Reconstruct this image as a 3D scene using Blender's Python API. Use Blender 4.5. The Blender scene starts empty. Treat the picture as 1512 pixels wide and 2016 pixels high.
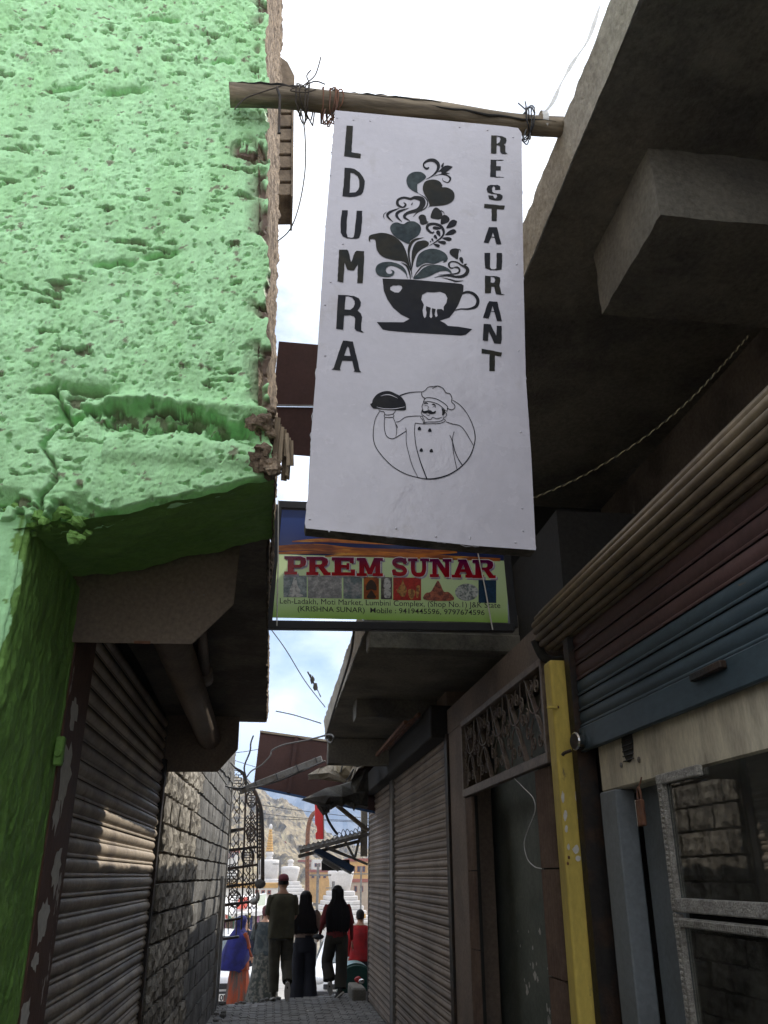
import bpy, bmesh, math, random
import numpy as np
from mathutils import Vector, Matrix, noise
from mathutils.geometry import tessellate_polygon
R = math.radians
random.seed(7)
scene = bpy.context.scene
col = scene.collection

# ------------------------------------------------------------------ camera
FPX = 1650.0
TH = math.atan((1725 - 1008) / FPX)                       # upward pitch
YAW = math.atan((756 - 535) / (FPX / math.cos(TH)))       # turned right of the alley axis
CAM = Vector((0, 0, 1.62))
FW = Vector((math.sin(YAW) * math.cos(TH), math.cos(YAW) * math.cos(TH), math.sin(TH)))
RT = Vector((math.cos(YAW), -math.sin(YAW), 0))
UP = RT.cross(FW)
cd = bpy.data.cameras.new('camera')
cam = bpy.data.objects.new('camera', cd)
col.objects.link(cam)
cam.matrix_world = Matrix((RT, UP, -FW)).transposed().to_4x4()
cam.location = CAM
cd.sensor_fit = 'VERTICAL'
cd.sensor_height = 36.0
cd.lens = FPX / 2016 * 36.0
cd.clip_start = 0.05
cd.clip_end = 20000
scene.camera = cam

# ------------------------------------------------------------------ sky, sun, exposure
SUN = Vector((0.60, 0.46, 0.72)).normalized()             # towards the sun: right, ahead, high
w = bpy.data.worlds.new('World')
scene.world = w
w.use_nodes = True
nt = w.node_tree
nt.nodes.clear()
out = nt.nodes.new('ShaderNodeOutputWorld')
bg = nt.nodes.new('ShaderNodeBackground')
bg.inputs['Strength'].default_value = 0.12
sky = nt.nodes.new('ShaderNodeTexSky')
sky.sky_type = 'NISHITA'
sky.sun_disc = False
sky.sun_elevation = math.asin(SUN.z)
sky.sun_rotation = math.atan2(SUN.x, SUN.y)
sky.altitude = 1500
sky.air_density = 1.0
sky.dust_density = 0.5
tc = nt.nodes.new('ShaderNodeTexCoord')
mp = nt.nodes.new('ShaderNodeMapping')
mp.inputs['Scale'].default_value = (1.0, 1.0, 1.7)
mp.inputs['Location'].default_value = (-0.626, -2.418, -1.97)
nz = nt.nodes.new('ShaderNodeTexNoise')
nz.inputs['Scale'].default_value = 2.1
nz.inputs['Detail'].default_value = 7
nz.inputs['Roughness'].default_value = 0.55
rp = nt.nodes.new('ShaderNodeValToRGB')
rp.color_ramp.elements[0].position = 0.33
rp.color_ramp.elements[0].color = (0.0, 0.0, 0.0, 1)
rp.color_ramp.elements[1].position = 0.47
mx = nt.nodes.new('ShaderNodeMix')
mx.data_type = 'RGBA'
mx.inputs[7].default_value = (12.6, 12.8, 13.2, 1)        # bright thin cloud
nt.links.new(tc.outputs['Generated'], mp.inputs['Vector'])
nt.links.new(mp.outputs['Vector'], nz.inputs['Vector'])
nt.links.new(nz.outputs['Fac'], rp.inputs['Fac'])
nt.links.new(rp.outputs['Color'], mx.inputs[0])
nt.links.new(sky.outputs['Color'], mx.inputs[6])
nt.links.new(mx.outputs[2], bg.inputs['Color'])
nt.links.new(bg.outputs['Background'], out.inputs['Surface'])
sl = bpy.data.lights.new('sun', 'SUN')
sl.energy = 4.6
sl.angle = R(0.53)
sl.color = (1.0, 0.94, 0.84)
sun = bpy.data.objects.new('sun', sl)
col.objects.link(sun)
sun.rotation_euler = (-SUN).to_track_quat('-Z', 'Y').to_euler()
sun.location = SUN * 60
scene.view_settings.view_transform = 'Standard'
scene.view_settings.look = 'None'
scene.view_settings.gamma = 1
scene.view_settings.use_curve_mapping = False
scene.view_settings.exposure = 0.3

# ------------------------------------------------------------------ helpers
def ray(u, v):
    return FW + RT * ((u - 756) / FPX) - UP * ((v - 1008) / FPX)
def atY(u, v, y):
    d = ray(u, v); return CAM + d * (y / d.y)
def atX(u, v, x):
    d = ray(u, v); return CAM + d * (x / d.x)

def link(name, data, parent=None, label=None, cat=None, group=None, kind=None):
    o = bpy.data.objects.new(name, data)
    col.objects.link(o)
    if parent is not None: o.parent = parent
    tag(o, label, cat, group, kind)
    return o
def tag(o, label=None, cat=None, group=None, kind=None):
    if label: o['label'] = label
    if cat: o['category'] = cat
    if group: o['group'] = group
    if kind: o['kind'] = kind
    return o
def thing(name, label, cat, loc=(0, 0, 0), group=None, rz=0):
    o = link(name, None, None, label, cat, group)
    o.location = loc
    o.rotation_euler = (0, 0, rz)
    o.empty_display_size = 0.1
    return o
def copy_tree(o, parent=None):
    c = o.copy(); col.objects.link(c)
    if parent is not None: c.parent = parent
    for ch in list(o.children): copy_tree(ch, c)
    return c

def catmull(pts, closed=False, sub=6):
    P = [np.array(p, float) for p in pts]
    n = len(P); outp = []
    rng = range(n) if closed else range(n - 1)
    for i in rng:
        if closed: a, b, c, d = P[(i - 1) % n], P[i], P[(i + 1) % n], P[(i + 2) % n]
        else: a, b, c, d = P[max(i - 1, 0)], P[i], P[i + 1], P[min(i + 2, n - 1)]
        for k in range(sub):
            t = k / sub
            outp.append(.5 * ((2 * b) + (c - a) * t + (2 * a - 5 * b + 4 * c - d) * t * t + (3 * b - a - 3 * c + d) * t ** 3))
    if not closed: outp.append(P[-1])
    return outp

class MB:
    def __init__(s): s.v = []; s.f = []; s.mi = []; s.m = 0
    def add(s, vs, fs):
        o = len(s.v); s.v += [tuple(p) for p in vs]
        for f in fs: s.f.append(tuple(i + o for i in f)); s.mi.append(s.m)
        return s
    def box(s, x0, x1, y0, y1, z0, z1):
        return s.add([(x0, y0, z0), (x1, y0, z0), (x1, y1, z0), (x0, y1, z0), (x0, y0, z1), (x1, y0, z1), (x1, y1, z1), (x0, y1, z1)],
                     [(0, 3, 2, 1), (4, 5, 6, 7), (0, 1, 5, 4), (1, 2, 6, 5), (2, 3, 7, 6), (3, 0, 4, 7)])
    def beam(s, a, b, w_, h_, up=(0, 0, 1)):
        a = Vector(a); b = Vector(b); d = (b - a).normalized(); u = Vector(up)
        sd = d.cross(u)
        if sd.length < 1e-4: sd = d.cross(Vector((1, 0, 0)))
        sd.normalize(); u = sd.cross(d)
        q = []
        for c in (a, b):
            for i, j in ((-1, -1), (1, -1), (1, 1), (-1, 1)): q.append(c + sd * (w_ / 2 * i) + u * (h_ / 2 * j))
        return s.add(q, [(0, 1, 2, 3), (7, 6, 5, 4), (0, 4, 5, 1), (1, 5, 6, 2), (2, 6, 7, 3), (3, 7, 4, 0)])
    def prism(s, poly, ext):
        n = len(poly); e = Vector(ext)
        a = [Vector(p) for p in poly]; b = [p + e for p in a]
        return s.add(a + b, [tuple(range(n))[::-1], tuple(range(n, 2 * n))] + [(i, (i + 1) % n, n + (i + 1) % n, n + i) for i in range(n)])
    def loft(s, rings, cap=True, closed=True):
        n = len(rings[0]); vs = [p for r in rings for p in r]; fs = []
        for k in range(len(rings) - 1):
            for i in range(n if closed else n - 1):
                fs.append((k * n + i, k * n + (i + 1) % n, (k + 1) * n + (i + 1) % n, (k + 1) * n + i))
        if cap: fs += [tuple(range(n))[::-1], tuple(range((len(rings) - 1) * n, len(rings) * n))]
        return s.add(vs, fs)
    def tube(s, path, r, n=8, cap=True):
        P = [Vector(p) for p in path]; rs = r if isinstance(r, (list, tuple)) else [r] * len(P)
        rings = []; up = None
        for i, p in enumerate(P):
            d = (P[min(i + 1, len(P) - 1)] - P[max(i - 1, 0)])
            d = d.normalized() if d.length > 1e-9 else Vector((0, 0, 1))
            if up is None:
                up = d.orthogonal().normalized()
            up = (up - d * up.dot(d))
            up = up.normalized() if up.length > 1e-6 else d.orthogonal().normalized()
            sd = d.cross(up)
            rings.append([p + (up * math.cos(2 * math.pi * k / n) + sd * math.sin(2 * math.pi * k / n)) * rs[i] for k in range(n)])
        return s.loft(rings, cap)
    def lathe(s, prof, c=(0, 0, 0), n=24, sq=1.0):
        c = Vector(c)
        return s.loft([[c + Vector((r * math.cos(2 * math.pi * k / n), sq * r * math.sin(2 * math.pi * k / n), z)) for k in range(n)] for r, z in prof])
    def ell(s, c, rx, ry, rz, nu=14, nv=9):
        c = Vector(c)
        return s.loft([[c + Vector((rx * math.sin(t) * math.cos(2 * math.pi * k / nu), ry * math.sin(t) * math.sin(2 * math.pi * k / nu), rz * math.cos(t))) for k in range(nu)]
                       for t in [math.pi * (j + .02) / (nv - 1 + .04) for j in range(nv)]])
    def build(s, name, mat, parent=None, smooth=False, bevel=0, label=None, cat=None, group=None, kind=None, fixn=True, seg=1):
        me = bpy.data.meshes.new(name)
        me.from_pydata([tuple(p) for p in s.v], [], s.f)
        if fixn:
            bm = bmesh.new(); bm.from_mesh(me)
            bmesh.ops.recalc_face_normals(bm, faces=bm.faces)
            bm.to_mesh(me); bm.free()
        mats = mat if isinstance(mat, (list, tuple)) else [mat]
        for m_ in mats: me.materials.append(m_)
        if len(mats) > 1: me.polygons.foreach_set('material_index', s.mi)
        if smooth: me.polygons.foreach_set('use_smooth', [True] * len(me.polygons))
        me.update()
        o = link(name, me, parent, label, cat, group, kind)
        if bevel:
            b = o.modifiers.new('bevel', 'BEVEL'); b.width = bevel; b.segments = seg; b.limit_method = 'ANGLE'; b.angle_limit = R(35)
        return o

# numpy value noise for dense rough meshes
_rng = np.random.default_rng(5)
_G = _rng.random((256, 256))
def vn(x, y):
    xi = np.floor(x).astype(int); yi = np.floor(y).astype(int); xf = x - xi; yf = y - yi
    xf = xf * xf * (3 - 2 * xf); yf = yf * yf * (3 - 2 * yf)
    g = lambda a, b: _G[a % 256, b % 256]
    return (g(xi, yi) * (1 - xf) + g(xi + 1, yi) * xf) * (1 - yf) + (g(xi, yi + 1) * (1 - xf) + g(xi + 1, yi + 1) * xf) * yf
def fbm(x, y, s, oct_=4, ro=.5):
    t = 0; a = 1; n = 0
    for k in range(oct_):
        t = t + a * vn(x * s + 17.3 * k, y * s + 5.1 * k); n += a; a *= ro; s *= 2.03
    return t / n

# ------------------------------------------------------------------ materials
def pm(name, c, rough=.8, c2=None, vs=3.0, vlo=.45, vhi=.6, fine=.12, fs=40., bump=0., bs=30., bump2=0., bs2=6., metal=0., spec=.35,
       stretch=(1, 1, 1), c3=None, c3s=9., c3lo=.6, c3hi=.66, attr=None, attrc=(.2, .15, .1), rvar=0., coat=0., orand=0.):
    m = bpy.data.materials.new(name); m.use_nodes = True
    N = m.node_tree.nodes; L = m.node_tree.links
    b = N['Principled BSDF']
    b.inputs['Roughness'].default_value = rough
    b.inputs['Metallic'].default_value = metal
    b.inputs['Specular IOR Level'].default_value = spec
    b.inputs['Coat Weight'].default_value = coat
    b.inputs['Coat Roughness'].default_value = .08
    g = N.new('ShaderNodeNewGeometry')
    mpn = N.new('ShaderNodeMapping'); mpn.inputs['Scale'].default_value = stretch
    L.new(g.outputs['Position'], mpn.inputs['Vector'])
    def nz_(s, det=5, ro=.55):
        n = N.new('ShaderNodeTexNoise'); n.inputs['Scale'].default_value = s; n.inputs['Detail'].default_value = det; n.inputs['Roughness'].default_value = ro
        L.new(mpn.outputs['Vector'], n.inputs['Vector']); return n.outputs['Fac']
    def ramp(f, lo, hi):
        r = N.new('ShaderNodeMapRange'); r.inputs[1].default_value = lo; r.inputs[2].default_value = hi
        L.new(f, r.inputs[0]); return r.outputs[0]
    def mix(f, a, bcol):
        x = N.new('ShaderNodeMix'); x.data_type = 'RGBA'
        L.new(f, x.inputs[0])
        if hasattr(a, 'links'): L.new(a, x.inputs[6])
        else: x.inputs[6].default_value = (*a, 1)
        if hasattr(bcol, 'links'): L.new(bcol, x.inputs[7])
        else: x.inputs[7].default_value = (*bcol, 1)
        return x.outputs[2]
    cur = None
    if c2 is not None: cur = mix(ramp(nz_(vs), vlo, vhi), c, c2)
    if fine:
        d = tuple(max(0, k * (1 - 2.2 * fine)) for k in c); l = tuple(k * (1 + 1.5 * fine) for k in c)
        if cur is None: cur = mix(ramp(nz_(fs, 6, .65), .3, .7), d, l)
        else:
            hs = N.new('ShaderNodeHueSaturation'); L.new(cur, hs.inputs['Color'])
            r = N.new('ShaderNodeMapRange'); r.inputs[1].default_value = .3; r.inputs[2].default_value = .7; r.inputs[3].default_value = 1 - 2 * fine; r.inputs[4].default_value = 1 + 1.5 * fine
            L.new(nz_(fs, 6, .65), r.inputs[0]); L.new(r.outputs[0], hs.inputs['Value']); cur = hs.outputs['Color']
    if c3 is not None:
        cur = mix(ramp(nz_(c3s, 6, .6), c3lo, c3hi), cur if cur is not None else c, c3)
    if attr:
        a = N.new('ShaderNodeAttribute'); a.attribute_name = attr
        cur = mix(a.outputs['Fac'], cur if cur is not None else c, attrc)
    if orand:
        oi = N.new('ShaderNodeObjectInfo'); r = N.new('ShaderNodeMapRange'); r.inputs[3].default_value = 1 - orand; r.inputs[4].default_value = 1 + orand * .7; L.new(oi.outputs['Random'], r.inputs[0])
        hs = N.new('ShaderNodeHueSaturation'); L.new(cur, hs.inputs['Color']); L.new(r.outputs[0], hs.inputs['Value']); cur = hs.outputs['Color']
    if cur is None: b.inputs['Base Color'].default_value = (*c, 1)
    else: L.new(cur, b.inputs['Base Color'])
    if rvar:
        r = N.new('ShaderNodeMapRange'); r.inputs[1].default_value = .35; r.inputs[2].default_value = .65; r.inputs[3].default_value = max(.02, rough - rvar); r.inputs[4].default_value = min(1, rough + rvar)
        L.new(nz_(7, 6), r.inputs[0]); L.new(r.outputs[0], b.inputs['Roughness'])
    prev = None
    for st, s_, dist in ((bump2, bs2, .05), (bump, bs, .012)):
        if st:
            bn = N.new('ShaderNodeBump'); bn.inputs['Strength'].default_value = st; bn.inputs['Distance'].default_value = dist
            L.new(nz_(s_, 8, .62), bn.inputs['Height'])
            if prev is not None: L.new(prev, bn.inputs['Normal'])
            prev = bn.outputs['Normal']
    if prev is not None: L.new(prev, b.inputs['Normal'])
    return m

M = {}
M['mint'] = pm('mint_paint', (.48, .84, .45), .6, (.42, .77, .38), vs=7, fine=.08, fs=30, bump=.5, bs=120, stretch=(1, 1, .4), attr='bare', attrc=(.17, .12, .09), spec=.3)
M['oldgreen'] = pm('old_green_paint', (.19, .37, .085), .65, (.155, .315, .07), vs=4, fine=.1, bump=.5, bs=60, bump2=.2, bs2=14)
M['rawstone'] = pm('raw_mud_stone', (.33, .25, .175), .95, (.15, .108, .075), vs=11, fine=.25, fs=80, bump=1., bs=70, bump2=.6, bs2=22)
M['plaster_dark'] = pm('sooty_plaster', (.16, .135, .11), .95, (.09, .078, .065), vs=2.2, fine=.15, bump=.5, bs=30, c3=(.24, .21, .17), c3s=3, c3lo=.62, c3hi=.75)
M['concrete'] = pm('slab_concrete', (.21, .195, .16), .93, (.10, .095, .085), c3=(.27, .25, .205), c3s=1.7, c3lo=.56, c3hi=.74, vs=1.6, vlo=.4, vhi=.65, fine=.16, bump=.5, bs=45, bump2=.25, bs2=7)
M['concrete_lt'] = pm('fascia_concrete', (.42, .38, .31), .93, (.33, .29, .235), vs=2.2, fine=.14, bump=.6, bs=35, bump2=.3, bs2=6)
M['browndoor'] = pm('brown_red_paint', (.12, .062, .045), .6, (.09, .05, .038), vs=3, fine=.12, bump=.25, bs=50, c3=(.45, .42, .38), c3s=5, c3lo=.64, c3hi=.655, stretch=(1, 1, .45))
M['shutter'] = pm('grey_brown_shutter', (.40, .335, .26), .5, (.25, .205, .165), orand=.22, vs=2.0, fine=.12, fs=25, bump=.1, bs=40, metal=.15, c3=(.16, .09, .05), c3s=6, c3lo=.66, c3hi=.74)
M['shutter2'] = pm('dusty_brown_shutter', (.24, .185, .14), .6, (.16, .12, .09), orand=.18, c3=(.12, .06, .035), c3s=5, c3lo=.64, c3hi=.72, vs=1.5, fine=.12, fs=25, bump=.1, bs=40, metal=.1)
M['hood'] = pm('dull_brown_sheet', (.19, .145, .11), .6, (.145, .11, .085), vs=2.5, fine=.15, fs=60, bump=.15, bs=25, metal=.2)
M['blackiron'] = pm('black_iron', (.025, .022, .02), .55, (.05, .03, .02), vs=8, fine=.15, bump=.3, bs=60, metal=.3)
M['dark'] = pm('dark_interior', (.03, .028, .025), .9, fine=.15)
M['stoneA'] = pm('rough_stone_block', (.40, .365, .305), .95, (.18, .16, .135), orand=.25, vs=9, vlo=.42, vhi=.62, fine=.2, fs=70, bump=1., bs=40, bump2=.8, bs2=16, stretch=(1, 1, .45))
M['stoneB'] = pm('grey_painted_block', (.19, .185, .175), .9, (.115, .11, .10), orand=.2, vs=3, fine=.14, fs=60, bump=.8, bs=45, bump2=.3, bs2=9, c3=(.05, .045, .04), c3s=4, c3lo=.62, c3hi=.72)
M['mortar'] = pm('dark_mortar', (.12, .1, .08), .95, fine=.2, bump=.8, bs=40)
M['paving'] = pm('grey_paver', (.20, .195, .185), .8, (.145, .14, .135), vs=3, fine=.15, bump=.4, bs=60, rvar=.15)
M['street'] = pm('street_concrete', (.36, .345, .32), .9, (.27, .26, .245), vs=.7, fine=.1, fs=15, bump=.3, bs=20)
M['ground'] = pm('dry_ground', (.30, .26, .20), .95, (.22, .19, .14), vs=.2, fine=.15, fs=3, bump=.4, bs=4)
M['yellow'] = pm('yellow_paint', (.58, .445, .10), .7, (.48, .37, .085), vs=4, fine=.08, bump=.15, bs=50, c3=(.16, .13, .07), c3s=14, c3lo=.66, c3hi=.72, stretch=(1, 1, .4))
M['paper'] = pm('torn_paper', (.62, .60, .55), .9, fine=.08)
M['wood'] = pm('weathered_wood', (.27, .22, .155), .85, (.15, .12, .085), vs=14, fine=.2, fs=60, bump=.6, bs=40, stretch=(.12, 1, 1))
M['woodv'] = pm('split_wood', (.33, .26, .18), .85, (.2, .15, .1), vs=18, fine=.2, fs=60, bump=.8, bs=40, stretch=(1, 1, .15))
M['eave'] = pm('old_timber', (.26, .2, .14), .85, (.16, .12, .085), vs=10, fine=.2, bump=.5, bs=40)
M['signwhite'] = pm('white_enamel', (.51, .495, .545), .22, (.455, .44, .485), vs=2.2, vlo=.4, vhi=.7, fine=.02, fs=30, bump=.05, bs=3, spec=.5, c3=(.37, .34, .33), c3s=5, c3lo=.62, c3hi=.82, rvar=.12, bump2=.22, bs2=1.6)
M['inkA'] = pm('black_enamel', (.012, .013, .018), .5, (.02, .02, .02), vs=6, fine=.1, spec=.1, rvar=.08)
M['inkB'] = pm('slate_enamel', (.05, .066, .07), .5, (.028, .04, .046), vs=25, fine=.2, spec=.1)
M['inkC'] = pm('brown_black_enamel', (.026, .024, .018), .5, (.016, .018, .017), vs=18, fine=.15, spec=.1)
M['edge'] = pm('rusty_edge', (.08, .065, .05), .8, (.14, .12, .1), vs=12, fine=.2, bump=.8, bs=40)
M['blackframe'] = pm('black_frame', (.02, .02, .022), .4, fine=.1)
M['wire'] = pm('rusty_wire', (.06, .045, .035), .7, fine=.2)
M['cable'] = pm('black_cable', (.03, .03, .032), .5)
M['greycable'] = pm('grey_cable', (.11, .105, .098), .7)
M['cord'] = pm('yellow_white_cord', (.50, .45, .28), .7)
M['cordd'] = pm('dark_cord', (.06, .055, .04), .7)
M['white'] = pm('white_plastic', (.7, .7, .68), .5)
M['awning'] = pm('tan_rolled_sheet', (.19, .145, .092), .55, (.14, .105, .07), orand=.15, vs=3, fine=.12, fs=20, metal=.1, bump=.1, bs=30)
M['maroon'] = pm('maroon_slat', (.085, .045, .042), .6, (.07, .037, .034), orand=.12, vs=3, fine=.12)
M['blue'] = pm('blue_slat', (.05, .078, .095), .55, (.038, .06, .075), orand=.15, vs=2.5, fine=.12, c3=(.16, .09, .04), c3s=8, c3lo=.68, c3hi=.71, stretch=(1, .35, 1))
M['cream'] = pm('stained_cream_plaster', (.58, .52, .39), .75, (.42, .37, .28), vs=4, fine=.1, bump=.3, bs=30, c3=(.13, .11, .085), c3s=5, c3lo=.63, c3hi=.72, stretch=(1, 1.6, .5))
M['greypaint'] = pm('grey_door_paint', (.17, .19, .205), .5, (.14, .155, .165), vs=3, fine=.08, bump=.12, bs=60)
M['silver'] = pm('silver_moulding', (.42, .40, .36), .4, (.3, .28, .25), vs=20, fine=.2, fs=120, bump=1., bs=130, metal=.6)
M['brownwall'] = pm('brown_plaster', (.20, .15, .115), .85, (.15, .115, .09), vs=2, fine=.12, bump=.3, bs=40)
M['grille'] = pm('brown_iron', (.21, .165, .13), .55, (.16, .12, .1), vs=9, fine=.15)
M['fluted'] = pm('fluted_panel', (.17, .115, .085), .6, (.13, .085, .065), vs=4, fine=.12)
M['greendoor'] = pm('dark_green_board', (.16, .175, .145), .6, (.12, .135, .11), vs=3, fine=.12)
M['copper'] = pm('copper', (.62, .25, .12), .22, fine=.1, metal=1.)
M['brass'] = pm('brass', (.55, .38, .13), .28, fine=.1, metal=1.)
M['rust'] = pm('rust', (.20, .09, .05), .8, (.12, .06, .04), vs=20, fine=.2)
M['chrome'] = pm('chrome', (.6, .6, .6), .2, fine=.1, metal=1.)
M['choco'] = pm('chocolate_sheet', (.05, .025, .02), .8, (.04, .02, .016), vs=2, fine=.1, spec=.12)
M['redsign'] = pm('red_sign', (.5, .03, .03), .5, fine=.05)
M['tin'] = pm('galvanised_tin', (.30, .31, .32), .45, (.22, .22, .22), vs=4, fine=.12, metal=.6)
M['steel'] = pm('dull_steel', (.2, .195, .185), .5, (.14, .12, .1), vs=8, fine=.12, metal=.4)
M['bluebox'] = pm('blue_box', (.02, .06, .15), .4, fine=.08)
M['tarp'] = pm('dark_tarp', (.055, .05, .043), .8, (.09, .085, .07), vs=4, fine=.2, bump=.6, bs=12)
M['bag'] = pm('cream_sheet', (.42, .36, .26), .8, (.32, .28, .2), vs=5, fine=.1)
M['whitewash'] = pm('whitewash', (.64, .61, .585), .85, (.50, .47, .44), vs=.9, vlo=.4, vhi=.75, fine=.06, fs=8, bump=.3, bs=5)
M['ochre'] = pm('ochre_plaster', (.55, .33, .11), .9, (.45, .27, .09), vs=.6, fine=.1, fs=3)
M['tanwall'] = pm('tan_house_wall', (.42, .33, .24), .9, (.36, .28, .2), vs=.4, fine=.1, fs=3)
M['whitewall'] = pm('white_house_wall', (.66, .63, .58), .9, fine=.08, fs=3)
M['window'] = pm('dark_window', (.035, .035, .04), .25)
M['redbrown'] = pm('red_brown_trim', (.28, .09, .05), .8, fine=.1)
M['canvas'] = pm('white_canvas', (.78, .76, .74), .85, (.66, .64, .62), vs=1.5, fine=.05, bump=.4, bs=3)
M['bin'] = pm('green_bin', (.004, .07, .055), .4, fine=.06)
M['carwhite'] = pm('white_car_paint', (.75, .76, .78), .25, fine=.02, coat=.6)
M['carglass'] = pm('car_glass', (.07, .09, .10), .08, spec=.7)
M['tyre'] = pm('tyre', (.02, .02, .02), .8)
M['blackplastic'] = pm('black_plastic', (.025, .025, .027), .5)
M['lampglass'] = pm('headlamp', (.6, .62, .65), .1, spec=.8)
M['ink'] = pm('print_black', (.02, .02, .02), .5)
def glassmat():
    m = bpy.data.materials.new('thin_glass'); m.use_nodes = True
    N = m.node_tree.nodes; L = m.node_tree.links; N.clear()
    o = N.new('ShaderNodeOutputMaterial'); t = N.new('ShaderNodeBsdfTransparent'); t.inputs[0].default_value = (.8, .84, .82, 1)
    g = N.new('ShaderNodeBsdfGlossy'); g.inputs['Roughness'].default_value = .02
    f = N.new('ShaderNodeFresnel'); f.inputs['IOR'].default_value = 1.6
    a = N.new('ShaderNodeMath'); a.operation = 'MULTIPLY_ADD'; a.inputs[1].default_value = 1.25; a.inputs[2].default_value = .02
    x = N.new('ShaderNodeMixShader')
    L.new(f.outputs[0], a.inputs[0]); L.new(a.outputs[0], x.inputs[0]); L.new(t.outputs[0], x.inputs[1]); L.new(g.outputs[0], x.inputs[2])
    df = N.new('ShaderNodeBsdfDiffuse'); df.inputs[0].default_value = (.32, .3, .25, 1); x2 = N.new('ShaderNodeMixShader'); gn = N.new('ShaderNodeNewGeometry'); nn = N.new('ShaderNodeTexNoise'); nn.inputs['Scale'].default_value = 5; nn.inputs['Detail'].default_value = 8; L.new(gn.outputs['Position'], nn.inputs['Vector'])
    rr = N.new('ShaderNodeMapRange'); rr.inputs[1].default_value = .35; rr.inputs[2].default_value = .8; rr.inputs[3].default_value = .02; rr.inputs[4].default_value = .14; L.new(nn.outputs['Fac'], rr.inputs[0]); L.new(rr.outputs[0], x2.inputs[0]); L.new(x.outputs[0], x2.inputs[1]); L.new(df.outputs[0], x2.inputs[2]); L.new(x2.outputs[0], o.inputs[0])
    return m
M['glass'] = glassmat()
WORLD = {}
_link0 = link
def link(name, data, parent=None, label=None, cat=None, group=None, kind=None):
    o = _link0(name, data, parent, label, cat, group, kind)
    if parent is not None and parent.name in WORLD:
        o.location = -Vector(WORLD[parent.name])
    return o
def wthing(name, label, cat, loc, group=None):
    """a thing whose parts are written in world coordinates"""
    o = thing(name, label, cat, loc, group)
    WORLD[o.name] = tuple(loc)
    return o

# =================================================================== ground
def zs(y):                                               # street falls away beyond the alley
    if y < 14.3: return -.16
    if y < 24: return -.16 - .13 * (y - 14.3)
    if y < 60: return -.16 - .13 * 9.7 - .05 * (y - 24)
    return -.16 - .13 * 9.7 - .05 * 36
mb = MB()
ys = [-40, -4, 14.3] + [14.3 + 9.7 * k / 8 for k in range(1, 9)] + [30, 40, 60, 120, 400, 9000]
xs = [-9000, -300, -30, -4, 4, 30, 300, 9000]
for i, y in enumerate(ys):
    for x in xs: mb.v.append((x, y, zs(y) - .02))
for i in range(len(ys) - 1):
    for j in range(len(xs) - 1):
        n = len(xs); mb.f.append((i * n + j, i * n + j + 1, (i + 1) * n + j + 1, (i + 1) * n + j)); mb.mi.append(0)
mb.build('ground', M['ground'], kind='structure')
mb = MB()
for i, y in enumerate([13.2] + [14.3 + 9.7 * k / 8 for k in range(0, 9)] + [30, 40, 58]):
    for x in (-9, -3, 3, 9): mb.v.append((x, y, zs(y) - .004))
for i in range(12):
    for j in range(3): mb.f.append((i * 4 + j, i * 4 + j + 1, i * 4 + j + 5, i * 4 + j + 4)); mb.mi.append(0)
mb.build('street', M['street'], kind='structure')

# alley floor: a slab that ends in a ragged step, small square pavers with open joints
def edge_y(x): return 13.42 + (x + .66) * .61 + .05 * math.sin(x * 9) + .03 * math.sin(x * 23 + 1)
mb = MB()
ptsx = [-1.0 + k * .06 for k in range(44)]
poly = [(1.58, -5, -.012), (-1.0, -5, -.012)] + [(x, edge_y(x), -.012) for x in ptsx]
mb.prism(poly, (0, 0, -.16))
floor = mb.build('alley_floor', M['mortar'], kind='structure')
mb = MB()
p = .105
j = 0
y = 7.0
while y < 15.2:
    x = -.95 + (.02 if j % 2 else 0)
    while x < 1.5:
        if y + p < edge_y(x) + .02 and y + p < edge_y(x + p) + .02:
            h = random.uniform(-.004, .003); g = .006
            mb.box(x + g, x + p - g, y + g, y + p - g, -.03, h)
        x += p
    y += p; j += 1
mb.build('paver', M['paving'], floor, kind='stuff')
mb = MB(); mb.box(-1.0, 1.58, -5, 7.0, -.03, 0); mb.build('near_paving', M['paving'], floor)
# heap of rubble beside the left wall foot and crumbs on the step
mb = MB()
for k in range(26):
    x = random.uniform(-.66, .2); s = random.uniform(.012, .05)
    yy = edge_y(x) - random.uniform(.0, .18)
    if k % 3 == 0: x = -.62 + random.uniform(0, .1); yy = random.uniform(10, 13.2)
    mb.ell((x, yy, s * .4), s, s * .8, s * .6, 6, 4)
mb.build('rubble', M['stoneB'], label='grey crumbs of broken concrete along the alley step', cat='rubble', kind='stuff')

# =================================================================== green building on the left
GB = wthing('green_building', 'rough mint green plastered house overhanging the alley on the left', 'building', (-.8, 2.9, 0))
YF = 2.46
def xe(z): return np.interp(z, [2.75, 2.9, 2.98, 3.14, 5.07, 7.4], [-.048, -.06, -.082, -.089, -.204, -.34])
def zb(x):
    return np.interp(x, [-1.4, -.867, -.575, -.3, -.05], [2.57, 2.598, 2.65, 2.735, 2.815])
NX, NZ = 320, 640
S, Tt = np.meshgrid(np.linspace(0, 1, NX), np.linspace(0, 1, NZ))
Tt = Tt ** 1.15
x0 = -1.4
Xg = x0 + (-.06 - x0) * S
Zg = zb(Xg) + (5.9 - zb(Xg)) * Tt
Xg = x0 + (xe(Zg) - x0) * S
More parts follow.
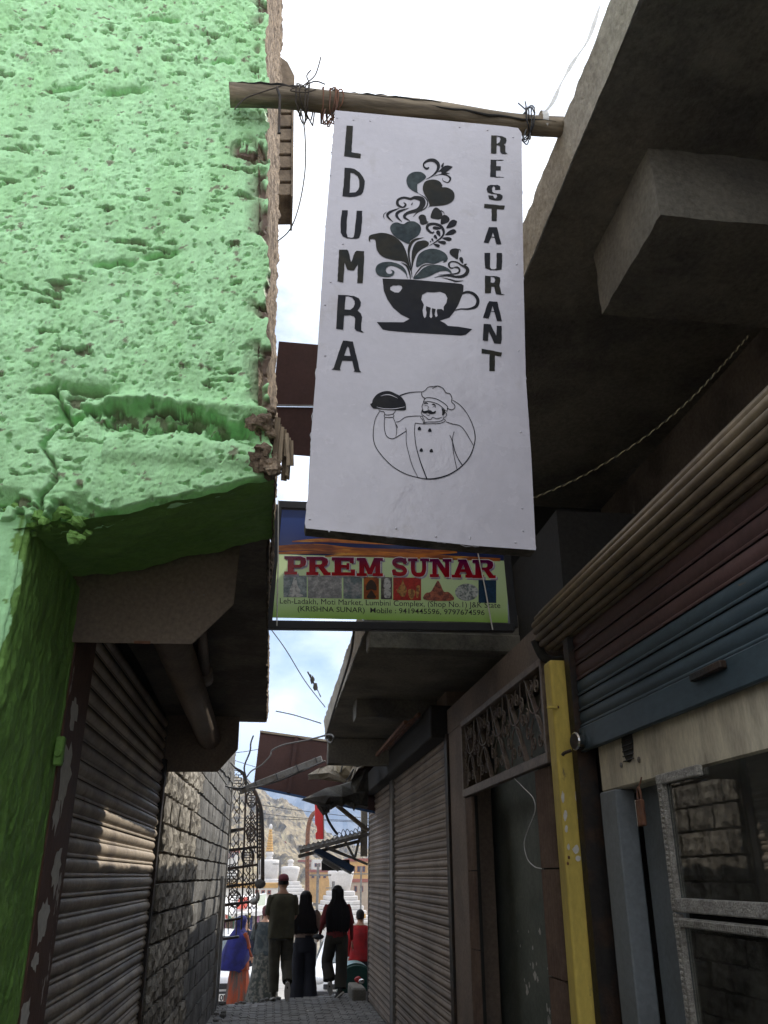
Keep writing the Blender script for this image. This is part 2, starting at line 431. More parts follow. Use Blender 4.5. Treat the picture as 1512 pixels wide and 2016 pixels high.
# ragged right edge
edge = np.clip((S - .93) / .07, 0, 1)
Xg = Xg + edge * ((fbm(Zg * 0 + 3.3, Zg, 14, 4) - .5) * .035)
Zg = Zg + (1 - np.clip(Tt / .02, 0, 1)) * ((fbm(Xg, Xg * 0 + 9.1, 16, 3) - .5) * .03 - .004)
msk = np.clip((fbm(Xg + 8, Zg + 5, 2.6, 3) - .38) / .25, 0, 1)
d = (fbm(Xg, Zg, 2.6, 3) - .5) * .035 + (fbm(Xg + 3, Zg * 1.3, 9, 4, .55) - .5) * .015
n1 = fbm(Xg * .9 + 7, Zg + 2, 24, 4, .6); d += np.abs(n1 - .5) * (.002 + .011 * msk)
d += (fbm(Xg + 1.7, Zg * 1.4, 62, 3, .6) - .5) * (.001 + .004 * msk) + (fbm(Xg + 2.7, Zg * 1.2, 140, 2, .6) - .5) * .0035
stro = fbm(Xg * 2.2 + Zg * 1.4, Zg * .7 - Xg * .4, 22, 3)          # trowel sweeps high up
d += (stro - .5) * .016 * np.clip((Zg - 4.3) / .4, 0, 1)
pit = fbm(Xg * .8 + 11, Zg * 1.3 + 4, 38, 3, .55); pits = np.clip((pit - .70) / .04, 0, 1) * .55
pit2 = fbm(Xg * .42 + 31, Zg * 1.5 + 8, 20, 4, .55); pits = np.maximum(pits, np.clip((pit2 - .735) / .025, 0, 1))
sp = fbm(Xg + 60, Zg * 1.2 + 21, 90, 2, .5); d -= np.clip((sp - .70) / .06, 0, 1) * (.002 + .005 * msk)
d -= pits * .026
bare = np.clip(pits * 1.3 - .5, 0, 1)
bare = np.maximum(bare, np.clip((fbm(Xg + 40, Zg * 1.5 + 3, 26, 4, .6) - .725) / .03, 0, 1) * .8)
for (gx, gz, gl, gw) in ((-.62, 4.86, .07, .010), (-.72, 4.44, .09, .013), (-.50, 3.66, .05, .012), (-.66, 3.60, .07, .010), (-.95, 4.42, .06, .012), (-.36, 4.66, .05, .010), (-.30, 5.2, .05, .012)):   # open gashes
    gq = np.exp(-((Xg - gx - .01 * np.sin(Zg * 60)) / gl) ** 4 - ((Zg - gz - .25 * (Xg - gx) - (fbm(Xg, Zg * 0 + gz, 30, 2) - .5) * .03) / gw) ** 2)
    d -= gq * .045; bare = np.maximum(bare, np.clip(gq * 1.6 - .7, 0, 1))
# eroded bed joint with hollows, proud band below it, vertical crack at left
nzc = fbm(Xg, Zg, 9, 4, .6)
zc = 2.985 + .02 * np.sin(Xg * 9) + (fbm(Xg, Zg, 15, 4, .6) - .5) * .07
cav = np.exp(-((Zg - zc - (fbm(Xg + 9, Zg, 34, 3, .6) - .5) * .05) / .038) ** 8) * np.clip((Xg + .80) / .1, 0, 1) * np.clip((-.11 - Xg) / .05, 0, 1)
hol = cav * np.clip((nzc - .40) / .12, 0, 1)
hol2 = np.exp(-((Zg - 2.968 - .01 * np.sin(Xg * 31)) / (.013 + .016 * fbm(Xg, Xg * 0 + 1, 12, 2))) ** 2) * np.exp(-((Xg + .34) / .17) ** 4) * np.clip((fbm(Xg + 3, Zg, 22, 3) - .3) / .15, 0, 1)
d -= .065 * hol + .10 * hol2 + .014 * cav - .02 * cav * (fbm(Xg, Zg, 30, 3) - .3)
bare = np.maximum(bare, np.clip(hol * 1.5 - .75, 0, 1) * (fbm(Xg + 2, Zg + 2, 26, 3) > .47)); bare = np.maximum(bare, np.clip(hol2 * 1.5 - .4, 0, 1))
d += .018 * np.exp(-((Zg - 2.88) / .045) ** 4) * (Xg > -.6)
d += .02 * np.exp(-((Zg - 3.05) / .02) ** 2) * (Xg > -.62)
xc = -.755 + .02 * np.sin(Zg * 30) + (fbm(Xg * 0 + 2, Zg, 15, 2) - .5) * .04
crk = np.exp(-((Xg - xc - (fbm(Xg, Zg, 40, 3) - .5) * .03) / .007) ** 2) * np.clip((3.12 - Zg) / .03, 0, 1)
d -= crk * .045; bare = np.maximum(bare, crk * .6 * (nzc > .45))
h3 = np.exp(-((Zg - 3.085) / .018) ** 2) * np.clip((-.55 - Xg) / .1, 0, 1) * np.clip((nzc - .42) / .1, 0, 1)
d -= .06 * h3; bare = np.maximum(bare, h3 * .6)
# raw earth strip under the pole end with paint runs
rs = np.exp(-((Xg + .22) / .075) ** 4) * np.exp(-((Zg - 4.20) / .05) ** 4)
runs = (fbm(Xg * 6, Zg * .5, 12, 2) > .56) & (Zg > 4.19)
bare = np.maximum(bare, np.where(runs, 0, np.clip(rs * 1.4 - .2, 0, 1)))
d -= .012 * (rs > .4) * (~runs)
# ragged dark break at the lower left corner
lo = np.clip((2.715 - Zg) / .06, 0, 1) * np.clip((-.50 - Xg) / .08, 0, 1)
d -= lo * np.clip((fbm(Xg, Zg, 17, 3) - .42) / .1, 0, 1) * .06
d -= np.clip(1 - Tt / .006, 0, 1) * .05
# edge bites
bite = edge * np.clip((fbm(Xg + 5, Zg, 11, 3, .6) - .52) / .1, 0, 1)
bare = np.maximum(bare, np.clip(bite * 1.2, 0, 1)); d -= bite * .03
Yg = YF - d
V = np.stack([Xg, Yg, Zg], -1).reshape(-1, 3)
idx = np.arange(NX * NZ).reshape(NZ, NX)
F = np.stack([idx[:-1, :-1], idx[:-1, 1:], idx[1:, 1:], idx[1:, :-1]], -1).reshape(-1, 4)
me = bpy.data.meshes.new('front_wall')
me.from_pydata(V.tolist(), [], F.tolist())
me.materials.append(M['mint'])
a = me.attributes.new('bare', 'FLOAT', 'POINT'); a.data.foreach_set('value', bare.reshape(-1).astype(np.float32))
me.polygons.foreach_set('use_smooth', [True] * len(me.polygons))
o = link('front_wall', me, GB); o['label'] = 'bright mint plaster face, pitted and cracked'

def roughgrid(name, fn, nu, nv, mat, parent, smooth=True):
    U, W = np.meshgrid(np.linspace(0, 1, nu), np.linspace(0, 1, nv))
    P = np.stack(fn(U, W), -1).reshape(-1, 3)
    ix = np.arange(nu * nv).reshape(nv, nu)
    F_ = np.stack([ix[:-1, :-1], ix[:-1, 1:], ix[1:, 1:], ix[1:, :-1]], -1).reshape(-1, 4)
    me = bpy.data.meshes.new(name); me.from_pydata(P.tolist(), [], F_.tolist()); me.materials.append(mat)
    if smooth: me.polygons.foreach_set('use_smooth', [True] * len(me.polygons))
    return link(name, me, parent)
# raw unpainted flank facing the alley
def flank(U, W):
    z = 2.80 + (7.2 - 2.80) * W; y = YF + .005 + 1.08 * U
    rp_ = [atY(u_, v_, 3.54) for u_, v_ in ((545, 930), (545, 880), (541, 790), (541, 700), (546, 500), (549, 300), (553, 130), (555, 0), (556, -80))]
    xr = np.interp(z, [q.z for q in rp_], [q.x for q in rp_])
    x = xe(z) - .035 * np.clip(1 - U / .06, 0, 1) + (xr - xe(z)) * U + (fbm(y * 1.5, z, 18, 4, .6) - .5) * .034 * (.35 + U) + (fbm(y * .7, z, 45, 3) - .5) * .008
    return x, y, z
o = roughgrid('raw_flank', flank, 70, 460, M['rawstone'], GB); o['label'] = 'unpainted brown mud and stone end of the wall'
# soffit of the overhang, old darker green
def soff(U, W):
    x = -.9 + (.9 - .055) * U; y = YF + .02 + .64 * W
    z = zb(x) - .012 + .055 * W + (fbm(x, y, 14, 3) - .5) * .022 + (fbm(x, y * .3, 30, 2) - .5) * .01
    return x, y, z
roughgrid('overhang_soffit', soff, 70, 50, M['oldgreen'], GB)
# pillar under the overhang
def pill(U, W):
    # front face, rounded corner, side face
    t = U * 1.5
    x = np.where(t < .5, -1.5 + 1.42 * t, -.79); y = np.where(t < .5, YF + .01, YF + .01 + (t - .5) * .765)
    z = -.02 + 2.66 * W
    r = np.exp(-((t - .5) / .03) ** 2) * .018
    n = (fbm(t * 1.5, z, 10, 3) - .5) * .02 + (fbm(t * 1.5 + 4, z, 35, 2) - .5) * .006
    return x - r + n * (t >= .5), y + r + n * (t < .5), z
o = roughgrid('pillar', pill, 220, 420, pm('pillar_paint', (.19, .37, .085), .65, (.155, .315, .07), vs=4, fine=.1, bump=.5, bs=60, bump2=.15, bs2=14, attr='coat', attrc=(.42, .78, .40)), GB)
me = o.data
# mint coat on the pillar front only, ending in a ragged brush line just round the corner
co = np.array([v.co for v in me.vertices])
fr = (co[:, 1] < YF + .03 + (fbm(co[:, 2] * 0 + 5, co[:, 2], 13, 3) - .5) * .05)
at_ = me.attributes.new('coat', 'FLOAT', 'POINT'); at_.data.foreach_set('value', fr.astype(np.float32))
# upper body of the house running back along the alley
mb = MB()
mb.prism([(-.30, 3.52, 2.99), (-.30, 6.8, 2.9), (-.6, 6.8, 7.4), (-.6, 3.52, 7.4)], (-5, 0, 0))
mb.build('side_wall', M['plaster_dark'], GB)
mb = MB(); mb.box(-6, -1.38, YF + .03, 3.5, -.1, 7.4); mb.build('rear_wall', M['plaster_dark'], GB)
mb = MB(); mb.box(-6, -2.2, -9, YF - .6, -.1, 3.4); mb.build('near_shade_block', M['plaster_dark'], GB)  # unseen block beside and behind the camera, added to cut bounced light
# overhanging floor slab
mb = MB()
mb.prism([(-.075, 3.10, 2.875), (-.095, 6.82, 2.735), (-.115, 6.82, 2.95), (-.1, 3.10, 3.05)], (-.9, 0, 0))
mb.build('floor_slab', M['plaster_dark'], GB, bevel=.012)
def slabedge(U, W):
    y = 3.08 + 3.76 * U; z = (2.872 - .0376 * (y - 3.1)) + .19 * W
    x = -.082 - .004 * (y - 3.1) + (fbm(y, z, 14, 4, .6) - .5) * .035
    return x, y, z
roughgrid('slab_edge', slabedge, 220, 14, M['rawstone'], GB)
# crumbling corner: mud lumps and splintered bamboo
mb = MB()
for k in range(30):
    z = random.uniform(2.82, 3.05); s = random.uniform(.012, .035)
    c = Vector((xe(z) - random.uniform(-.012, .05), YF + random.uniform(-.03, .12), z))
    k0 = len(mb.v); mb.ell(c, s, s * .8, s * .9, 10, 7)
    for i in range(k0, len(mb.v)):
        p_ = Vector(mb.v[i]) - c; mb.v[i] = tuple(c + p_ * (1 + .8 * noise.noise(p_ / s * 1.4 + Vector((k * 2.7, 0, 1))) + .35 * noise.noise(p_ / s * 4 + Vector((k, 3, 1)))))
mb.build('crumbling_corner', M['rawstone'], GB, kind='stuff')
for k in range(13):
    a0 = Vector((-.055 + .0042 * k, YF + .03 + .012 * (k % 4), 3.03 - .005 * k + random.uniform(-.02, .01))); a1 = a0 + Vector((random.uniform(-.006, .014), random.uniform(-.02, .02), -random.uniform(.07, .15)))
    mb = MB(); mb.beam(a0, a1, random.uniform(.008, .02), .006, (random.uniform(-.5, .5), 1, 0)); mb.build('splinter', M['woodv'], GB)

# broken lumps at the lower left corner of the overhang
def lump(mb, c, s, seed):
    k0 = len(mb.v); mb.ell(c, s, s * .8, s * .75, 10, 7)
    for i in range(k0, len(mb.v)):
        p_ = Vector(mb.v[i]) - Vector(c); f_ = 1 + .75 * noise.noise(p_ / s * 1.3 + Vector((seed * 3.1, 1, 2))) + .3 * noise.noise(p_ / s * 3.5 + Vector((1, seed, 0))); mb.v[i] = tuple(Vector(c) + p_ * f_)
mb = MB()
for k in range(34): lump(mb, (random.uniform(-.96, -.60), YF + random.uniform(.01, .07), random.uniform(2.57, 2.66)), random.uniform(.01, .026), k)
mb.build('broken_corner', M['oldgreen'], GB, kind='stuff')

# =================================================================== left roller shutter and its hood
def slat_profile(p=.076, bel=.017):
    # (outward, z) : wide belly then a narrow hooked lip
    pr = []
    for k in range(8): t = k / 7; pr.append((.004 + bel * math.sin(math.pi * t) ** .8, .019 + (p - .019) * t))
    lip = [(.011, .001), (.014, .006), (.011, .013), (.003, .017)]
    return lip + pr
def slat_mesh(name, length, mat, p=.076, sx=1, bel=.017):
    pr = slat_profile(p, bel); mb = MB()
    mb.loft([[(sx * a_, y_, z_) for a_, z_ in pr] for y_ in (0, length)], cap=False, closed=False)
    me = bpy.data.meshes.new(name); me.from_pydata(mb.v, [], mb.f); me.materials.append(mat)
    me.polygons.foreach_set('use_smooth', [True] * len(me.polygons))
    return me
LS = wthing('roller_shutter', 'grey brown roller shutter beside the green pillar, patched with sunlight', 'shutter', (-.83, 5, 0))
sm = slat_mesh('slat', 2.86, M['shutter'])
k = 0; z = .02
while z < 2.62:
    o = link('slat', sm, LS); o.location = Vector((-.835, 3.59, z)) - Vector((-.83, 5, 0)); o.rotation_euler = (0, random.uniform(-.012, .012), random.uniform(-.0015, .0015)); z += .076
mb = MB(); mb.box(-.86, -.783, 3.245, 3.60, 0, 2.62); o = mb.build('guide_post', M['browndoor'], LS, bevel=.006); o['label'] = 'chipped brown door post with white scrapes'
mb = MB(); mb.box(-.81, -.788, 3.225, 3.243, 0, 2.66); mb.build('post_gap_strip', M['oldgreen'], LS)
mb = MB(); mb.box(-.86, -.80, 6.44, 6.52, 0, 2.4); mb.build('guide_post', M['blackiron'], LS)
mb = MB(); mb.box(-.9, -.855, 3.2, 6.6, 0, 2.8); mb.build('back_panel', M['dark'], LS)
# white scrape runs on the post
mb = MB()
for q_, (zc_, yc_, hz_, hy_) in enumerate([(2.20, 3.36, .05, .07), (1.98, 3.38, .12, .09), (1.84, 3.33, .05, .06), (1.66, 3.45, .06, .08), (1.48, 3.36, .07, .08), (1.36, 3.33, .03, .05), (1.20, 3.31, .06, .06), (1.06, 3.34, .07, .07)]):
    pts = []
    for k in range(18):
        a_ = 2 * math.pi * k / 18; r_ = .55 + .75 * abs(noise.noise(Vector((math.cos(a_) * 1.7 + q_ * 5, math.sin(a_) * 1.7, q_ * 2.2))) ) * 1.6
        pts.append((-.7815, yc_ + hy_ * r_ * math.cos(a_), zc_ + hz_ * r_ * math.sin(a_) * (1.5 if math.sin(a_) < 0 else 1)))
    mb.add(pts + [(-.7815, yc_, zc_)], [(k, (k + 1) % 18, 18) for k in range(18)])
mb.build('paint_scrape', M['paper'], LS, kind='stuff')
mb = MB(); mb.box(-.79, -.76, 3.19, 3.225, 1.98, 2.08); mb.tube([(-.775, 3.18, 2.02), (-.775, 3.235, 2.02)], .014, 10); mb.build('hinge', M['oldgreen'], LS, bevel=.006)
HD = wthing('shutter_hood', 'dull brown chamfered end plates and drum of the left shutter hood', 'hood', (-.6, 5, 2.6))
pl = [(-.835, 2.70), (-.188, 2.872), (-.20, 2.595), (-.345, 2.432), (-.835, 2.425)]
mb = MB(); mb.prism([(x, 3.20, z) for x, z in pl], (0, .006, 0)); o = mb.build('end_plate', M['hood'], HD, bevel=.002); o['label'] = 'near brown sheet metal end plate with one corner cut'
mb = MB(); mb.prism([(-.84, 6.62, 2.33), (-.44, 6.62, 2.335), (-.30, 6.62, 2.50), (-.305, 6.62, 2.80), (-.84, 6.62, 2.80)], (0, .006, 0)); mb.build('end_plate', M['hood'], HD)
mb = MB(); mb.tube([(-.52, 3.21, 2.66), (-.52, 6.62, 2.58)], .085, 20); mb.build('drum', M['hood'], HD, smooth=True)
mb = MB(); mb.tube([(-.40, 3.6, 2.84), (-.44, 4.9, 2.70)], .03, 12); mb.tube([(-.44, 4.88, 2.70), (-.445, 5.05, 2.69)], .045, 14); mb.build('pipe', M['hood'], HD, smooth=True)
mb = MB(); mb.box(-.56, -.50, 3.194, 3.2, 2.427, 2.437); mb.build('label_clip', M['rust'], HD)
for k in range(14):
    mb = MB(); mb.ell((random.uniform(-.75, -.3), 3.199, random.uniform(2.47, 2.75)), .003, .0015, .003, 6, 4)
    if k < 6: mb.build('rivet', M['steel'], HD)

# =================================================================== block wall on the left, behind the shutter
SW = wthing('stone_block_wall', 'tall wall of rough blocks beyond the left shutter, sunlit near the top', 'wall', (-.8, 10, 0))
def wx(y): return -.80 + (y - 6.6) * (.14 / 6.8)
def wtop(y): return 2.95 + (y - 6.6) * .058
mb = MB()
mb.prism([(wx(6.62) - .035, 6.62, -.1), (wx(13.42) - .035, 13.42, -.1), (wx(13.42) - .035, 13.42, wtop(13.42) - .03), (wx(6.62) - .035, 6.62, wtop(6.62) - .03)], (-.3, 0, 0))
mb.build('core', M['mortar'], SW)
def block_mesh(kind, L_, H, seed):
    rnd = random.Random(seed); nu, nv = (8, 5) if kind == 'stoneA' else (5, 3); mb = MB()
    rough = .015 if kind == 'stoneA' else .006
    vs = []
    for j_ in range(nv):
        for i_ in range(nu):
            e = 1 if (i_ in (0, nu - 1) or j_ in (0, nv - 1)) else 0
            vs.append(((.0 if e else (.006 if kind == 'stoneA' else .004)) + rnd.uniform(-rough, rough) * (.7 if e else 1),
                       L_ * i_ / (nu - 1) + (rnd.uniform(-.008, .008) if 0 < i_ < nu - 1 else (rnd.uniform(.004, .018) if i_ == 0 else -rnd.uniform(.004, .018))),
                       H * j_ / (nv - 1) + (rnd.uniform(-.006, .006) if 0 < j_ < nv - 1 else (rnd.uniform(.003, .015) if j_ == 0 else -rnd.uniform(.003, .015)))))
    o_ = len(vs)
    fs = [(j_ * nu + i_, j_ * nu + i_ + 1, (j_ + 1) * nu + i_ + 1, (j_ + 1) * nu + i_) for j_ in range(nv - 1) for i_ in range(nu - 1)]
    ring = list(range(nu)) + [nu - 1 + nu * j_ for j_ in range(1, nv)] + [(nv - 1) * nu + i_ for i_ in range(nu - 2, -1, -1)] + [nu * j_ for j_ in range(nv - 2, 0, -1)]
    vs += [(-.05, vs[r_][1], vs[r_][2]) for r_ in ring]
    for q in range(len(ring)):
        fs.append((ring[q], o_ + q, o_ + (q + 1) % len(ring), ring[(q + 1) % len(ring)]))
    me = bpy.data.meshes.new('block'); me.from_pydata(vs, [], fs); me.materials.append(M[kind])
    return me
BL = {(k_, w_): [block_mesh(k_, w_, .195, i * 7 + int(w_ * 100)) for i in range(5)] for k_ in ('stoneA', 'stoneB') for w_ in (.42, .21, .52)}
H = .2; nb = 0
for r_ in range(17):
    y = 6.64 + (.21 if r_ % 2 else 0)
    if r_ % 2: widths = [.21]; y = 6.64
    else: widths = []
    while y < 13.35:
        kind = 'stoneA' if y < 8.75 else 'stoneB'
        w_ = widths.pop(0) if widths else (.42 if kind == 'stoneA' else .52)
        if y + w_ > 13.42: w_ = .21
        if y + w_ > 13.45: break
        z = -.02 + r_ * H
        if z + H < wtop(y) + .02:
            o = link('block', random.choice(BL[(kind, w_)]), SW)
            o.location = Vector((wx(y) + (random.uniform(-.012, .012) if kind == 'stoneA' else random.uniform(-.003, .003)), y, z)) - Vector((-.8, 10, 0))
            o.rotation_euler = (0, 0, -.0206); nb += 1
        y += w_
def cope(U, W):
    y = 8.7 + 4.75 * U; z = 2.72 + .30 * (wtop(y) - 2.72) + (wtop(y) + .02 - 2.72) * .7 * W - .05 * (fbm(y, y * 0 + 3, 4, 3) - .3)
    return wx(y) + .018 + (fbm(y * 2, z * 2, 9, 4, .6) - .5) * .05, y, z
o = roughgrid('plaster_patch', cope, 140, 26, M['stoneB'], SW); o['label'] = 'blackened render along the top of the wall'
mb = MB(); mb.box(wx(13.4) - .3, wx(13.4) + .012, 13.42, 13.55, -.3, wtop(13.4)); mb.build('wall_end', M['stoneB'], SW, bevel=.01)
DJ = wthing('wooden_doorway', 'dark timber door jamb set in the far end of the grey block wall', 'doorway', (-.69, 12.7, 0))
mb = MB(); mb.box(wx(12.6) - .02, wx(12.6) + .035, 12.45, 12.53, 0, 1.62); mb.build('jamb', M['steel'], DJ)
mb = MB(); mb.box(wx(12.6) - .02, wx(12.6) + .028, 12.53, 13.05, 0, 1.58); mb.build('door_leaf', M['dark'], DJ)
# =================================================================== wooden pole and painted restaurant board
YP = 2.385
PO = wthing('wooden_pole', 'split weathered wooden pole laid across the alley above the white board', 'pole', (.3, YP, 4.43))
a = atY(452, 187, YP); b = atY(1106, 247, YP)
path = []; rr = []
for k in range(41):
    t = k / 40; p_ = a.lerp(b, t) + Vector((0, 0, .012 * math.sin(t * 5) + .006 * math.sin(t * 13)))
    path.append(p_); rr.append(.046 - .002 * math.sin(t * 9) - .005 * t)
mb = MB(); mb.tube(path, rr, 14)
for i, v_ in enumerate(mb.v):   # flattened, slightly squared section like a split trunk
    n_ = noise.noise(Vector((v_[0] * 3, v_[1] * 30, v_[2] * 30))) * .007
    mb.v[i] = (v_[0], v_[1] + n_, v_[2] + n_)
mb.build('trunk', M['wood'], PO, smooth=True)
for (t0, t1, dz, dy) in [(.30, .62, .010, -.043), (.55, .97, -.014, -.041), (.02, .22, .02, -.04), (.35, .5, .03, -.031)]:
    mb = MB(); pts = []
    for k in range(13):
        t = t0 + (t1 - t0) * k / 12; c_ = a.lerp(b, t) + Vector((0, dy, dz + .004 * math.sin(k * 1.9) + .012 * math.sin(t * 5) + .006 * math.sin(t * 13)))
        pts.append(c_)
    mb.tube(pts, [.001 + .0042 * math.sin(math.pi * k / 12) for k in range(13)], 5)
    mb.build('crack', M['dark'], PO)
def binding(name, u, loops, spread, mat, label, tails=(), cat='wire'):
    B = wthing(name, label, cat, tuple(atY(u, 200, YP)), 'wire ties around the wooden pole')
    t = (u - 452) / (1106 - 452); c0 = a.lerp(b, t)
    mb = MB()
    rnd = random.Random(int(u))
    for l in range(loops):
        cx = c0.x + rnd.uniform(-spread, spread); tl = rnd.uniform(-.03, .03); r_ = .051 + rnd.uniform(0, .009); hang = rnd.uniform(0, .05)
        pts = []
        for k in range(19):
            an = 2 * math.pi * k / 18
            zz = math.cos(an) * r_ - (hang if math.cos(an) < -.3 else 0)
            pts.append((cx + tl * math.sin(an) + rnd.uniform(-.003, .003), c0.y + math.sin(an) * r_, c0.z + .005 + zz))
        mb.tube(pts, .0028, 5)
    mb.build('loop', mat, B, smooth=True)
    for pts in tails:
        mb = MB(); mb.tube([Vector(q[:3]) for q in catmull(pts, sub=6)], .0026, 5); mb.build('wire_end', mat, B, smooth=True)
    return B
def W_(u, v, y=None): return tuple(atY(u, v, YP - .07 if y is None else y))
binding('wire_binding', 594, 5, .03, M['wire'], 'tangle of rusty wire with long loose ends on the pole left of the board',
        [[W_(592, 172), W_(608, 160), W_(622, 145), W_(632, 112)], [W_(600, 178), W_(610, 168), W_(604, 150), W_(612, 138)], [W_(585, 170), W_(572, 178), W_(600, 182), W_(622, 176)],
         [W_(604, 166), W_(622, 160), W_(640, 166)], [W_(578, 172), W_(560, 168), W_(545, 172), W_(520, 180), W_(486, 192), W_(470, 205), W_(462, 215)]])
binding('wire_binding', 642, 7, .032, M['rust'], 'thick bundle of reddish wire tying the board corner to the pole',
        [[W_(640, 215), W_(636, 235), W_(646, 245), W_(650, 232)], [W_(646, 238), W_(655, 243), W_(662, 246)]])
binding('wire_binding', 1038, 5, .012, M['cable'], 'black wire tie on the pole at the right corner of the board',
        [[W_(1034, 215), W_(1026, 208), W_(1020, 203)], [W_(1036, 212), W_(1034, 200)], [W_(1036, 255), W_(1030, 275), W_(1038, 284), W_(1044, 262)]])
B = wthing('wire_hook', 'bent black iron hook hanging beneath the left end of the pole', 'hook', tuple(atY(545, 200, YP)))
mb = MB(); mb.tube([W_(545, 172), W_(551, 190), W_(550, 225), W_(549, 262)], .005, 6); mb.beam(W_(546, 262), W_(553, 262), .006, .006); mb.build('rod', M['blackiron'], B)
RB = wthing('white_ribbon', 'white plastic strap looped round the pole and trailing up the slab edge', 'strap', tuple(atY(1066, 240, YP)))
mb = MB()
c0 = a.lerp(b, (1066 - 452) / 654)
L_, R_ = [], []
for k in range(17):
    an = 2 * math.pi * k / 16
    q = Vector((c0.x, c0.y + math.sin(an) * .049, c0.z + math.cos(an) * .049)); L_.append(q + Vector((-.012, 0, 0))); R_.append(q + Vector((.012, 0, 0)))
mb.loft([L_, R_], cap=False, closed=False); mb.build('loop', M['white'], RB)
mb = MB()
ctr = [Vector(q[:3]) for q in catmull([W_(1068, 222), W_(1090, 195), W_(1110, 150), W_(1130, 118), W_(1160, 70), W_(1180, 10)], sub=8)]
mb.loft([[q + Vector((-.003, 0, 0)) + Vector((.004 * math.sin(i * .5), 0, 0)) for i, q in enumerate(ctr)], [q + Vector((.004 + .006 * abs(math.sin(i * .23)), .004, -.003)) for i, q in enumerate(ctr)]], cap=False, closed=False)
mb.build('tail', M['white'], RB)
WC = wthing('loose_wire', 'thin grey wire drooping from the pole against the sky beside the green house', 'wire', tuple(atY(600, 300, YP)))
mb = MB(); mb.tube([Vector(q[:3]) for q in catmull([W_(592, 215), W_(600, 260), W_(601, 330), W_(590, 400), W_(572, 450), W_(548, 474, YP + .1)], sub=8)], .0026, 6); mb.build('strand', M['greycable'], WC, smooth=True)

# ---- the board itself
YB = 2.30
BD = wthing('restaurant_board', 'tall white painted restaurant board with black coffee cup and chef, hung from the pole', 'signboard', tuple(atY(828, 1070, YB)))
outl = [(660, 217), (1000, 249), (1020, 252), (1027, 262), (1029, 420), (1031, 560), (1035, 740), (1046, 900), (1055, 1083), (930, 1074), (760, 1056), (602, 1040), (600, 1030), (608, 960), (613, 850), (625, 700), (634, 560), (643, 420)]
P3 = [atY(u, v, YB) for u, v in outl]
mb = MB(); mb.add([p_ for p_ in P3], [tuple(range(len(P3)))]); mb.build('front_sheet', M['signwhite'], BD, fixn=False)
mb = MB(); n = len(P3)
back = [p_ + Vector((0, .06, 0)) for p_ in P3]
mb.add(P3 + back, [(i, (i + 1) % n, n + (i + 1) % n, n + i) for i in range(n)]); mb.add(back, [tuple(range(n))]); 
mb.v = [(x, y + .0005, z) for x, y, z in mb.v]
mb.build('rim', M['edge'], BD)
# folded ragged tin edge
mb = MB()
prev = None
for i in range(n):
    p0, p1 = P3[i], P3[(i + 1) % n]; m_ = max(2, int((p1 - p0).length / .02))
    for k in range(m_):
        q = p0.lerp(p1, k / m_); prev = q
        if k % 2 == 0 and random.random() < .3:
            q2 = p0.lerp(p1, min(1, (k + random.uniform(.6, 1.8)) / m_)); r_ = random.uniform(.0012, .003)
            mb.tube([q + Vector((0, .004, 0)), (q + q2) / 2 + Vector((random.uniform(-.003, .003), .006, random.uniform(-.003, .003))), q2 + Vector((0, .004, 0))], [r_ * .6, r_, r_ * .6], 5)
mb.build('folded_edge', M['signwhite'], BD, smooth=True, kind='stuff')
for (u, v) in [(664, 232), (696, 236), (729, 238), (675, 480), (652, 300), (650, 345), (651, 555), (610, 1022), (648, 1046), (1010, 270), (1017, 520), (1021, 690), (1028, 1000), (1030, 1045), (925, 1058), (858, 1056), (925, 1060), (1015, 1068), (905, 250), (960, 256), (640, 600), (640, 700), (1025, 850), (780, 1040)]:
    c_ = atY(u, v, YB - .001); mb = MB(); mb.ell(c_, .0035, .0018, .0035, 8, 5); mb.build('rivet', M['signwhite'], BD, smooth=True)

_eps = [0]
class Art:
    def __init__(s, off, sc, y): s.off = off; s.sc = sc; s.y = y; s.mb = MB()
    def pt(s, p_, e): return atY(s.off[0] + p_[0] / s.sc, s.off[1] + p_[1] / s.sc, s.y - .0012 - e)
    def fill(s, outer, holes=(), smooth=False, sub=5):
        _eps[0] = (_eps[0] + 1) % 8; e = _eps[0] * .00012
        loops = [outer] + list(holes)
        if smooth: loops = [[tuple(q) for q in catmull(l, True, sub)] for l in loops]
        V_ = [s.pt(q, e) for l in loops for q in l]
        tris = tessellate_polygon([[Vector((q[0], -q[1], 0)) for q in l] for l in loops])
        s.mb.add(V_, [tuple(t) for t in tris])
    def stroke(s, pts, ws, sub=6, closed=False):
        _eps[0] = (_eps[0] + 1) % 8; e = _eps[0] * .00012
        if not isinstance(ws, (list, tuple)): ws = [ws] * len(pts)
        q = catmull([(p_[0], p_[1], w_) for p_, w_ in zip(pts, ws)], closed, sub)
        if closed: q.append(q[0])
        L_, R_ = [], []
        for i, c_ in enumerate(q):
            d_ = q[min(i + 1, len(q) - 1)][:2] - q[max(i - 1, 0)][:2]; l_ = math.hypot(*d_) or 1; nx, ny = -d_[1] / l_, d_[0] / l_; h_ = max(c_[2], .4) / 2
            L_.append(s.pt((c_[0] + nx * h_, c_[1] + ny * h_), e)); R_.append(s.pt((c_[0] - nx * h_, c_[1] - ny * h_), e))
        s.mb.loft([L_, R_], cap=False, closed=False)
    def leaf(s, x, y, l_, w_, ang):
        pts = []
        for k in range(14):
            t = 2 * math.pi * k / 14; px = math.cos(t) * l_ / 2; py = math.sin(t) * w_ / 2 * (1 - .55 * math.cos(t))
            pts.append((x + px * math.cos(ang) - py * math.sin(ang), y + px * math.sin(ang) + py * math.cos(ang)))
        s.fill(pts, smooth=True, sub=3)
    def done(s, name, mat, parent, label=None):
        o = s.mb.build(name, mat, parent, fixn=False); s.mb = MB()
        if label: o['label'] = label
        return o
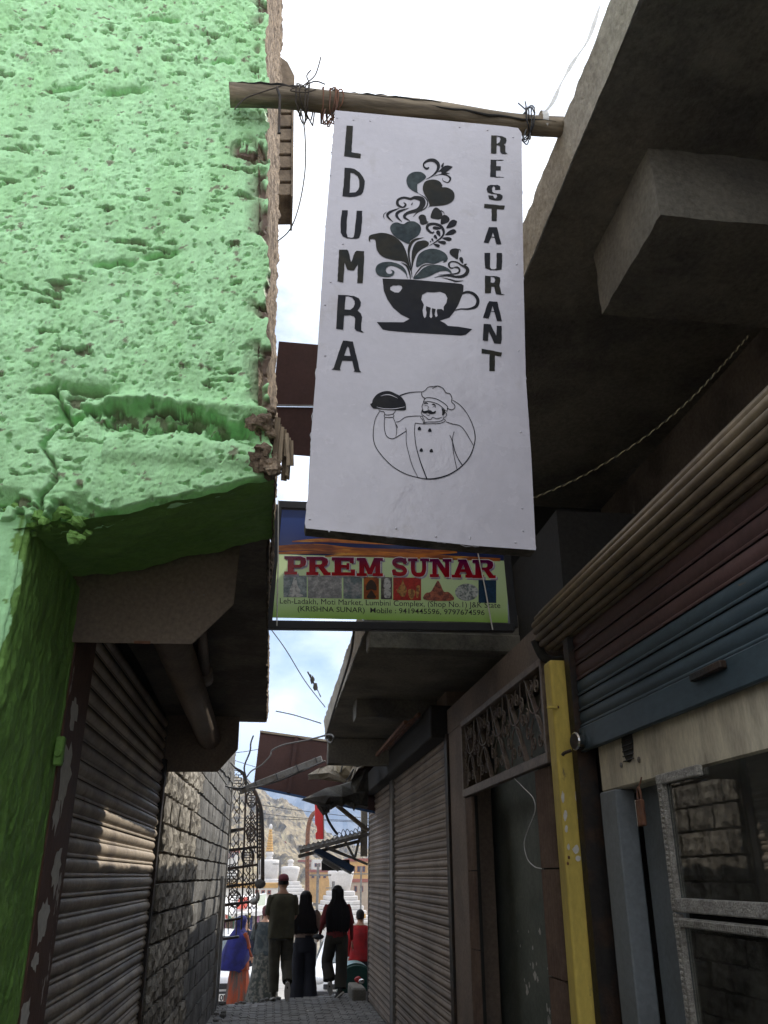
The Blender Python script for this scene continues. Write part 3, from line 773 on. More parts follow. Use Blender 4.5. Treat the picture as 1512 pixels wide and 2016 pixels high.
Z3, Z4, Z5, Z6 = ((640, 230), 7.75), ((640, 480), 7.75), ((930, 250), 8.067), ((930, 490), 8.067)
letters = [
 (Z3, [(328,132),(425,138),(415,340),(403,538),(547,565),(540,632),(290,600),(305,420)], []),
 (Z3, [(297,775),(390,780),(450,795),(530,850),(580,920),(607,980),(600,1060),(580,1150),(545,1190),(460,1215),(380,1222),(265,1212),(285,1000)], [[(388,852),(380,1000),(372,1158),(465,1150),(505,1110),(522,1060),(520,960),(495,905),(440,862)]]),
 (Z3, [(257,1425),(348,1425),(330,1600),(326,1770),(345,1835),(400,1845),(435,1835),(445,1790),(465,1610),(482,1432),(567,1432),(565,1600),(545,1780),(520,1845),(480,1858),(340,1852),(270,1825),(238,1760),(235,1640)], []),
 (Z4, [(215,88),(335,88),(355,110),(398,278),(455,125),(480,105),(595,112),(597,250),(575,600),(490,596),(502,310),(440,405),(385,402),(340,395),(300,285),(278,588),(188,572)], []),
 (Z4, [(197,778),(300,780),(440,795),(515,830),(547,890),(540,950),(497,1018),(545,1060),(565,1120),(552,1220),(552,1320),(595,1352),(560,1350),(480,1325),(450,1295),(458,1140),(440,1105),(380,1085),(290,1092),(278,1308),(168,1295)], [[(312,800),(298,1000),(385,1005),(430,970),(452,920),(450,870),(410,815),(350,798)]]),
 (Z4, [(275,1475),(425,1490),(440,1560),(530,1935),(552,1958),(435,1950),(450,1930),(415,1785),(262,1780),(225,1905),(238,1930),(95,1918),(130,1895),(240,1560)], [[(345,1565),(365,1590),(390,1710),(292,1705),(330,1590)]]),
 (Z5, [(300,132),(385,135),(470,145),(535,175),(543,220),(525,260),(497,278),(525,300),(525,400),(560,425),(490,425),(455,410),(442,390),(440,310),(420,290),(388,285),(383,418),(295,415)], [[(387,147),(388,268),(430,240),(450,190),(435,157)]]),
 (Z5, [(290,517),(498,522),(495,531),(380,531),(380,620),(452,622),(452,690),(375,690),(375,786),(498,796),(498,805),(283,790)], []),
 (Z5, [(445,995),(362,998),(358,955),(335,935),(312,970),(318,1030),(350,1050),(440,1062),(482,1090),(480,1130),(450,1165),(350,1165),(270,1145),(250,1085),(330,1088),(345,1125),(370,1135),(395,1105),(385,1070),(300,1060),(240,1035),(225,985),(245,935),(290,918),(400,918),(440,940)], []),
 (Z5, [(190,1222),(517,1248),(505,1310),(392,1302),(387,1495),(307,1490),(305,1295),(185,1285)], []),
 (Z5, [(262,1590),(392,1592),(460,1862),(383,1862),(352,1757),(300,1752),(258,1845),(178,1832)], [[(325,1672),(350,1743),(305,1743)]]),
 (Z6, [(193,65),(283,62),(280,200),(283,300),(310,322),(360,322),(380,305),(387,62),(470,65),(475,200),(465,325),(390,337),(290,335),(205,305),(195,200)], []),
 (Z6, [(200,422),(290,430),(390,435),(440,455),(443,510),(428,580),(447,640),(460,712),(525,728),(470,728),(380,718),(365,690),(348,598),(300,598),(295,700),(200,700)], [[(292,440),(290,530),(320,540),(350,530),(363,490),(345,450)]]),
 (Z6, [(270,828),(395,838),(470,1145),(392,1145),(350,1000),(295,995),(258,1105),(170,1090),(240,870)], [[(320,905),(347,988),(300,988)]]),
 (Z6, [(180,1190),(290,1197),(380,1380),(387,1220),(463,1222),(468,1440),(452,1505),(345,1495),(262,1310),(248,1460),(165,1450)], []),
 (Z6, [(147,1582),(470,1645),(458,1710),(360,1692),(357,1942),(268,1940),(272,1672),(145,1660)], [])]
for i, (zz, ou, ho) in enumerate(letters):
    A_ = Art(zz[0], zz[1], YB)
    # a hand-painted, slightly wavering outline
    def wob(l):
        r_ = []
        for q0, q1 in zip(l, l[1:] + l[:1]):
            m_ = max(1, int(math.dist(q0, q1) / 45))
            for k in range(m_):
                t = k / m_; r_.append((q0[0] + (q1[0] - q0[0]) * t + (random.uniform(-3, 3) if k else 0), q0[1] + (q1[1] - q0[1]) * t + (random.uniform(-3, 3) if k else 0)))
        return r_
    A_.fill(wob(ou), [wob(h) for h in ho]); A_.done('letter', M['inkA'] if i % 3 else M['inkC'], BD)
# cup
A_ = Art((720, 520), 6.3, YB)
A_.fill([(208,178),(560,190),(1100,235),(1190,245),(1215,265),(1210,340),(1190,400),(1150,500),(1110,570),(1040,660),(920,700),(980,730),(1020,765),(1150,775),(1322,805),(1245,872),(1180,885),(750,858),(520,845),(290,825),(210,810),(138,718),(470,720),(545,678),(440,625),(340,540),(270,440),(225,330)],
        [[(380,264),(410,258),(445,270),(453,300),(430,332),(410,352),(360,350),(305,320),(303,285),(340,262)],
         [(850,350),(920,340),(985,365),(1013,420),(1000,480),(965,530),(968,575),(940,556),(888,556),(880,580),(892,640),(870,658),(855,625),(868,556),(822,546),(820,580),(828,650),(810,672),(792,650),(800,580),(806,540),(750,520),(745,560),(755,600),(748,650),(730,670),(715,640),(705,570),(722,505),(690,440),(700,380),(760,345)]])
A_.stroke([(1195,365),(1260,345),(1340,370),(1390,440),(1370,520),(1280,555),(1180,555),(1110,572)], [24,30,36,40,38,22,14,12])
A_.done('painted_cup', M['inkA'], BD, 'black coffee cup and saucer with white dripping heart')
# scrolls and leaves rising from the cup
A_ = Art((720, 300), 6.3, YB)
A_.stroke([(785,185),(760,200),(725,180),(722,135),(780,98),(850,100),(900,150),(890,220),(830,285),(750,335)], [14,26,20,20,34,42,42,30,14,5])
A_.stroke([(900,240),(1000,190),(1080,180)], [4,56,4]); A_.leaf(955,155,62,26,-1.2); A_.leaf(990,258,110,16,.02); A_.leaf(1000,205,150,62,-.35)
A_.stroke([(840,295),(930,272),(1010,285),(1050,325),(1020,372),(960,350),(955,315)], [3,9,16,24,12,8,5])
A_.stroke([(655,510),(735,560),(768,620),(740,690),(640,745),(585,800)], [4,10,12,14,12,4])
A_.stroke([(470,620),(495,650),(460,680),(400,650),(400,590),(470,560),(555,575),(610,560),(690,580),(705,640),(650,710),(520,750),(480,800),(550,850)], [8,26,16,34,30,26,28,40,62,72,48,34,34,6])
A_.stroke([(420,690),(300,740),(270,790),(340,862)], [4,30,28,4]); A_.stroke([(535,690),(410,735),(385,790),(450,860)], [4,32,32,4]); A_.stroke([(262,735),(222,775),(232,828)], [3,9,3])
A_.stroke([(570,650),(580,620)], [18,6])
A_.fill([(760,850),(780,862),(730,890),(680,885),(668,840),(655,800),(690,770),(740,785)], smooth=True)
A_.leaf(870,770,150,140,2.6); A_.leaf(975,840,130,95,2.3); A_.leaf(1060,895,150,75,2.5); A_.leaf(1050,995,140,55,2.75); A_.leaf(1005,1070,110,42,3.3); A_.leaf(945,1115,105,38,3.3); A_.leaf(880,1150,80,36,3.5)
A_.stroke([(930,720),(965,740),(978,770)], [14,8,3]); A_.stroke([(1085,850),(1125,855),(1120,890)], [14,14,4]); A_.stroke([(1095,965),(1118,975),(1115,1005)], [12,10,3]); A_.stroke([(1040,1055),(1062,1070),(1058,1095)], [10,8,3])
A_.stroke([(850,985),(815,995),(765,950),(775,900),(850,885),(930,915),(968,980),(950,1040),(880,1100),(790,1155)], [16,22,34,34,30,34,30,22,14,4])
A_.leaf(885,938,110,34,.1); A_.leaf(905,1005,80,44,1.1); A_.leaf(868,1050,62,32,.9); A_.leaf(828,1085,42,22,1.1); A_.leaf(805,1108,22,12,1.1)
A_.stroke([(950,890),(955,860)], 6)
A_.fill([(1140,1325),(1080,1290),(1040,1250),(1055,1205),(1110,1190),(1155,1205),(1150,1260)], smooth=True); A_.leaf(1190,1340,90,40,1.2); A_.leaf(1238,1390,42,22,-.4); A_.stroke([(1150,1200),(1175,1210),(1172,1235)], [14,8,3])
A_.stroke([(1095,1430),(1050,1430),(1030,1390),(1060,1355),(1130,1360),(1190,1400),(1250,1430),(1262,1480),(1210,1530),(1120,1540),(1000,1525),(850,1550)], [8,16,24,14,16,20,40,44,36,26,18,4])
A_.stroke([(1090,1425),(1140,1425),(1165,1460),(1140,1495),(1050,1510),(900,1520)], [8,20,24,16,12,4]); A_.stroke([(940,1550),(1060,1580),(1120,1598),(1210,1590)], [3,16,20,4])
A_.done('painted_scrolls', M['inkA'], BD, 'black curling stems and small leaves above the cup')['kind'] = 'stuff'
A_.fill([(655,385),(640,400),(640,480),(655,508),(600,485),(530,430),(505,350),(530,280),(600,242),(690,245),(745,290),(740,322),(700,355)], smooth=True)
A_.fill([(465,888),(520,860),(600,855),(670,900),(685,960),(650,1030),(560,1090),(532,1135),(420,1080),(340,1020),(302,940),(330,885),(390,868)], smooth=True)
A_.fill([(630,1420),(640,1300),(700,1230),(800,1195),(900,1205),(985,1250),(1018,1310),(1000,1350),(962,1365),(960,1340),(850,1380),(740,1370)], smooth=True)
A_.fill([(590,1565),(650,1500),(720,1430),(830,1395),(950,1405),(1040,1450),(1065,1500),(1000,1468),(900,1480),(800,1530),(700,1560)], smooth=True)
A_.fill([(120,1460),(150,1390),(240,1358),(340,1362),(440,1400),(500,1470),(520,1570),(490,1500),(420,1440),(330,1405),(270,1420),(250,1460),(270,1500),(310,1505),(330,1480),(310,1455),(350,1470),(355,1500),(320,1535),(250,1545),(160,1525)], smooth=True)
A_.done('painted_hearts', M['inkB'], BD, 'slate grey heart and leaf shapes above the cup')['kind'] = 'stuff'
A_.fill([(950,405),(948,430),(1010,435),(1080,475),(1103,540),(1080,600),(1000,645),(880,660),(800,668),(770,692),(790,655),(770,590),(720,500),(708,430),(740,360),(830,335),(910,355)], smooth=True)
A_.fill([(35,1070),(50,1030),(110,1010),(200,997),(300,1015),(380,1060),(460,1140),(510,1260),(545,1400),(578,1510),(520,1400),(460,1350),(340,1330),(210,1290),(140,1210),(122,1100),(100,1075),(60,1075),(52,1112)], smooth=True)
A_.fill([(740,1092),(782,1120),(770,1160),(700,1200),(640,1250),(600,1340),(572,1450),(568,1300),(580,1200),(620,1120),(680,1095)], smooth=True)
A_.stroke([(720,1055),(600,1090),(545,1170),(535,1280),(560,1420),(575,1550)], [3,30,36,22,14,8]); A_.stroke([(440,1365),(510,1410),(545,1500),(555,1570)], [4,22,20,8]); A_.stroke([(850,1390),(720,1400),(640,1480),(590,1560)], [3,14,14,5])
A_.done('painted_leaves', M['inkC'], BD, 'broad dark leaf shapes fanning from the cup')
# chef line drawing
A_ = Art((720, 750), 6.574, YB)
wl = 10
S_ = lambda pts, w_=wl: A_.stroke(pts, w_)
S_([(180,395),(125,490),(98,650),(110,800),(180,930),(330,1090),(500,1195),(680,1250),(820,1268),(960,1250),(1110,1195),(1250,1095),(1350,970),(1405,820),(1415,700),(1380,560),(1310,420),(1220,310),(1120,245)], [7,8,9,10,10,10,10,10,16,18,16,14,14,12,12,10,9,8,6])
S_([(440,190),(540,155),(640,142),(735,140)], [16,12,9,8])
A_.fill([(58,300),(80,285),(95,235),(150,170),(230,135),(310,132),(390,165),(460,205),(510,275),(522,330),(520,370),(480,378),(380,376),(280,372),(150,358),(95,352)], smooth=True)
S_([(165,372),(200,392),(230,395),(250,430)], 8); S_([(385,380),(375,405),(352,425)], 8); S_([(240,435),(290,440),(355,432),(360,465),(300,472),(245,468),(240,435)], 8)
S_([(245,475),(240,580),(255,680),(290,730),(345,747),(400,725),(520,650)], 9); S_([(355,475),(385,545),(400,640),(390,720)], 7); S_([(395,530),(440,520),(510,470),(600,455),(710,452)], 8); S_([(395,560),(412,605)], 8); S_([(518,605),(525,650)], 8)
S_([(525,650),(525,790),(560,950),(610,1110),(680,1252)], [8,7,7,7,6]); S_([(640,545),(632,650),(650,830),(700,1020),(750,1160),(790,1262)], [9,9,10,12,14,16]); S_([(640,545),(740,555),(850,552),(950,550),(1010,530),(1030,505),(1000,485)], 8)
S_([(730,450),(710,470),(740,510),(748,545),(760,520),(745,485),(735,455)], 8); S_([(755,545),(800,530),(920,528),(985,512),(1005,490)], 8)
S_([(1040,528),(1120,555),(1215,578),(1280,640),(1340,740),(1392,830)], 8); S_([(1145,655),(1125,740),(1130,880),(1150,1000),(1180,1140)], 8); S_([(1088,700),(1125,790),(1155,910),(1200,1010),(1255,1095)], [6,10,10,10,12])
S_([(770,225),(735,200),(725,150),(770,120),(810,80),(880,70),(940,66),(1000,95),(1040,150),(1090,165),(1115,220),(1112,270),(1150,310),(1150,350),(1110,372),(1050,350)], 9); S_([(865,100),(885,85),(920,72)], 7); S_([(1050,152),(1030,158)], 6)
S_([(745,280),(770,225),(830,215),(920,235),(1010,285),(1060,335),(1052,385),(1040,388)], 9); S_([(748,275),(800,265),(880,278),(960,315),(1035,385)], 8)
S_([(745,285),(728,330),(738,370),(722,400),(725,430),(780,470),(810,495),(850,492),(868,470),(920,488),(985,470)], 8)
A_.fill([(980,345),(1030,385),(1025,420),(1000,450),(988,440),(990,400)]); S_([(1030,405),(1048,430),(1030,465),(1000,468)], 8)
A_.fill([(722,380),(745,362),(745,385),(770,388),(805,378),(840,380),(870,400),(905,385),(905,410),(870,425),(830,425),(800,410),(770,420),(735,405)], smooth=True)
S_([(752,298),(780,285),(808,295)], [8,16,8]); S_([(855,305),(885,305),(908,330)], [8,18,8]); S_([(762,325),(785,312),(805,330)], 5); S_([(865,340),(885,330),(905,345)], 5); S_([(815,330),(805,360),(818,375)], 7); S_([(785,430),(810,445),(830,435)], 6)
for (x, y) in [(698,618), (832,640), (722,897), (852,905)]: A_.leaf(x, y, 48, 44, .6)
A_.done('painted_chef', M['inkA'], BD, 'line drawing of a moustached chef holding up a domed dish')
A_ = Art((720, 750), 6.574, YB - .0015)
A_.stroke([(195,195),(260,178),(330,185),(415,225)], [3,9,10,3]); A_.stroke([(140,335),(240,358),(380,358),(505,335)], [4,8,8,5]); A_.done('dish_highlight', M['signwhite'], BD)

# =================================================================== lower printed shop sign spanning the alley
YQ = 4.40
PS = wthing('printed_shop_sign', 'black framed lime green jewellery shop sign with red lettering across the alley', 'signboard', tuple(atY(765, 1235, YQ)))
c4 = [atY(548, 994, YQ), atY(990, 1010, YQ), atY(1012, 1236, YQ), atY(527, 1230, YQ)]
fr = .035
for i in range(4):
    p0, p1 = c4[i], c4[(i + 1) % 4]; mb = MB(); mb.beam(p0 + Vector((0, .01 + .002 * (i % 2), 0)), p1 + Vector((0, .01 + .002 * (i % 2), 0)), .045, .045, (0, 1, 0)); mb.build('frame_bar', M['blackframe'], PS, bevel=.003)
def print_mat(name, stops, axis='Z', lo=0, hi=1, rough=.18):
    m = bpy.data.materials.new(name); m.use_nodes = True; N = m.node_tree.nodes; L = m.node_tree.links; b_ = N['Principled BSDF']; b_.inputs['Roughness'].default_value = rough
    g = N.new('ShaderNodeNewGeometry'); sx = N.new('ShaderNodeSeparateXYZ'); L.new(g.outputs['Position'], sx.inputs[0])
    r_ = N.new('ShaderNodeMapRange'); r_.inputs[1].default_value = lo; r_.inputs[2].default_value = hi; L.new(sx.outputs[axis], r_.inputs[0])
    cr = N.new('ShaderNodeValToRGB'); L.new(r_.outputs[0], cr.inputs[0])
    while len(cr.color_ramp.elements) < len(stops): cr.color_ramp.elements.new(.5)
    for e, (p_, c_) in zip(cr.color_ramp.elements, stops): e.position = p_; e.color = (*c_, 1)
    L.new(cr.outputs[0], b_.inputs['Base Color'])
    tr = N.new('ShaderNodeBsdfTranslucent'); ms_ = N.new('ShaderNodeMixShader'); ms_.inputs[0].default_value = .5; L.new(cr.outputs[0], tr.inputs[0]); L.new(b_.outputs[0], ms_.inputs[1]); L.new(tr.outputs[0], ms_.inputs[2]); L.new(ms_.outputs[0], N['Material Output'].inputs[0]); return m
zq0, zq1 = c4[3].z, c4[0].z
M['lime'] = print_mat('lime_print', [(0, (.24, .40, .05)), (.12, (.30, .50, .10)), (.32, (.50, .66, .30)), (.6, (.55, .68, .36))], 'Z', zq0, zq0 + .44)
M['navyp'] = print_mat('navy_print', [(0, (.03, .03, .05)), (.5, (.015, .03, .13)), (1, (.02, .05, .20))], 'Z', zq0 + .36, zq1)
A_ = Art((0, 0), 1, YQ - .004)
A_.fill([(540, 1091), (998, 1104), (1000, 1226), (536, 1216)]); A_.done('lime_panel', M['lime'], PS)
A_.fill([(549, 1003), (990, 1020), (992, 1104), (540, 1091)]); A_.done('navy_panel', M['navyp'], PS)
M['plankp'] = pm('plank_print', (.50, .15, .015), .3, (.22, .05, .01), vs=22, fine=.2, fs=50, c3=(.65, .30, .04), c3s=18, c3lo=.56, c3hi=.66, stretch=(.25, 1, 2.2))
A_ = Art((0, 0), 1, YQ - .006)
A_.stroke([(540, 1080), (620, 1077), (700, 1084), (820, 1088), (900, 1086)], [10, 13, 12, 13, 5]); A_.stroke([(540, 1089), (620, 1087), (680, 1089)], [4, 6, 2]); A_.stroke([(640, 1095), (720, 1092), (860, 1097), (985, 1102)], [3, 9, 9, 6]); A_.stroke([(575, 1066), (650, 1064), (790, 1072)], [2, 8, 3])
A_.done('plank_print', M['plankp'], PS)
# pictures row
pics = [((558,1133),(604,1176),'sil'), ((606,1133),(673,1178),'grey'), ((676,1134),(713,1179),'sil2'), ((716,1136),(746,1180),'or'), ((750,1136),(772,1180),'dk'), ((774,1137),(829,1182),'red'), ((896,1147),(942,1185),'plate'), ((942,1142),(977,1187),'blue')]
pc = {'sil': ((.16, .2, .21), (.3, .34, .34)), 'grey': ((.22, .22, .22), (.38, .37, .36)), 'sil2': ((.13, .17, .18), (.3, .3, .3)), 'or': ((.35, .09, .01), (.22, .05, .01)), 'dk': ((.06, .05, .05), (.16, .14, .12)), 'red': ((.40, .025, .015), (.32, .02, .01)), 'plate': ((.05, .09, .09), (.03, .05, .05)), 'blue': ((.01, .04, .09), (.01, .03, .06))}
for (u0, v0), (u1, v1), k_ in pics:
    A_ = Art((0, 0), 1, YQ - .006)
    if k_ == 'plate':
        A_.fill([(919 + 23 * math.cos(t * .2618), 1166 + 17 * math.sin(t * .2618)) for t in range(24)]); A_.done('picture', pm('print_plate', (.42, .44, .42), .3, (.12, .15, .15), vs=90, fine=.2), PS); continue
    A_.fill([(u0, v0), (u1, v0 + .4), (u1, v1), (u0, v1 - .4)]); A_.done('picture', pm('print_' + k_, pc[k_][0], .3, pc[k_][1], vs=25, fine=.2, fs=90), PS)
def ware(pts_list, mat, y=YQ - .008):
    A_ = Art((0, 0), 1, y)
    for pts in pts_list: A_.fill(pts, smooth=True, sub=3)
    A_.done('picture_motif', mat, PS)
mg = pm('print_gold', (.45, .22, .06), .3, (.2, .09, .03), vs=60); ms = pm('print_silver', (.5, .5, .48), .3, (.22, .22, .22), vs=60); mr = pm('print_copper', (.36, .11, .06), .3, (.14, .04, .03), vs=60); mdk = pm('print_dark', (.04, .02, .01), .3)
ware([[(570,1165),(575,1150),(578,1140),(581,1136),(584,1142),(586,1152),(592,1165),(582,1170)], [(566,1172),(582,1168),(598,1172),(582,1176)]], ms)
ware([[(757,1140),(763,1138),(768,1142),(769,1156),(762,1158),(755,1155)], [(756,1160),(763,1158),(769,1161),(768,1176),(757,1176)]], ms)
ware([[(722,1150),(731,1141),(740,1150),(741,1162),(731,1160),(721,1162)], [(726,1168),(731,1162),(736,1168),(740,1177),(722,1177)]], mdk)
ware([[(787,1172),(784,1158),(790,1150),(793,1140),(796,1150),(801,1160),(797,1174)], [(803,1162),(812,1160),(818,1166),(812,1180),(806,1176)], [(820,1155),(827,1154),(824,1174),(820,1176)], [(780,1160),(786,1164),(784,1168)]], mg)
ware([[(834,1180),(838,1168),(848,1165),(856,1152),(862,1143),(868,1152),(874,1165),(884,1166),(894,1181),(862,1183)]], mr)
# slab-serif headline, purple running to red
M['headline'] = print_mat('headline_print', [(0, (.55, .01, .02)), (.45, (.42, .01, .03)), (1, (.16, .005, .10))], 'Z', atY(760, 1137, YQ).z, atY(760, 1098, YQ).z)
M['headshadow'] = pm('headline_shadow', (.33, .30, .40), .3); M['headwhite'] = pm('headline_outline', (.75, .72, .75), .3)
def R4(x0, y0, x1, y1): return ('f', [(x0, y0), (x1, y0), (x1, y1), (x0, y1)], [])
def slab_glyph(ch):
    # unit box 0..10 wide, 0..10 high (y down)
    if ch == 'P': return [R4(1.5,0,4.3,10), R4(0,0,4.4,1.7), R4(0,8.3,5.8,10), ('f', [(4.2,0),(7.5,0),(9.6,1),(10,3),(9.6,5),(7.5,6.2),(4.2,6.2)], [[(4.3,1.7),(4.3,4.6),(6.6,4.6),(7.3,4),(7.3,2.3),(6.6,1.7)]])]
    if ch == 'R': return [R4(1.2,0,3.8,10), R4(0,0,4,1.7), R4(0,8.3,5,10), ('f', [(3.7,0),(6.8,0),(8.7,1),(9,2.8),(8.6,4.4),(7.2,5.5),(3.7,5.6)], [[(3.8,1.6),(3.8,4.2),(5.8,4.2),(6.4,3.6),(6.4,2.2),(5.8,1.6)]]), ('f', [(4.8,5.4),(7.2,5.4),(9,8.4),(10,8.4),(10,10),(7.2,10)], [])]
    if ch == 'E': return [R4(1.2,0,4,10), R4(0,0,9.3,1.8), R4(0,8.2,9.8,10), R4(3.9,4.1,7,5.8), R4(7.6,1.7,9.3,3.2), R4(8,6.6,9.8,8.3), R4(6.2,3.2,7.4,6.8)]
    if ch == 'M': return [R4(1,0,2.9,10), R4(7.1,0,9,10), R4(0,0,2.8,1.6), R4(7.2,0,10,1.6), R4(0,8.4,3.9,10), R4(6.1,8.4,10,10), ('f', [(1.6,0),(3.4,0),(5,5.6),(6.6,0),(8.4,0),(5.8,9),(4.2,9)], [])]
    if ch == 'S': return [('s', [(8.4,3.2),(7.6,1.5),(5,.9),(2.2,1.5),(1.6,3),(3,4.4),(6.5,5.4),(8.3,7),(7.4,8.7),(4.8,9.2),(2,8.6),(1.3,6.8)], 2.3), R4(7.3,.2,9,3.6), R4(.6,6.5,2.3,9.9)]
    if ch == 'U': return [('s', [(2.4,.5),(2.4,6),(3.2,8.4),(5,9),(6.8,8.4),(7.6,6),(7.6,.5)], 2.3), R4(0,0,4.5,1.6), R4(5.7,0,10,1.6)]
    if ch == 'N': return [R4(1.2,0,3.2,10), R4(7,0,9,10), R4(0,0,3.1,1.6), R4(5.9,0,10,1.6), R4(0,8.4,4.2,10), ('f', [(1.6,0),(4,0),(8.8,8),(8.8,10),(7,10)], [])]
    if ch == 'A': return [('f', [(3.6,0),(6.2,0),(9,8.6),(6.4,8.6),(4.9,2.8),(3.2,8.6),(1.1,8.6)], []), R4(0,8.4,4,10), R4(5.8,8.4,10,10), R4(3,5.4,6.8,7), R4(2.6,0,6,1.4)]
def headline(mat, dx, dy, y, grow, name):
    cells = [('P',560,603,1095,1131), ('R',603,651,1096,1132), ('E',653,700,1097,1133), ('M',702,754,1098,1134), ('S',771,803,1098,1133), ('U',803,845,1099,1135), ('N',846,889,1100,1136), ('A',889,936,1101,1137), ('R',930,976,1102,1138)]
    for ch, u0, u1, v0, v1 in cells:
        A_ = Art((0, 0), 1, y); u0 -= grow; u1 += grow; v0 -= grow; v1 += grow
        mp_ = lambda q: (u0 + (u1 - u0) * q[0] / 10 + dx, v0 + (v1 - v0) * q[1] / 10 + dy + .006 * (q[0] / 10 * (u1 - u0)))
        for g_ in slab_glyph(ch):
            if g_[0] == 'f': A_.fill([mp_(q) for q in g_[1]], [[mp_(q) for q in h] for h in g_[2]])
            else: A_.stroke([mp_(q) for q in g_[1]], g_[2] * (v1 - v0) / 10, sub=4)
        A_.done(name, mat, PS)
headline(M['headshadow'], 3.0, 3.0, YQ - .006, 1.0, 'letter_shadow')
headline(M['headwhite'], .3, .3, YQ - .008, 1.4, 'letter_outline')
headline(M['headline'], 0, 0, YQ - .0105, 0, 'letter')
def textmesh(txt, u0, v0, u1, v1, size_px, y, mat, parent, bold=0, name='text_line'):
    cu = bpy.data.curves.new('t', 'FONT'); cu.body = txt; cu.size = 1; cu.offset = bold; cu.resolution_u = 3
    ob = bpy.data.objects.new('t', cu); col.objects.link(ob); dg = bpy.context.evaluated_depsgraph_get()
    me = bpy.data.meshes.new_from_object(ob.evaluated_get(dg)); bpy.data.objects.remove(ob)
    co = np.array([v_.co for v_ in me.vertices]); xa, xb = co[:, 0].min(), co[:, 0].max()
    for v_ in me.vertices:
        t = (v_.co.x - xa) / (xb - xa); u = u0 + (u1 - u0) * t; v = v0 + (v1 - v0) * t - v_.co.y * size_px
        v_.co = atY(u, v, y)
    me.materials.append(mat); return link(name, me, parent)
textmesh('Leh-Ladakh, Moti Market, Lumbini Complex, (Shop No.1) J&K State', 551, 1188, 985, 1197, 15.5, YQ - .009, M['ink'], PS, 0)['kind'] = 'stuff'
textmesh('(KRISHNA SUNAR)  Mobile : 9419445596, 9797674596', 586, 1203, 954, 1211, 14.5, YQ - .009, M['ink'], PS, .005)['kind'] = 'stuff'
for k, (q0, q1) in enumerate([((548, 985), (545, 1232)), ((937, 1070), (970, 1240))]):
    C_ = wthing('hanging_string', ['thin pale string down the left end of the printed shop sign', 'thin pale string slanting over the right end of the printed shop sign'][k], 'string', tuple(atY(q1[0], q1[1], YQ - .06)))
    mb = MB(); mb.tube([atY(*q0, YQ - .05), atY((q0[0] + q1[0]) / 2 + 1, (q0[1] + q1[1]) / 2, YQ - .055), atY(*q1, YQ - .05)], .0035, 6); mb.build('strand', M['paper'], C_)
# =================================================================== brown box sign, timber eave further up the left side
BX = wthing('brown_box_sign', 'plain brown sheet metal box sign half hidden behind the white board', 'signboard', (0.1, 5, 4.2))
mb = MB(); mb.prism([atY(549, 672, 5), atY(760, 690, 5), atY(760, 800, 5), atY(536, 797, 5)], (0, .01, 0)); mb.build('upper_panel', M['choco'], BX)
mb = MB(); mb.prism([atY(536, 799, 5) + Vector((0, .012, 0)), atY(760, 802, 5) + Vector((0, .012, 0)), atY(760, 905, 5) + Vector((0, .03, 0)), atY(560, 889, 5) + Vector((0, .03, 0))], (0, .01, 0)); mb.build('lower_panel', M['choco'], BX)
mb = MB(); mb.beam(atY(536, 798, 4.995), atY(760, 801, 4.995), .012, .006); mb.build('seam', M['steel'], BX)
mb = MB(); mb.box(-.5, -.1, 5.02, 5.06, 4.3, 4.36); mb.build('bracket', M['blackiron'], BX)
EV = wthing('timber_eave', 'slatted old timber eave bracket on the sunlit flank of the green house', 'eave', (-.13, 4, 5.6))
mb = MB(); mb.prism([atY(552, 112, 4.2), atY(566, 122, 4.2), atY(580, 150, 4.2), atY(579, 168, 4.2), atY(552, 168, 4.2)], (0, .3, 0)); mb.build('scroll_end', M['eave'], EV)
mb = MB(); mb.prism([atY(575, 165, 4.19), atY(579, 165, 4.19), atY(577, 386, 4.19), atY(573, 386, 4.19)], (0, .32, 0)); mb.build('outer_board', M['eave'], EV)
for k in range(8):
    v0 = 172 + k * 27; mb = MB(); mb.prism([atY(545, v0, 4.2), atY(574, v0, 4.2), atY(573.5, v0 + 22, 4.2), atY(544.5, v0 + 22, 4.2)], (0, .28, 0)); mb.build('slat', M['eave'], EV, bevel=.004)
def roughbox(name, x0, x1, y0, y1, z0, z1, mat, parent, step=.035, amp=.006):
    """box with uneven, slightly worn faces and edges"""
    mb = MB(); ext = (x1 - x0, y1 - y0, z1 - z0); org = (x0, y0, z0); seen = {}
    def key(p_):
        k_ = tuple(round(c_, 5) for c_ in p_)
        if k_ not in seen:
            v_ = Vector(p_); n_ = Vector([noise.noise(v_ * 6 + Vector((q * 7.7, 0, 0))) + .5 * noise.noise(v_ * 23 + Vector((0, q * 3.3, 0))) for q in range(3)]) * amp
            ne = sum(1 for q in range(3) if abs(p_[q] - org[q]) < 1e-5 or abs(p_[q] - org[q] - ext[q]) < 1e-5)
            if ne >= 2:
                c_ = Vector([org[q] + ext[q] / 2 for q in range(3)]); n_ = n_ + (c_ - v_).normalized() * (.004 + .014 * max(0, noise.noise(v_ * 9)))
            seen[k_] = len(mb.v); mb.v.append(tuple(v_ + n_))
        return seen[k_]
    for ax in range(3):
        a_, b_ = [q for q in range(3) if q != ax]; na, nb_ = [max(1, min(60, int(ext[q] / step))) for q in (a_, b_)]
        for side in (0, 1):
            for i in range(na):
                for j in range(nb_):
                    f_ = []
                    for di, dj in ((0, 0), (1, 0), (1, 1), (0, 1)):
                        p_ = [0, 0, 0]; p_[ax] = org[ax] + side * ext[ax]; p_[a_] = org[a_] + ext[a_] * (i + di) / na; p_[b_] = org[b_] + ext[b_] * (j + dj) / nb_; f_.append(key(p_))
                    mb.f.append(tuple(f_)); mb.mi.append(0)
    o = mb.build(name, mat, parent, smooth=True); o.data.set_sharp_from_angle(angle=R(42)); return o
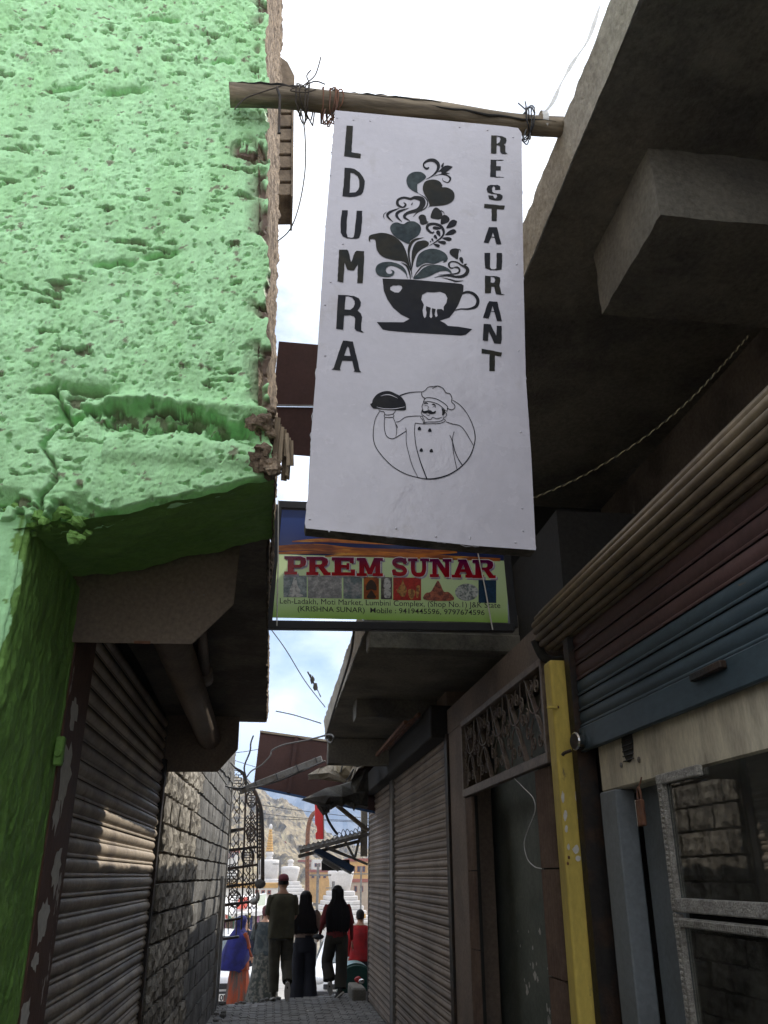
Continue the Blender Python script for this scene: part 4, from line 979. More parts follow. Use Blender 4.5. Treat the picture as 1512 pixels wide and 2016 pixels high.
# =================================================================== right-hand shop building with high canopy slab
SB = wthing('shop_building', 'dark concrete shop building on the right with a deep canopy slab', 'building', (1.9, 2, 0))
def fasciaA(U, W):
    y = -3 + 8.9 * U; z = 4.235 + .15 * W
    x = 1.05 - .04 * W + (fbm(y, z * 2, 7, 4, .6) - .5) * .012
    z = z + np.where(W > .9, (fbm(y, y * 0 + 2, 9, 4, .6) - .45) * .05, 0)
    return x, y, z
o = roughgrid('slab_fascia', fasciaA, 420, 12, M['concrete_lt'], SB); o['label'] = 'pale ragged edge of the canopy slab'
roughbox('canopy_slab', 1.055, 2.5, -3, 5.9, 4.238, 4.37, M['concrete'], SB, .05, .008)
roughbox('canopy_beam', 1.325, 2.45, 2.30, 2.92, 3.90, 4.26, M['concrete'], SB)
mb = MB(); mb.box(1.06, 2.6, 5.72, 5.88, 3.12, 4.236); mb.build('cross_wall', M['dark'], SB)
mb = MB(); mb.box(2.4, 2.6, -3, 5.72, 0, 4.236); mb.build('rear_wall', M['plaster_dark'], SB)
mb = MB(); mb.box(1.50, 2.4, -3, 4.4, 2.92, 3.0); mb.build('shutter_ledge', M['plaster_dark'], SB)
mb = MB(); mb.box(1.40, 2.4, -3.2, -3.0, 0, 4.3); mb.build('end_wall', M['plaster_dark'], SB)
mb = MB(); mb.box(1.46, 1.62, -3, 3.82, 1.965, 2.20); o = mb.build('lintel', M['cream'], SB, bevel=.008); o['label'] = 'stained cream plaster band over the shop window'
mb = MB(); mb.box(1.56, 2.4, 4.16, 4.36, 0, 2.92); mb.build('party_wall', M['plaster_dark'], SB)
mb = MB(); mb.box(1.52, 1.6, 3.82, 4.16, 0, 2.3); mb.build('dark_recess', M['dark'], SB)
V_ = MB(); c_ = (1.456, 3.47, 2.135)
pts = [(1.458, c_[1] + .062 * math.cos(t * .2618), c_[2] + .08 * math.sin(t * .2618)) for t in range(24)]
V_.add(pts, [tuple(range(24))]); vent = V_.build('vent_hole', M['dark'], SB, fixn=False)
mb = MB()
for k in range(-3, 4): mb.tube([(1.455, c_[1] - .055, c_[2] + .02 * k - .01), (1.455, c_[1] + .055, c_[2] + .02 * k - .01)], .0028, 5)
mb.build('vent_bars', M['blackiron'], vent)
for yy in (3.56, 3.37): mb = MB(); mb.ell((1.457, yy, 2.055), .006, .012, .012, 8, 5); mb.build('bolt', M['steel'], SB)

SD = wthing('grey_shop_door', 'narrow grey painted shop door with arched panel beside the display window', 'door', (1.5, 3.4, 0))
mb = MB(); mb.box(1.44, 1.53, 3.62, 3.80, 0, 1.963); mb.build('jamb', M['greypaint'], SD, bevel=.006)
mb = MB(); mb.box(1.55, 1.60, 3.05, 3.62, 0, 1.963); mb.build('leaf', M['greypaint'], SD)
mb = MB(); mb.box(1.525, 1.552, 3.28, 3.36, 0, 1.963); mb.build('stile', M['greypaint'], SD, bevel=.006)
mb = MB(); mb.prism([(1.548, 3.25, 0), (1.548, 3.25, 1.82), (1.548, 3.21, 1.83), (1.548, 3.17, 1.885), (1.548, 3.06, 1.895), (1.548, 3.06, 0)], (-.02, 0, 0)); mb.build('panel', M['greypaint'], SD, bevel=.008)
PL = wthing('hanging_padlock', 'rusty brass padlock hanging under the cream lintel by the grey door', 'padlock', (1.45, 3.36, 1.9))
mb = MB(); mb.box(1.428, 1.446, 3.335, 3.385, 1.80, 1.90); mb.build('body', M['rust'], PL, bevel=.005)
mb = MB(); mb.box(1.427, 1.447, 3.383, 3.387, 1.80, 1.90); mb.build('bright_edge', M['chrome'], PL)
mb = MB(); mb.tube([Vector(q[:3]) for q in catmull([(1.437, 3.345, 1.89), (1.437, 3.345, 1.925), (1.437, 3.36, 1.945), (1.437, 3.375, 1.925), (1.437, 3.375, 1.89)])], .005, 6); mb.tube([(1.437, 3.36, 1.94), (1.455, 3.36, 1.985)], .003, 5); mb.build('shackle', M['rust'], PL)

# display window
DW = wthing('display_window', 'shop display window in ornate silver mouldings reflecting the stone wall', 'window', (1.42, 2, 1))
def rail(name, p0, p1, w_, mat='silver'):
    mb = MB(); mb.beam(p0, p1, .022, w_, (0, 0, 1) if abs(p1[1] - p0[1]) > .1 else (0, 1, 0)); return mb.build(name, M[mat], DW, bevel=.005, seg=2)
rail('stile', (1.415, 3.095, 1.52), (1.415, 3.095, 1.965), .045); rail('stile', (1.415, 3.095, .3), (1.415, 3.095, 1.50), .045)
rail('top_rail', (1.413, 3.118, 1.948), (1.413, 2.78, 1.948), .036); rail('mid_rail', (1.413, 3.118, 1.528), (1.413, -.5, 1.528), .045); rail('mid_rail', (1.413, 3.118, 1.474), (1.413, -.5, 1.474), .03)
mb = MB()
for k in range(140): mb.tube([(1.398, 3.05 - k * .014, 1.465), (1.395, 3.044 - k * .014, 1.484)], .0045, 5)
mb.build('rope_trim', M['silver'], DW, kind='stuff')
mb = MB()
for k in range(60):
    mb.ell((1.402, 3.095, .85 + k * .018), .006, .012, .007, 6, 4)
mb.build('bead_trim', M['silver'], DW, kind='stuff')
for z0, z1 in ((1.55, 1.955), (.3, 1.46)):
    mb = MB(); mb.box(1.424, 1.428, -.5, 3.07, z0, z1); mb.build('pane', M['glass'], DW)
mb = MB(); mb.box(2.2, 2.22, -.5, 3.05, .2, 1.96); mb.build('back_board', M['dark'], DW)
mb = MB(); mb.box(1.44, 2.2, 3.04, 3.06, .2, 1.96); mb.build('side_board', M['dark'], DW)
for z0 in (1.48, .92, .25): mb = MB(); mb.box(1.44, 2.2, -.5, 3.04, z0, z0 + .015); mb.build('shelf', M['dark'], DW)
def pot(name, label, prof, loc, mat, handle=False, spout=False):
    P_ = thing(name, label, 'vessel', loc); mb = MB(); mb.lathe(prof, n=22); mb.build('body', mat, P_, smooth=True)
    h = prof[-1][1]
    if handle: mb = MB(); mb.tube([Vector(q[:3]) for q in catmull([(0, prof[2][0] * .9, h * .75), (0, prof[2][0] + .05, h * .7), (0, prof[2][0] + .05, h * .35), (0, prof[2][0] * .95, h * .25)])], .007, 6); mb.build('handle', mat, P_, smooth=True)
    if spout: mb = MB(); mb.tube([(0, -prof[2][0] * .9, h * .35), (0, -prof[2][0] - .06, h * .55), (0, -prof[2][0] - .09, h * .8)], [.018, .012, .008], 8); mb.build('spout', mat, P_, smooth=True)
    return P_
pot('copper_kettle', 'shiny copper kettle behind the lower window pane', [(.04, 0), (.07, .02), (.085, .09), (.07, .15), (.035, .18), (.03, .2), (.01, .23)], (1.62, 2.66, 1.15), M['copper'], True, True).location.z = .937
pot('brass_vase', 'small slim brass vase behind the lower window pane', [(.025, 0), (.02, .03), (.04, .09), (.018, .17), (.03, .21)], (1.60, 2.44, .937), M['brass'])
pot('steel_jug', 'thin silvery jug behind the lower window pane near the frame edge', [(.03, 0), (.045, .03), (.05, .1), (.03, .18), (.036, .22)], (1.62, 2.26, .937), M['chrome'], True)
pot('dark_teapot', 'dark rounded teapot with handle behind the upper window pane', [(.05, 0), (.09, .02), (.12, .08), (.10, .14), (.05, .17), (.06, .2), (.05, .24), (.015, .27)], (1.62, 2.68, 1.495), M['inkC'], True)

# rolled shutter above the window
RS = wthing('rolled_shutter', 'half raised shop shutter, tan coil over maroon and blue slats', 'shutter', (1.45, 2, 2.2))
cx, cz, rr_ = 1.452, 2.845, .118
for k in range(10):
    a0, a1 = R(100 + k * 20), R(100 + (k + 1) * 20 - 1.2)
    prof = []
    for q in range(6):
        t = a0 + (a1 - a0) * q / 5; r_ = rr_ + .006 * math.sin(math.pi * q / 5) - (.006 if q in (0, 5) else 0); prof.append((cx + r_ * math.cos(t), cz + r_ * math.sin(t)))
    mb = MB(); y1 = 4.27 + random.uniform(-.012, .012)
    mb.loft([[(px, y_, pz) for px, pz in prof] for y_ in (-2.5, y1)], cap=False, closed=False); mb.build('coil_slat', M['awning'], RS, smooth=True)
mb = MB(); mb.tube([(cx, -2.5, cz), (cx, 4.24, cz)], rr_ - .012, 20); mb.build('coil_core', M['dark'], RS)
sb_ = slat_mesh('slat', 6.45, M['blue'], .0745, -1, .007); smr = slat_mesh('slat', 6.45, M['maroon'], .0745, -1, .007)
for k in range(6):
    o = link('slat', sb_ if k < 3 else smr, RS); o.location = Vector((1.447, -2.5, 2.272 + k * .0745)) - Vector((1.45, 2, 2.2))
mb = MB(); mb.box(1.425, 1.452, -2.5, 3.955, 2.158, 2.270); mb.build('bottom_bar', M['blue'], RS, bevel=.006)
mb = MB(); mb.box(1.40, 1.425, 2.52, 2.74, 2.235, 2.262); mb.build('pull_handle', M['blackiron'], RS, bevel=.004)
mb = MB(); mb.box(1.41, 1.50, 3.96, 4.03, 0, 2.72); mb.build('guide_rail', M['blackiron'], RS)
CL = wthing('chrome_lock', 'round chrome shutter lock between the yellow post and the blue shutter', 'lock', (1.4, 3.93, 2.2))
mb = MB(); mb.tube([(1.415, 3.90, 2.20), (1.375, 3.89, 2.20)], .042, 18); mb.build('barrel', M['chrome'], CL, bevel=.006)
mb = MB(); mb.tube([Vector(q[:3]) for q in catmull([(1.39, 3.98, 2.17), (1.36, 3.99, 2.16), (1.35, 4.0, 2.15)])], .008, 6); mb.build('hasp', M['blackiron'], CL)
BP = wthing('black_bracket', 'thick black coil bracket above the yellow post', 'bracket', (1.35, 4.3, 2.7))
mb = MB(); mb.tube([Vector(q[:3]) for q in catmull([(1.36, 4.33, 2.80), (1.40, 4.33, 2.71), (1.46, 4.30, 2.68), (1.52, 4.2, 2.68)])], .026, 10); mb.build('arm', M['dark'], BP, smooth=True)
# yellow post
YPO = wthing('yellow_post', 'mustard yellow painted post with torn paper scraps', 'post', (1.4, 4.1, 0))
mb = MB(); mb.box(1.34, 1.485, 4.05, 4.16, 0, 2.625); mb.build('shaft', M['yellow'], YPO, bevel=.014, seg=3)
for (u, v, w_, h_) in [(1108, 1569, 8, 24), (1136, 1565, 12, 26), (1113, 1606, 8, 22), (1139, 1606, 7, 16), (1115, 1632, 7, 18), (1143, 1628, 9, 18), (1119, 1668, 6, 14), (1134, 1672, 14, 22), (1138, 1690, 12, 12)]:
    A_ = Art((0, 0), 1, 4.05 - .003); rnd = random.Random(u + v)
    A_.fill([(u + w_ / 2 * math.cos(t * .628) * rnd.uniform(.6, 1.1), v + h_ / 2 * math.sin(t * .628) * rnd.uniform(.7, 1.1)) for t in range(10)]); A_.done('paper_scrap', M['paper'], YPO)
mb = MB(); mb.beam(atY(1077, 1393, 4.04), atY(1097, 1393, 4.04), .012, .016, (0, 1, 0)); mb.build('latch', M['yellow'], YPO, bevel=.002)
mb = MB()
for (u, v) in [(1118, 1700), (1120, 1688), (1099, 1392)]: mb.ell(atY(u, v, 4.047), .006, .004, .008, 6, 4)
mb.build('nail', M['rust'], YPO)

# =================================================================== second building: grille doorway and two shutters
BB = wthing('low_shop_row', 'low brown shop row with a ragged concrete canopy further down the right side', 'building', (1.6, 9, 0))
mb = MB(); mb.box(1.56, 2.4, 4.37, 5.7, 2.92, 3.6); mb.build('dark_bulkhead', M['dark'], BB)
mb = MB(); mb.box(1.425, 1.62, 4.38, 7.17, 2.722, 2.93); mb.build('door_lintel', M['brownwall'], BB, bevel=.005)
mb = MB(); mb.box(1.42, 1.62, 6.53, 7.10, 0, 2.718); mb.build('pier', M['brownwall'], BB, bevel=.006)
mb = MB(); mb.box(1.40, 1.62, 10.60, 10.82, 0, 2.72); mb.build('pier', M['steel'], BB, bevel=.006)
mb = MB(); mb.box(1.43, 1.62, 13.46, 13.6, -.1, 2.9); mb.build('pier', M['blackiron'], BB)
mb = MB(); mb.box(1.40, 1.62, 7.10, 7.18, 0, 2.72); mb.build('guide', M['blackiron'], BB)
mb = MB(); mb.box(1.28, 1.62, 7.17, 13.6, 2.70, 2.97); mb.build('shutter_box', M['dark'], BB, bevel=.01)
mb = MB(); mb.box(1.425, 1.62, 7.18, 13.6, 2.972, 3.094); mb.build('upper_wall', M['brownwall'], BB)
mb = MB(); mb.box(2.5, 2.7, 4.4, 13.6, 0, 3.12); mb.build('rear_wall', M['plaster_dark'], BB)
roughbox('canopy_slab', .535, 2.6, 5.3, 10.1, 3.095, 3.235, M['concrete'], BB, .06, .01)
mb = MB(); mb.box(2.05, 6, 13.9, 17.0, -.6, 4.2); mb.build('far_shade_block', M['brownwall'], BB)  # unseen neighbour block, added and sized to shade people at the alley mouth
def fasciaB(U, W):
    y = 5.3 + 4.85 * U; z = 3.09 + .155 * W + np.where(W > .9, (fbm(y, y * 0 + 7, 6, 4, .6) - .5) * .05, 0)
    x = .525 - .025 * W + (fbm(y, z * 2, 6, 4, .6) - .5) * .02 + .06 * np.clip((y - 9.6) / .5, 0, 1) ** 2
    return x, y, z
o = roughgrid('slab_fascia', fasciaB, 240, 10, M['concrete_lt'], BB); o['label'] = 'weathered pale edge of the lower canopy'
mb = MB(); mb.box(.55, 2.5, 5.29, 5.45, 2.97, 3.092); mb.build('edge_beam', M['concrete'], BB, bevel=.01)
roughbox('canopy_beam', .68, 1.42, 7.6, 7.95, 2.93, 3.11, M['concrete'], BB)
mb = MB(); mb.box(.57, 1.42, 9.95, 10.12, 2.80, 3.092); mb.build('canopy_beam', M['concrete'], BB, bevel=.01)
mb = MB(); mb.box(1.0, 2.6, 10.12, 13.6, 3.12, 3.22); mb.build('roof', M['concrete'], BB)
sm2 = slat_mesh('slat', 3.40, M['shutter2'], .075, -1); sm3 = slat_mesh('slat', 2.62, M['shutter2'], .075, -1)
for nm, lab, y0, L_, me_ in (('roller_shutter', 'closed dusty pink brown shutter next to the grille doorway', 7.19, 3.40, sm2), ('roller_shutter', 'closed dusty pink brown shutter at the far alley corner', 10.83, 2.62, sm3)):
    T_ = wthing(nm, lab, 'shutter', (1.43, y0 + L_ / 2, 0), 'closed shutters on the right')
    z = .02
    while z < 2.70:
        o = link('slat', me_, T_); o.location = Vector((1.445, y0, z)) - Vector(WORLD[T_.name]); o.rotation_euler = (0, random.uniform(-.01, .01), 0); z += .075
    mb = MB(); mb.box(1.40, 1.46, y0 - .012, y0 + .03, 0, 2.7); mb.build('guide_rail', M['blackiron'], T_)
    mb = MB(); mb.box(1.46, 1.48, y0, y0 + L_, 0, 2.7); mb.build('back_panel', M['dark'], T_)
# rack under the lower canopy
RK = wthing('iron_rack', 'rusty iron rack fixed under the lower canopy above the shutters', 'rack', (1.2, 8.5, 2.8))
for q0, q1 in [((1.22, 7.4, 2.93), (1.22, 9.6, 2.93)), ((1.10, 7.4, 2.86), (1.10, 9.6, 2.86))]:
    mb = MB(); mb.beam(q0, q1, .03, .03); mb.build('rail', M['rust'], RK)
for k in range(7): mb = MB(); mb.beam((1.23, 7.5 + k * .33, 2.935), (1.09, 7.6 + k * .33, 2.855), .012, .012); mb.build('rung', M['rust'], RK)

# grille doorway
GD = wthing('grille_doorway', 'brown doorway with scrolled iron grille above and fluted side panels', 'doorway', (1.42, 5.4, 0))
yA, yB, zA, zB = 4.41, 6.51, 2.215, 2.70
for p0, p1, h_ in [((1.42, yA, zB), (1.42, yB, zB), .04), ((1.418, yA - .02, 2.19), (1.418, yB + .02, 2.19), .055), ((1.42, yA, 2.21), (1.42, yA, 2.72), .03), ((1.42, yB, 2.21), (1.42, yB, 2.72), .03)]:
    mb = MB(); mb.beam(p0, p1, .04, h_, (0, 0, 1) if abs(p1[1] - p0[1]) > .1 else (0, 1, 0)); mb.build('grille_frame', M['grille'], GD, bevel=.003)
def spiral(turn=1.6, r0=.062, n=26, flip=1):
    pts = []
    for k in range(n):
        t = k / (n - 1); a_ = turn * 2 * math.pi * t; r_ = r0 * (1 - .8 * t); pts.append((0, flip * r_ * math.sin(a_), r_ * math.cos(a_)))
    return pts
SPM = {}
for f_ in (1, -1):
    mb = MB(); mb.tube(spiral(flip=f_), .0052, 5); me = bpy.data.meshes.new('scroll'); me.from_pydata(mb.v, [], mb.f); me.materials.append(M['grille']); me.polygons.foreach_set('use_smooth', [True] * len(me.polygons)); SPM[f_] = me
NC = 5; cw = (yB - yA) / NC
for k in range(NC):
    y0 = yA + k * cw; ym = y0 + cw / 2; y1 = y0 + cw
    mb = MB(); mb.beam((1.43, y0 + .02, zA), (1.43, y0 + cw * .92, zB), .008, .028, (1, 0, 0)); mb.build('diagonal_bar', M['grille'], GD)
    mb = MB(); mb.tube([Vector(q[:3]) for q in catmull([(1.424, y0 + .06, zB - .02), (1.424, y0 + .10, zB - .20), (1.424, ym, zB - .24), (1.424, y1 - .10, zB - .20), (1.424, y1 - .05, zB - .02)])], .0055, 5); mb.build('hanging_loop', M['grille'], GD, smooth=True)
    mb = MB(); mb.tube([Vector(q[:3]) for q in catmull([(1.424, y0 + .08, zA + .02), (1.424, y0 + .12, zA + .18), (1.424, ym, zA + .23), (1.424, y1 - .12, zA + .18), (1.424, y1 - .08, zA + .02)])], .0055, 5); mb.build('standing_loop', M['grille'], GD, smooth=True)
    for (dy, dz, f_) in [(-.06, .39, 1), (.06, .39, -1), (-.06, .09, -1), (.06, .09, 1), (-.17, .25, 1), (.17, .25, -1), (-.155, .33, -1), (.155, .16, 1)]:
        o = link('scroll', SPM[f_], GD); o.location = Vector((1.422, ym + dy, zA + dz)) - Vector((1.42, 5.4, 0)); o.scale = (1, .8, .8)
def flutes(y0, y1, n):
    for s_ in range(5):
        z0 = max(0, 2.16 - .5 * (s_ + 1)); z1 = 2.16 - .5 * s_ - .008
        if z1 <= z0: continue
        mb = MB()
        for k in range(n):
            yc = y0 + (y1 - y0) * (k + .5) / n; mb.lathe([((y1 - y0) / n * .42, z0), ((y1 - y0) / n * .42, z1)], (1.432, yc, 0), 10)
        mb.build('fluted_panel', M['fluted'], GD, kind='stuff')
    mb = MB(); mb.box(1.437, 1.46, y0, y1, 0, 2.16); mb.build('shade_backing', M['dark'], GD)  # near-black backing paints the shade into the gaps between flutes
flutes(4.43, 4.71, 7); flutes(6.30, 6.50, 4)
mb = MB()
for k in range(44): mb.box(1.48, 1.50, 4.74, 4.80, .1 + k * .047, .118 + k * .047)
mb.build('rack_teeth', M['steel'], GD, kind='stuff')
mb = MB(); mb.box(1.50, 1.52, 4.72, 4.9, 0, 2.2); mb.build('teeth_backing', M['dark'], GD)
ID = wthing('dark_green_panel', 'dark green board with torn paper remnants standing inside the grille doorway', 'board', (1.8, 5.6, 0))
mb = MB(); mb.box(1.66, 1.70, 4.92, 6.7, 0, 2.70); mb.build('board', M['greendoor'], ID)
for k in range(20):
    rnd = random.Random(k * 3); y_, z_ = rnd.uniform(5.35, 6.15), rnd.choice([1.28, 1.2, 1.05, .92, .85, 1.12, .98]) + rnd.uniform(-.03, .03); s = rnd.uniform(.008, .03) * (1.5 if z_ < 1.08 else .8)
    mb = MB(); mb.add([(1.657, y_ + s * math.cos(t * .7) * rnd.uniform(.4, 1.3), z_ + s * math.sin(t * .7) * rnd.uniform(.5, 1.2)) for t in range(9)], [tuple(range(9))]); mb.build('paper_remnant', M['paper'], ID, fixn=False)
mb = MB(); mb.box(1.62, 2.5, 7.0, 7.05, 0, 2.72); mb.build('inner_wall', M['dark'], ID)
WL = wthing('white_lead', 'thin white cable looping down inside the grille doorway', 'cable', tuple(atX(1040, 1600, 1.44)))
mb = MB(); mb.tube([Vector(q[:3]) for q in catmull([tuple(atX(u, v, 1.415)) for u, v in [(1012, 1532), (1032, 1552), (1050, 1572), (1053, 1598), (1040, 1632), (1032, 1660), (1038, 1690), (1052, 1706), (1066, 1710)]], sub=8)], .0028, 5); mb.build('strand', M['white'], WL, smooth=True)

# twisted cord slung under the high canopy
TCd = wthing('twisted_cord', 'pale twisted cord sagging under the dark canopy to the right of the white board', 'cord', tuple(atY(1250, 880, 3.6)))
key = [(1030, 986, 4.45), (1052, 980, 4.3), (1150, 936, 3.85), (1260, 868, 3.45), (1350, 795, 3.2), (1420, 722, 3.05), (1475, 660, 2.94)]
ctr = [Vector(q[:3]) for q in catmull([tuple(atY(*q)) for q in key], sub=60)]
for ph, mt in ((0, M['cord']), (math.pi, M['cordd'])):
    mb = MB(); pts = []
    for i, q in enumerate(ctr):
        d_ = (ctr[min(i + 1, len(ctr) - 1)] - ctr[max(i - 1, 0)]).normalized(); u_ = d_.cross(Vector((0, 0, 1))).normalized(); v_ = u_.cross(d_)
        an = i * .55 + ph; pts.append(q + (u_ * math.cos(an) + v_ * math.sin(an)) * .0032)
    mb.tube(pts, .0028, 5); mb.build('strand', mt, TCd, smooth=True)
# cables on the lower canopy edge
KC = wthing('canopy_cable', 'grey cable hanging in a loop down the edge of the lower canopy', 'cable', tuple(atX(660, 1380, .45)))
mb = MB(); mb.tube([Vector(q[:3]) for q in catmull([tuple(atX(u, v, .44)) for u, v in [(697, 1238), (690, 1290), (672, 1350), (655, 1405), (645, 1440), (643, 1456), (652, 1462), (657, 1452), (648, 1446), (625, 1452)]], sub=8)], .008, 6); mb.build('strand', M['greycable'], KC, smooth=True)
# =================================================================== hills
def hill():
    sil = [(380, 1500), (430, 1528), (470, 1545), (500, 1556), (513, 1563), (528, 1580), (540, 1587), (553, 1582), (566, 1586), (580, 1598), (600, 1613), (623, 1636), (644, 1652), (680, 1672), (730, 1690), (800, 1702)]
    pts = [atY(u, v, 260) for u, v in sil]; sxs = [p_.x for p_ in pts]; szs = [p_.z for p_ in pts]
    nx, ny = 260, 150
    X_, T_ = np.meshgrid(np.linspace(-75, 70, nx), np.linspace(0, 1, ny))
    Y_ = 118 + 230 * T_
    top = np.interp(X_ * 260 / Y_, sxs, szs)
    prof = np.clip((Y_ - 118) / 142, 0, 1); back_ = np.clip((Y_ - 260) / 90, 0, 1)
    base = -3.4
    rid = 1 - np.abs(2 * fbm(X_ * .035 + T_ * 2.2 + 5, Y_ * .016, 1.0, 5, .55) - 1)
    rid2 = 1 - np.abs(2 * fbm(X_ * .5 + Y_ * .35, Y_ * .12, .35, 4, .6) - 1)
    Z_ = base + (top - base) * prof ** 1.15 * (1 - .6 * back_)
    Z_ += (rid - .65) * 7 * np.sin(math.pi * np.clip(prof, 0, 1)) + (rid2 - .6) * 5.5 * prof * (1 - .5 * back_) + (fbm(X_, Y_, .6, 3) - .5) * 2.6 * prof
    V_ = np.stack([X_, Y_, Z_], -1).reshape(-1, 3); ix = np.arange(nx * ny).reshape(ny, nx)
    F_ = np.stack([ix[:-1, :-1], ix[:-1, 1:], ix[1:, 1:], ix[1:, :-1]], -1).reshape(-1, 4)
    me = bpy.data.meshes.new('rocky_hill'); me.from_pydata(V_.tolist(), [], F_.tolist())
    me.materials.append(pm('bare_rock', (.27, .21, .12), .95, (.11, .085, .052), vs=.35, fine=.25, fs=1.2, bump=1., bs=.8, bump2=1., bs2=.25, c3=(.34, .285, .165), c3s=.45, c3lo=.55, c3hi=.66, stretch=(1.2, .5, .6)))
    me.polygons.foreach_set('use_smooth', [False] * len(me.polygons))
    link('rocky_hill', me, None, kind='structure')
hill()
def farmt():
    nx, ny = 160, 50
    sil = [(300, 1600), (440, 1590), (480, 1560), (520, 1535), (560, 1510), (620, 1490), (700, 1480), (760, 1500), (900, 1520), (1200, 1560)]
    pts = [atY(u, v, 900) for u, v in sil]
    X_, T_ = np.meshgrid(np.linspace(-225, 375, nx), np.linspace(0, 1, ny)); Y_ = 600 + 400 * T_
    top = np.interp(X_ * 900 / Y_, [p_.x for p_ in pts], [p_.z for p_ in pts])
    prof = np.clip((Y_ - 600) / 300, 0, 1)
    Z_ = -15 + (top + 15) * prof - np.clip((Y_ - 900) / 100, 0, 1) * 75 + (1 - np.abs(2 * fbm(X_ * .016 + 3, Y_ * .006, 1, 5, .55) - 1) - .6) * 33 * np.sin(math.pi * prof * .9)
    V_ = np.stack([X_, Y_, Z_], -1).reshape(-1, 3); ix = np.arange(nx * ny).reshape(ny, nx)
    F_ = np.stack([ix[:-1, :-1], ix[:-1, 1:], ix[1:, 1:], ix[1:, :-1]], -1).reshape(-1, 4)
    me = bpy.data.meshes.new('far_mountain'); me.from_pydata(V_.tolist(), [], F_.tolist())
    me.materials.append(pm('far_rock', (.16, .17, .20), .95, (.26, .25, .25), vs=.016, fine=.15, fs=.08, bump=.5, bs=.08))
    link('far_mountain', me, None, kind='structure')
farmt()
# =================================================================== houses
def house(label, u0, u1, v0, v1, Y, mat, depth=6, wins=(), trim=None, base=None):
    p0 = atY(u0, v0, Y); p1 = atY(u1, v1, Y)
    zb_ = base if base is not None else p1.z
    H_ = wthing('house', label, 'house', ((p0.x + p1.x) / 2, Y, zb_), 'houses beyond the stupas')
    mb = MB(); mb.box(p0.x, p1.x, Y, Y + depth, zb_, p0.z); mb.build('wall', mat, H_)
    if trim: mb = MB(); mb.box(p0.x - .15, p1.x + .15, Y - .12, Y + depth + .1, p0.z, p0.z + .35); mb.build('roof_band', trim, H_)
    for (a0, b0, a1, b1) in wins:
        q0 = atY(a0, b0, Y); q1 = atY(a1, b1, Y)
        mb = MB(); mb.box(q0.x - .06, q1.x + .06, Y - .06, Y + .05, q1.z - .06, q0.z + .06); w_ = mb.build('window', M['redbrown'], H_)
        mb = MB(); mb.box(q0.x, q1.x, Y - .075, Y, q1.z, q0.z); mb.build('pane', M['window'], w_)
    return H_
house('small orange house with two windows on the rocky hill', 543, 561, 1660, 1677, 190, M['ochre'], 7, [(546, 1664, 549.5, 1672), (553, 1664, 556.5, 1672)], M['redbrown'])
house('long ochre wall building between the right stupas', 611, 648, 1717, 1736, 130, M['ochre'], 8, [(614, 1722, 618, 1728), (626, 1722, 630, 1728), (637, 1722, 641, 1728)], M['redbrown'], -3.2)
house('tall ochre yellow building at the right behind the awning', 688, 724, 1696, 1736, 110, M['ochre'], 10, [(694, 1706, 698, 1716), (704, 1706, 708, 1716), (714, 1706, 718, 1716)], M['redbrown'], -3.2)
house('low red brown house under the yellow building', 690, 726, 1737, 1775, 100, M['tanwall'], 6, [(698, 1745, 702, 1755), (710, 1745, 714, 1755)], M['redbrown'], -3.2)
house('tan village house at the foot of the hill', 588, 622, 1697, 1712, 160, M['tanwall'], 8, [(592, 1701, 594.5, 1706), (600, 1701, 602.5, 1706), (608, 1701, 610.5, 1706)], M['redbrown'], -2)
house('pale grey village house behind the lamp post', 617, 634, 1692, 1722, 150, M['whitewall'], 7, [(620, 1700, 623, 1706), (627, 1700, 630, 1706)], None, -2)
house('white village house seen through the iron staircase', 440, 466, 1678, 1692, 140, M['whitewall'], 7, [(445, 1681, 450, 1688), (456, 1681, 460, 1688)], M['redbrown'], -2)
house('grey flat roofed house below the crag', 520, 537, 1648, 1665, 210, M['stoneB'], 8, [(523, 1652, 526, 1657)], None)
house('long whitewashed wall house behind the market stall', 425, 560, 1748, 1775, 75, M['whitewall'], 5, [(504, 1754, 508, 1759), (516, 1754, 520, 1759), (528, 1754, 532, 1759)], M['ochre'], -3.2)
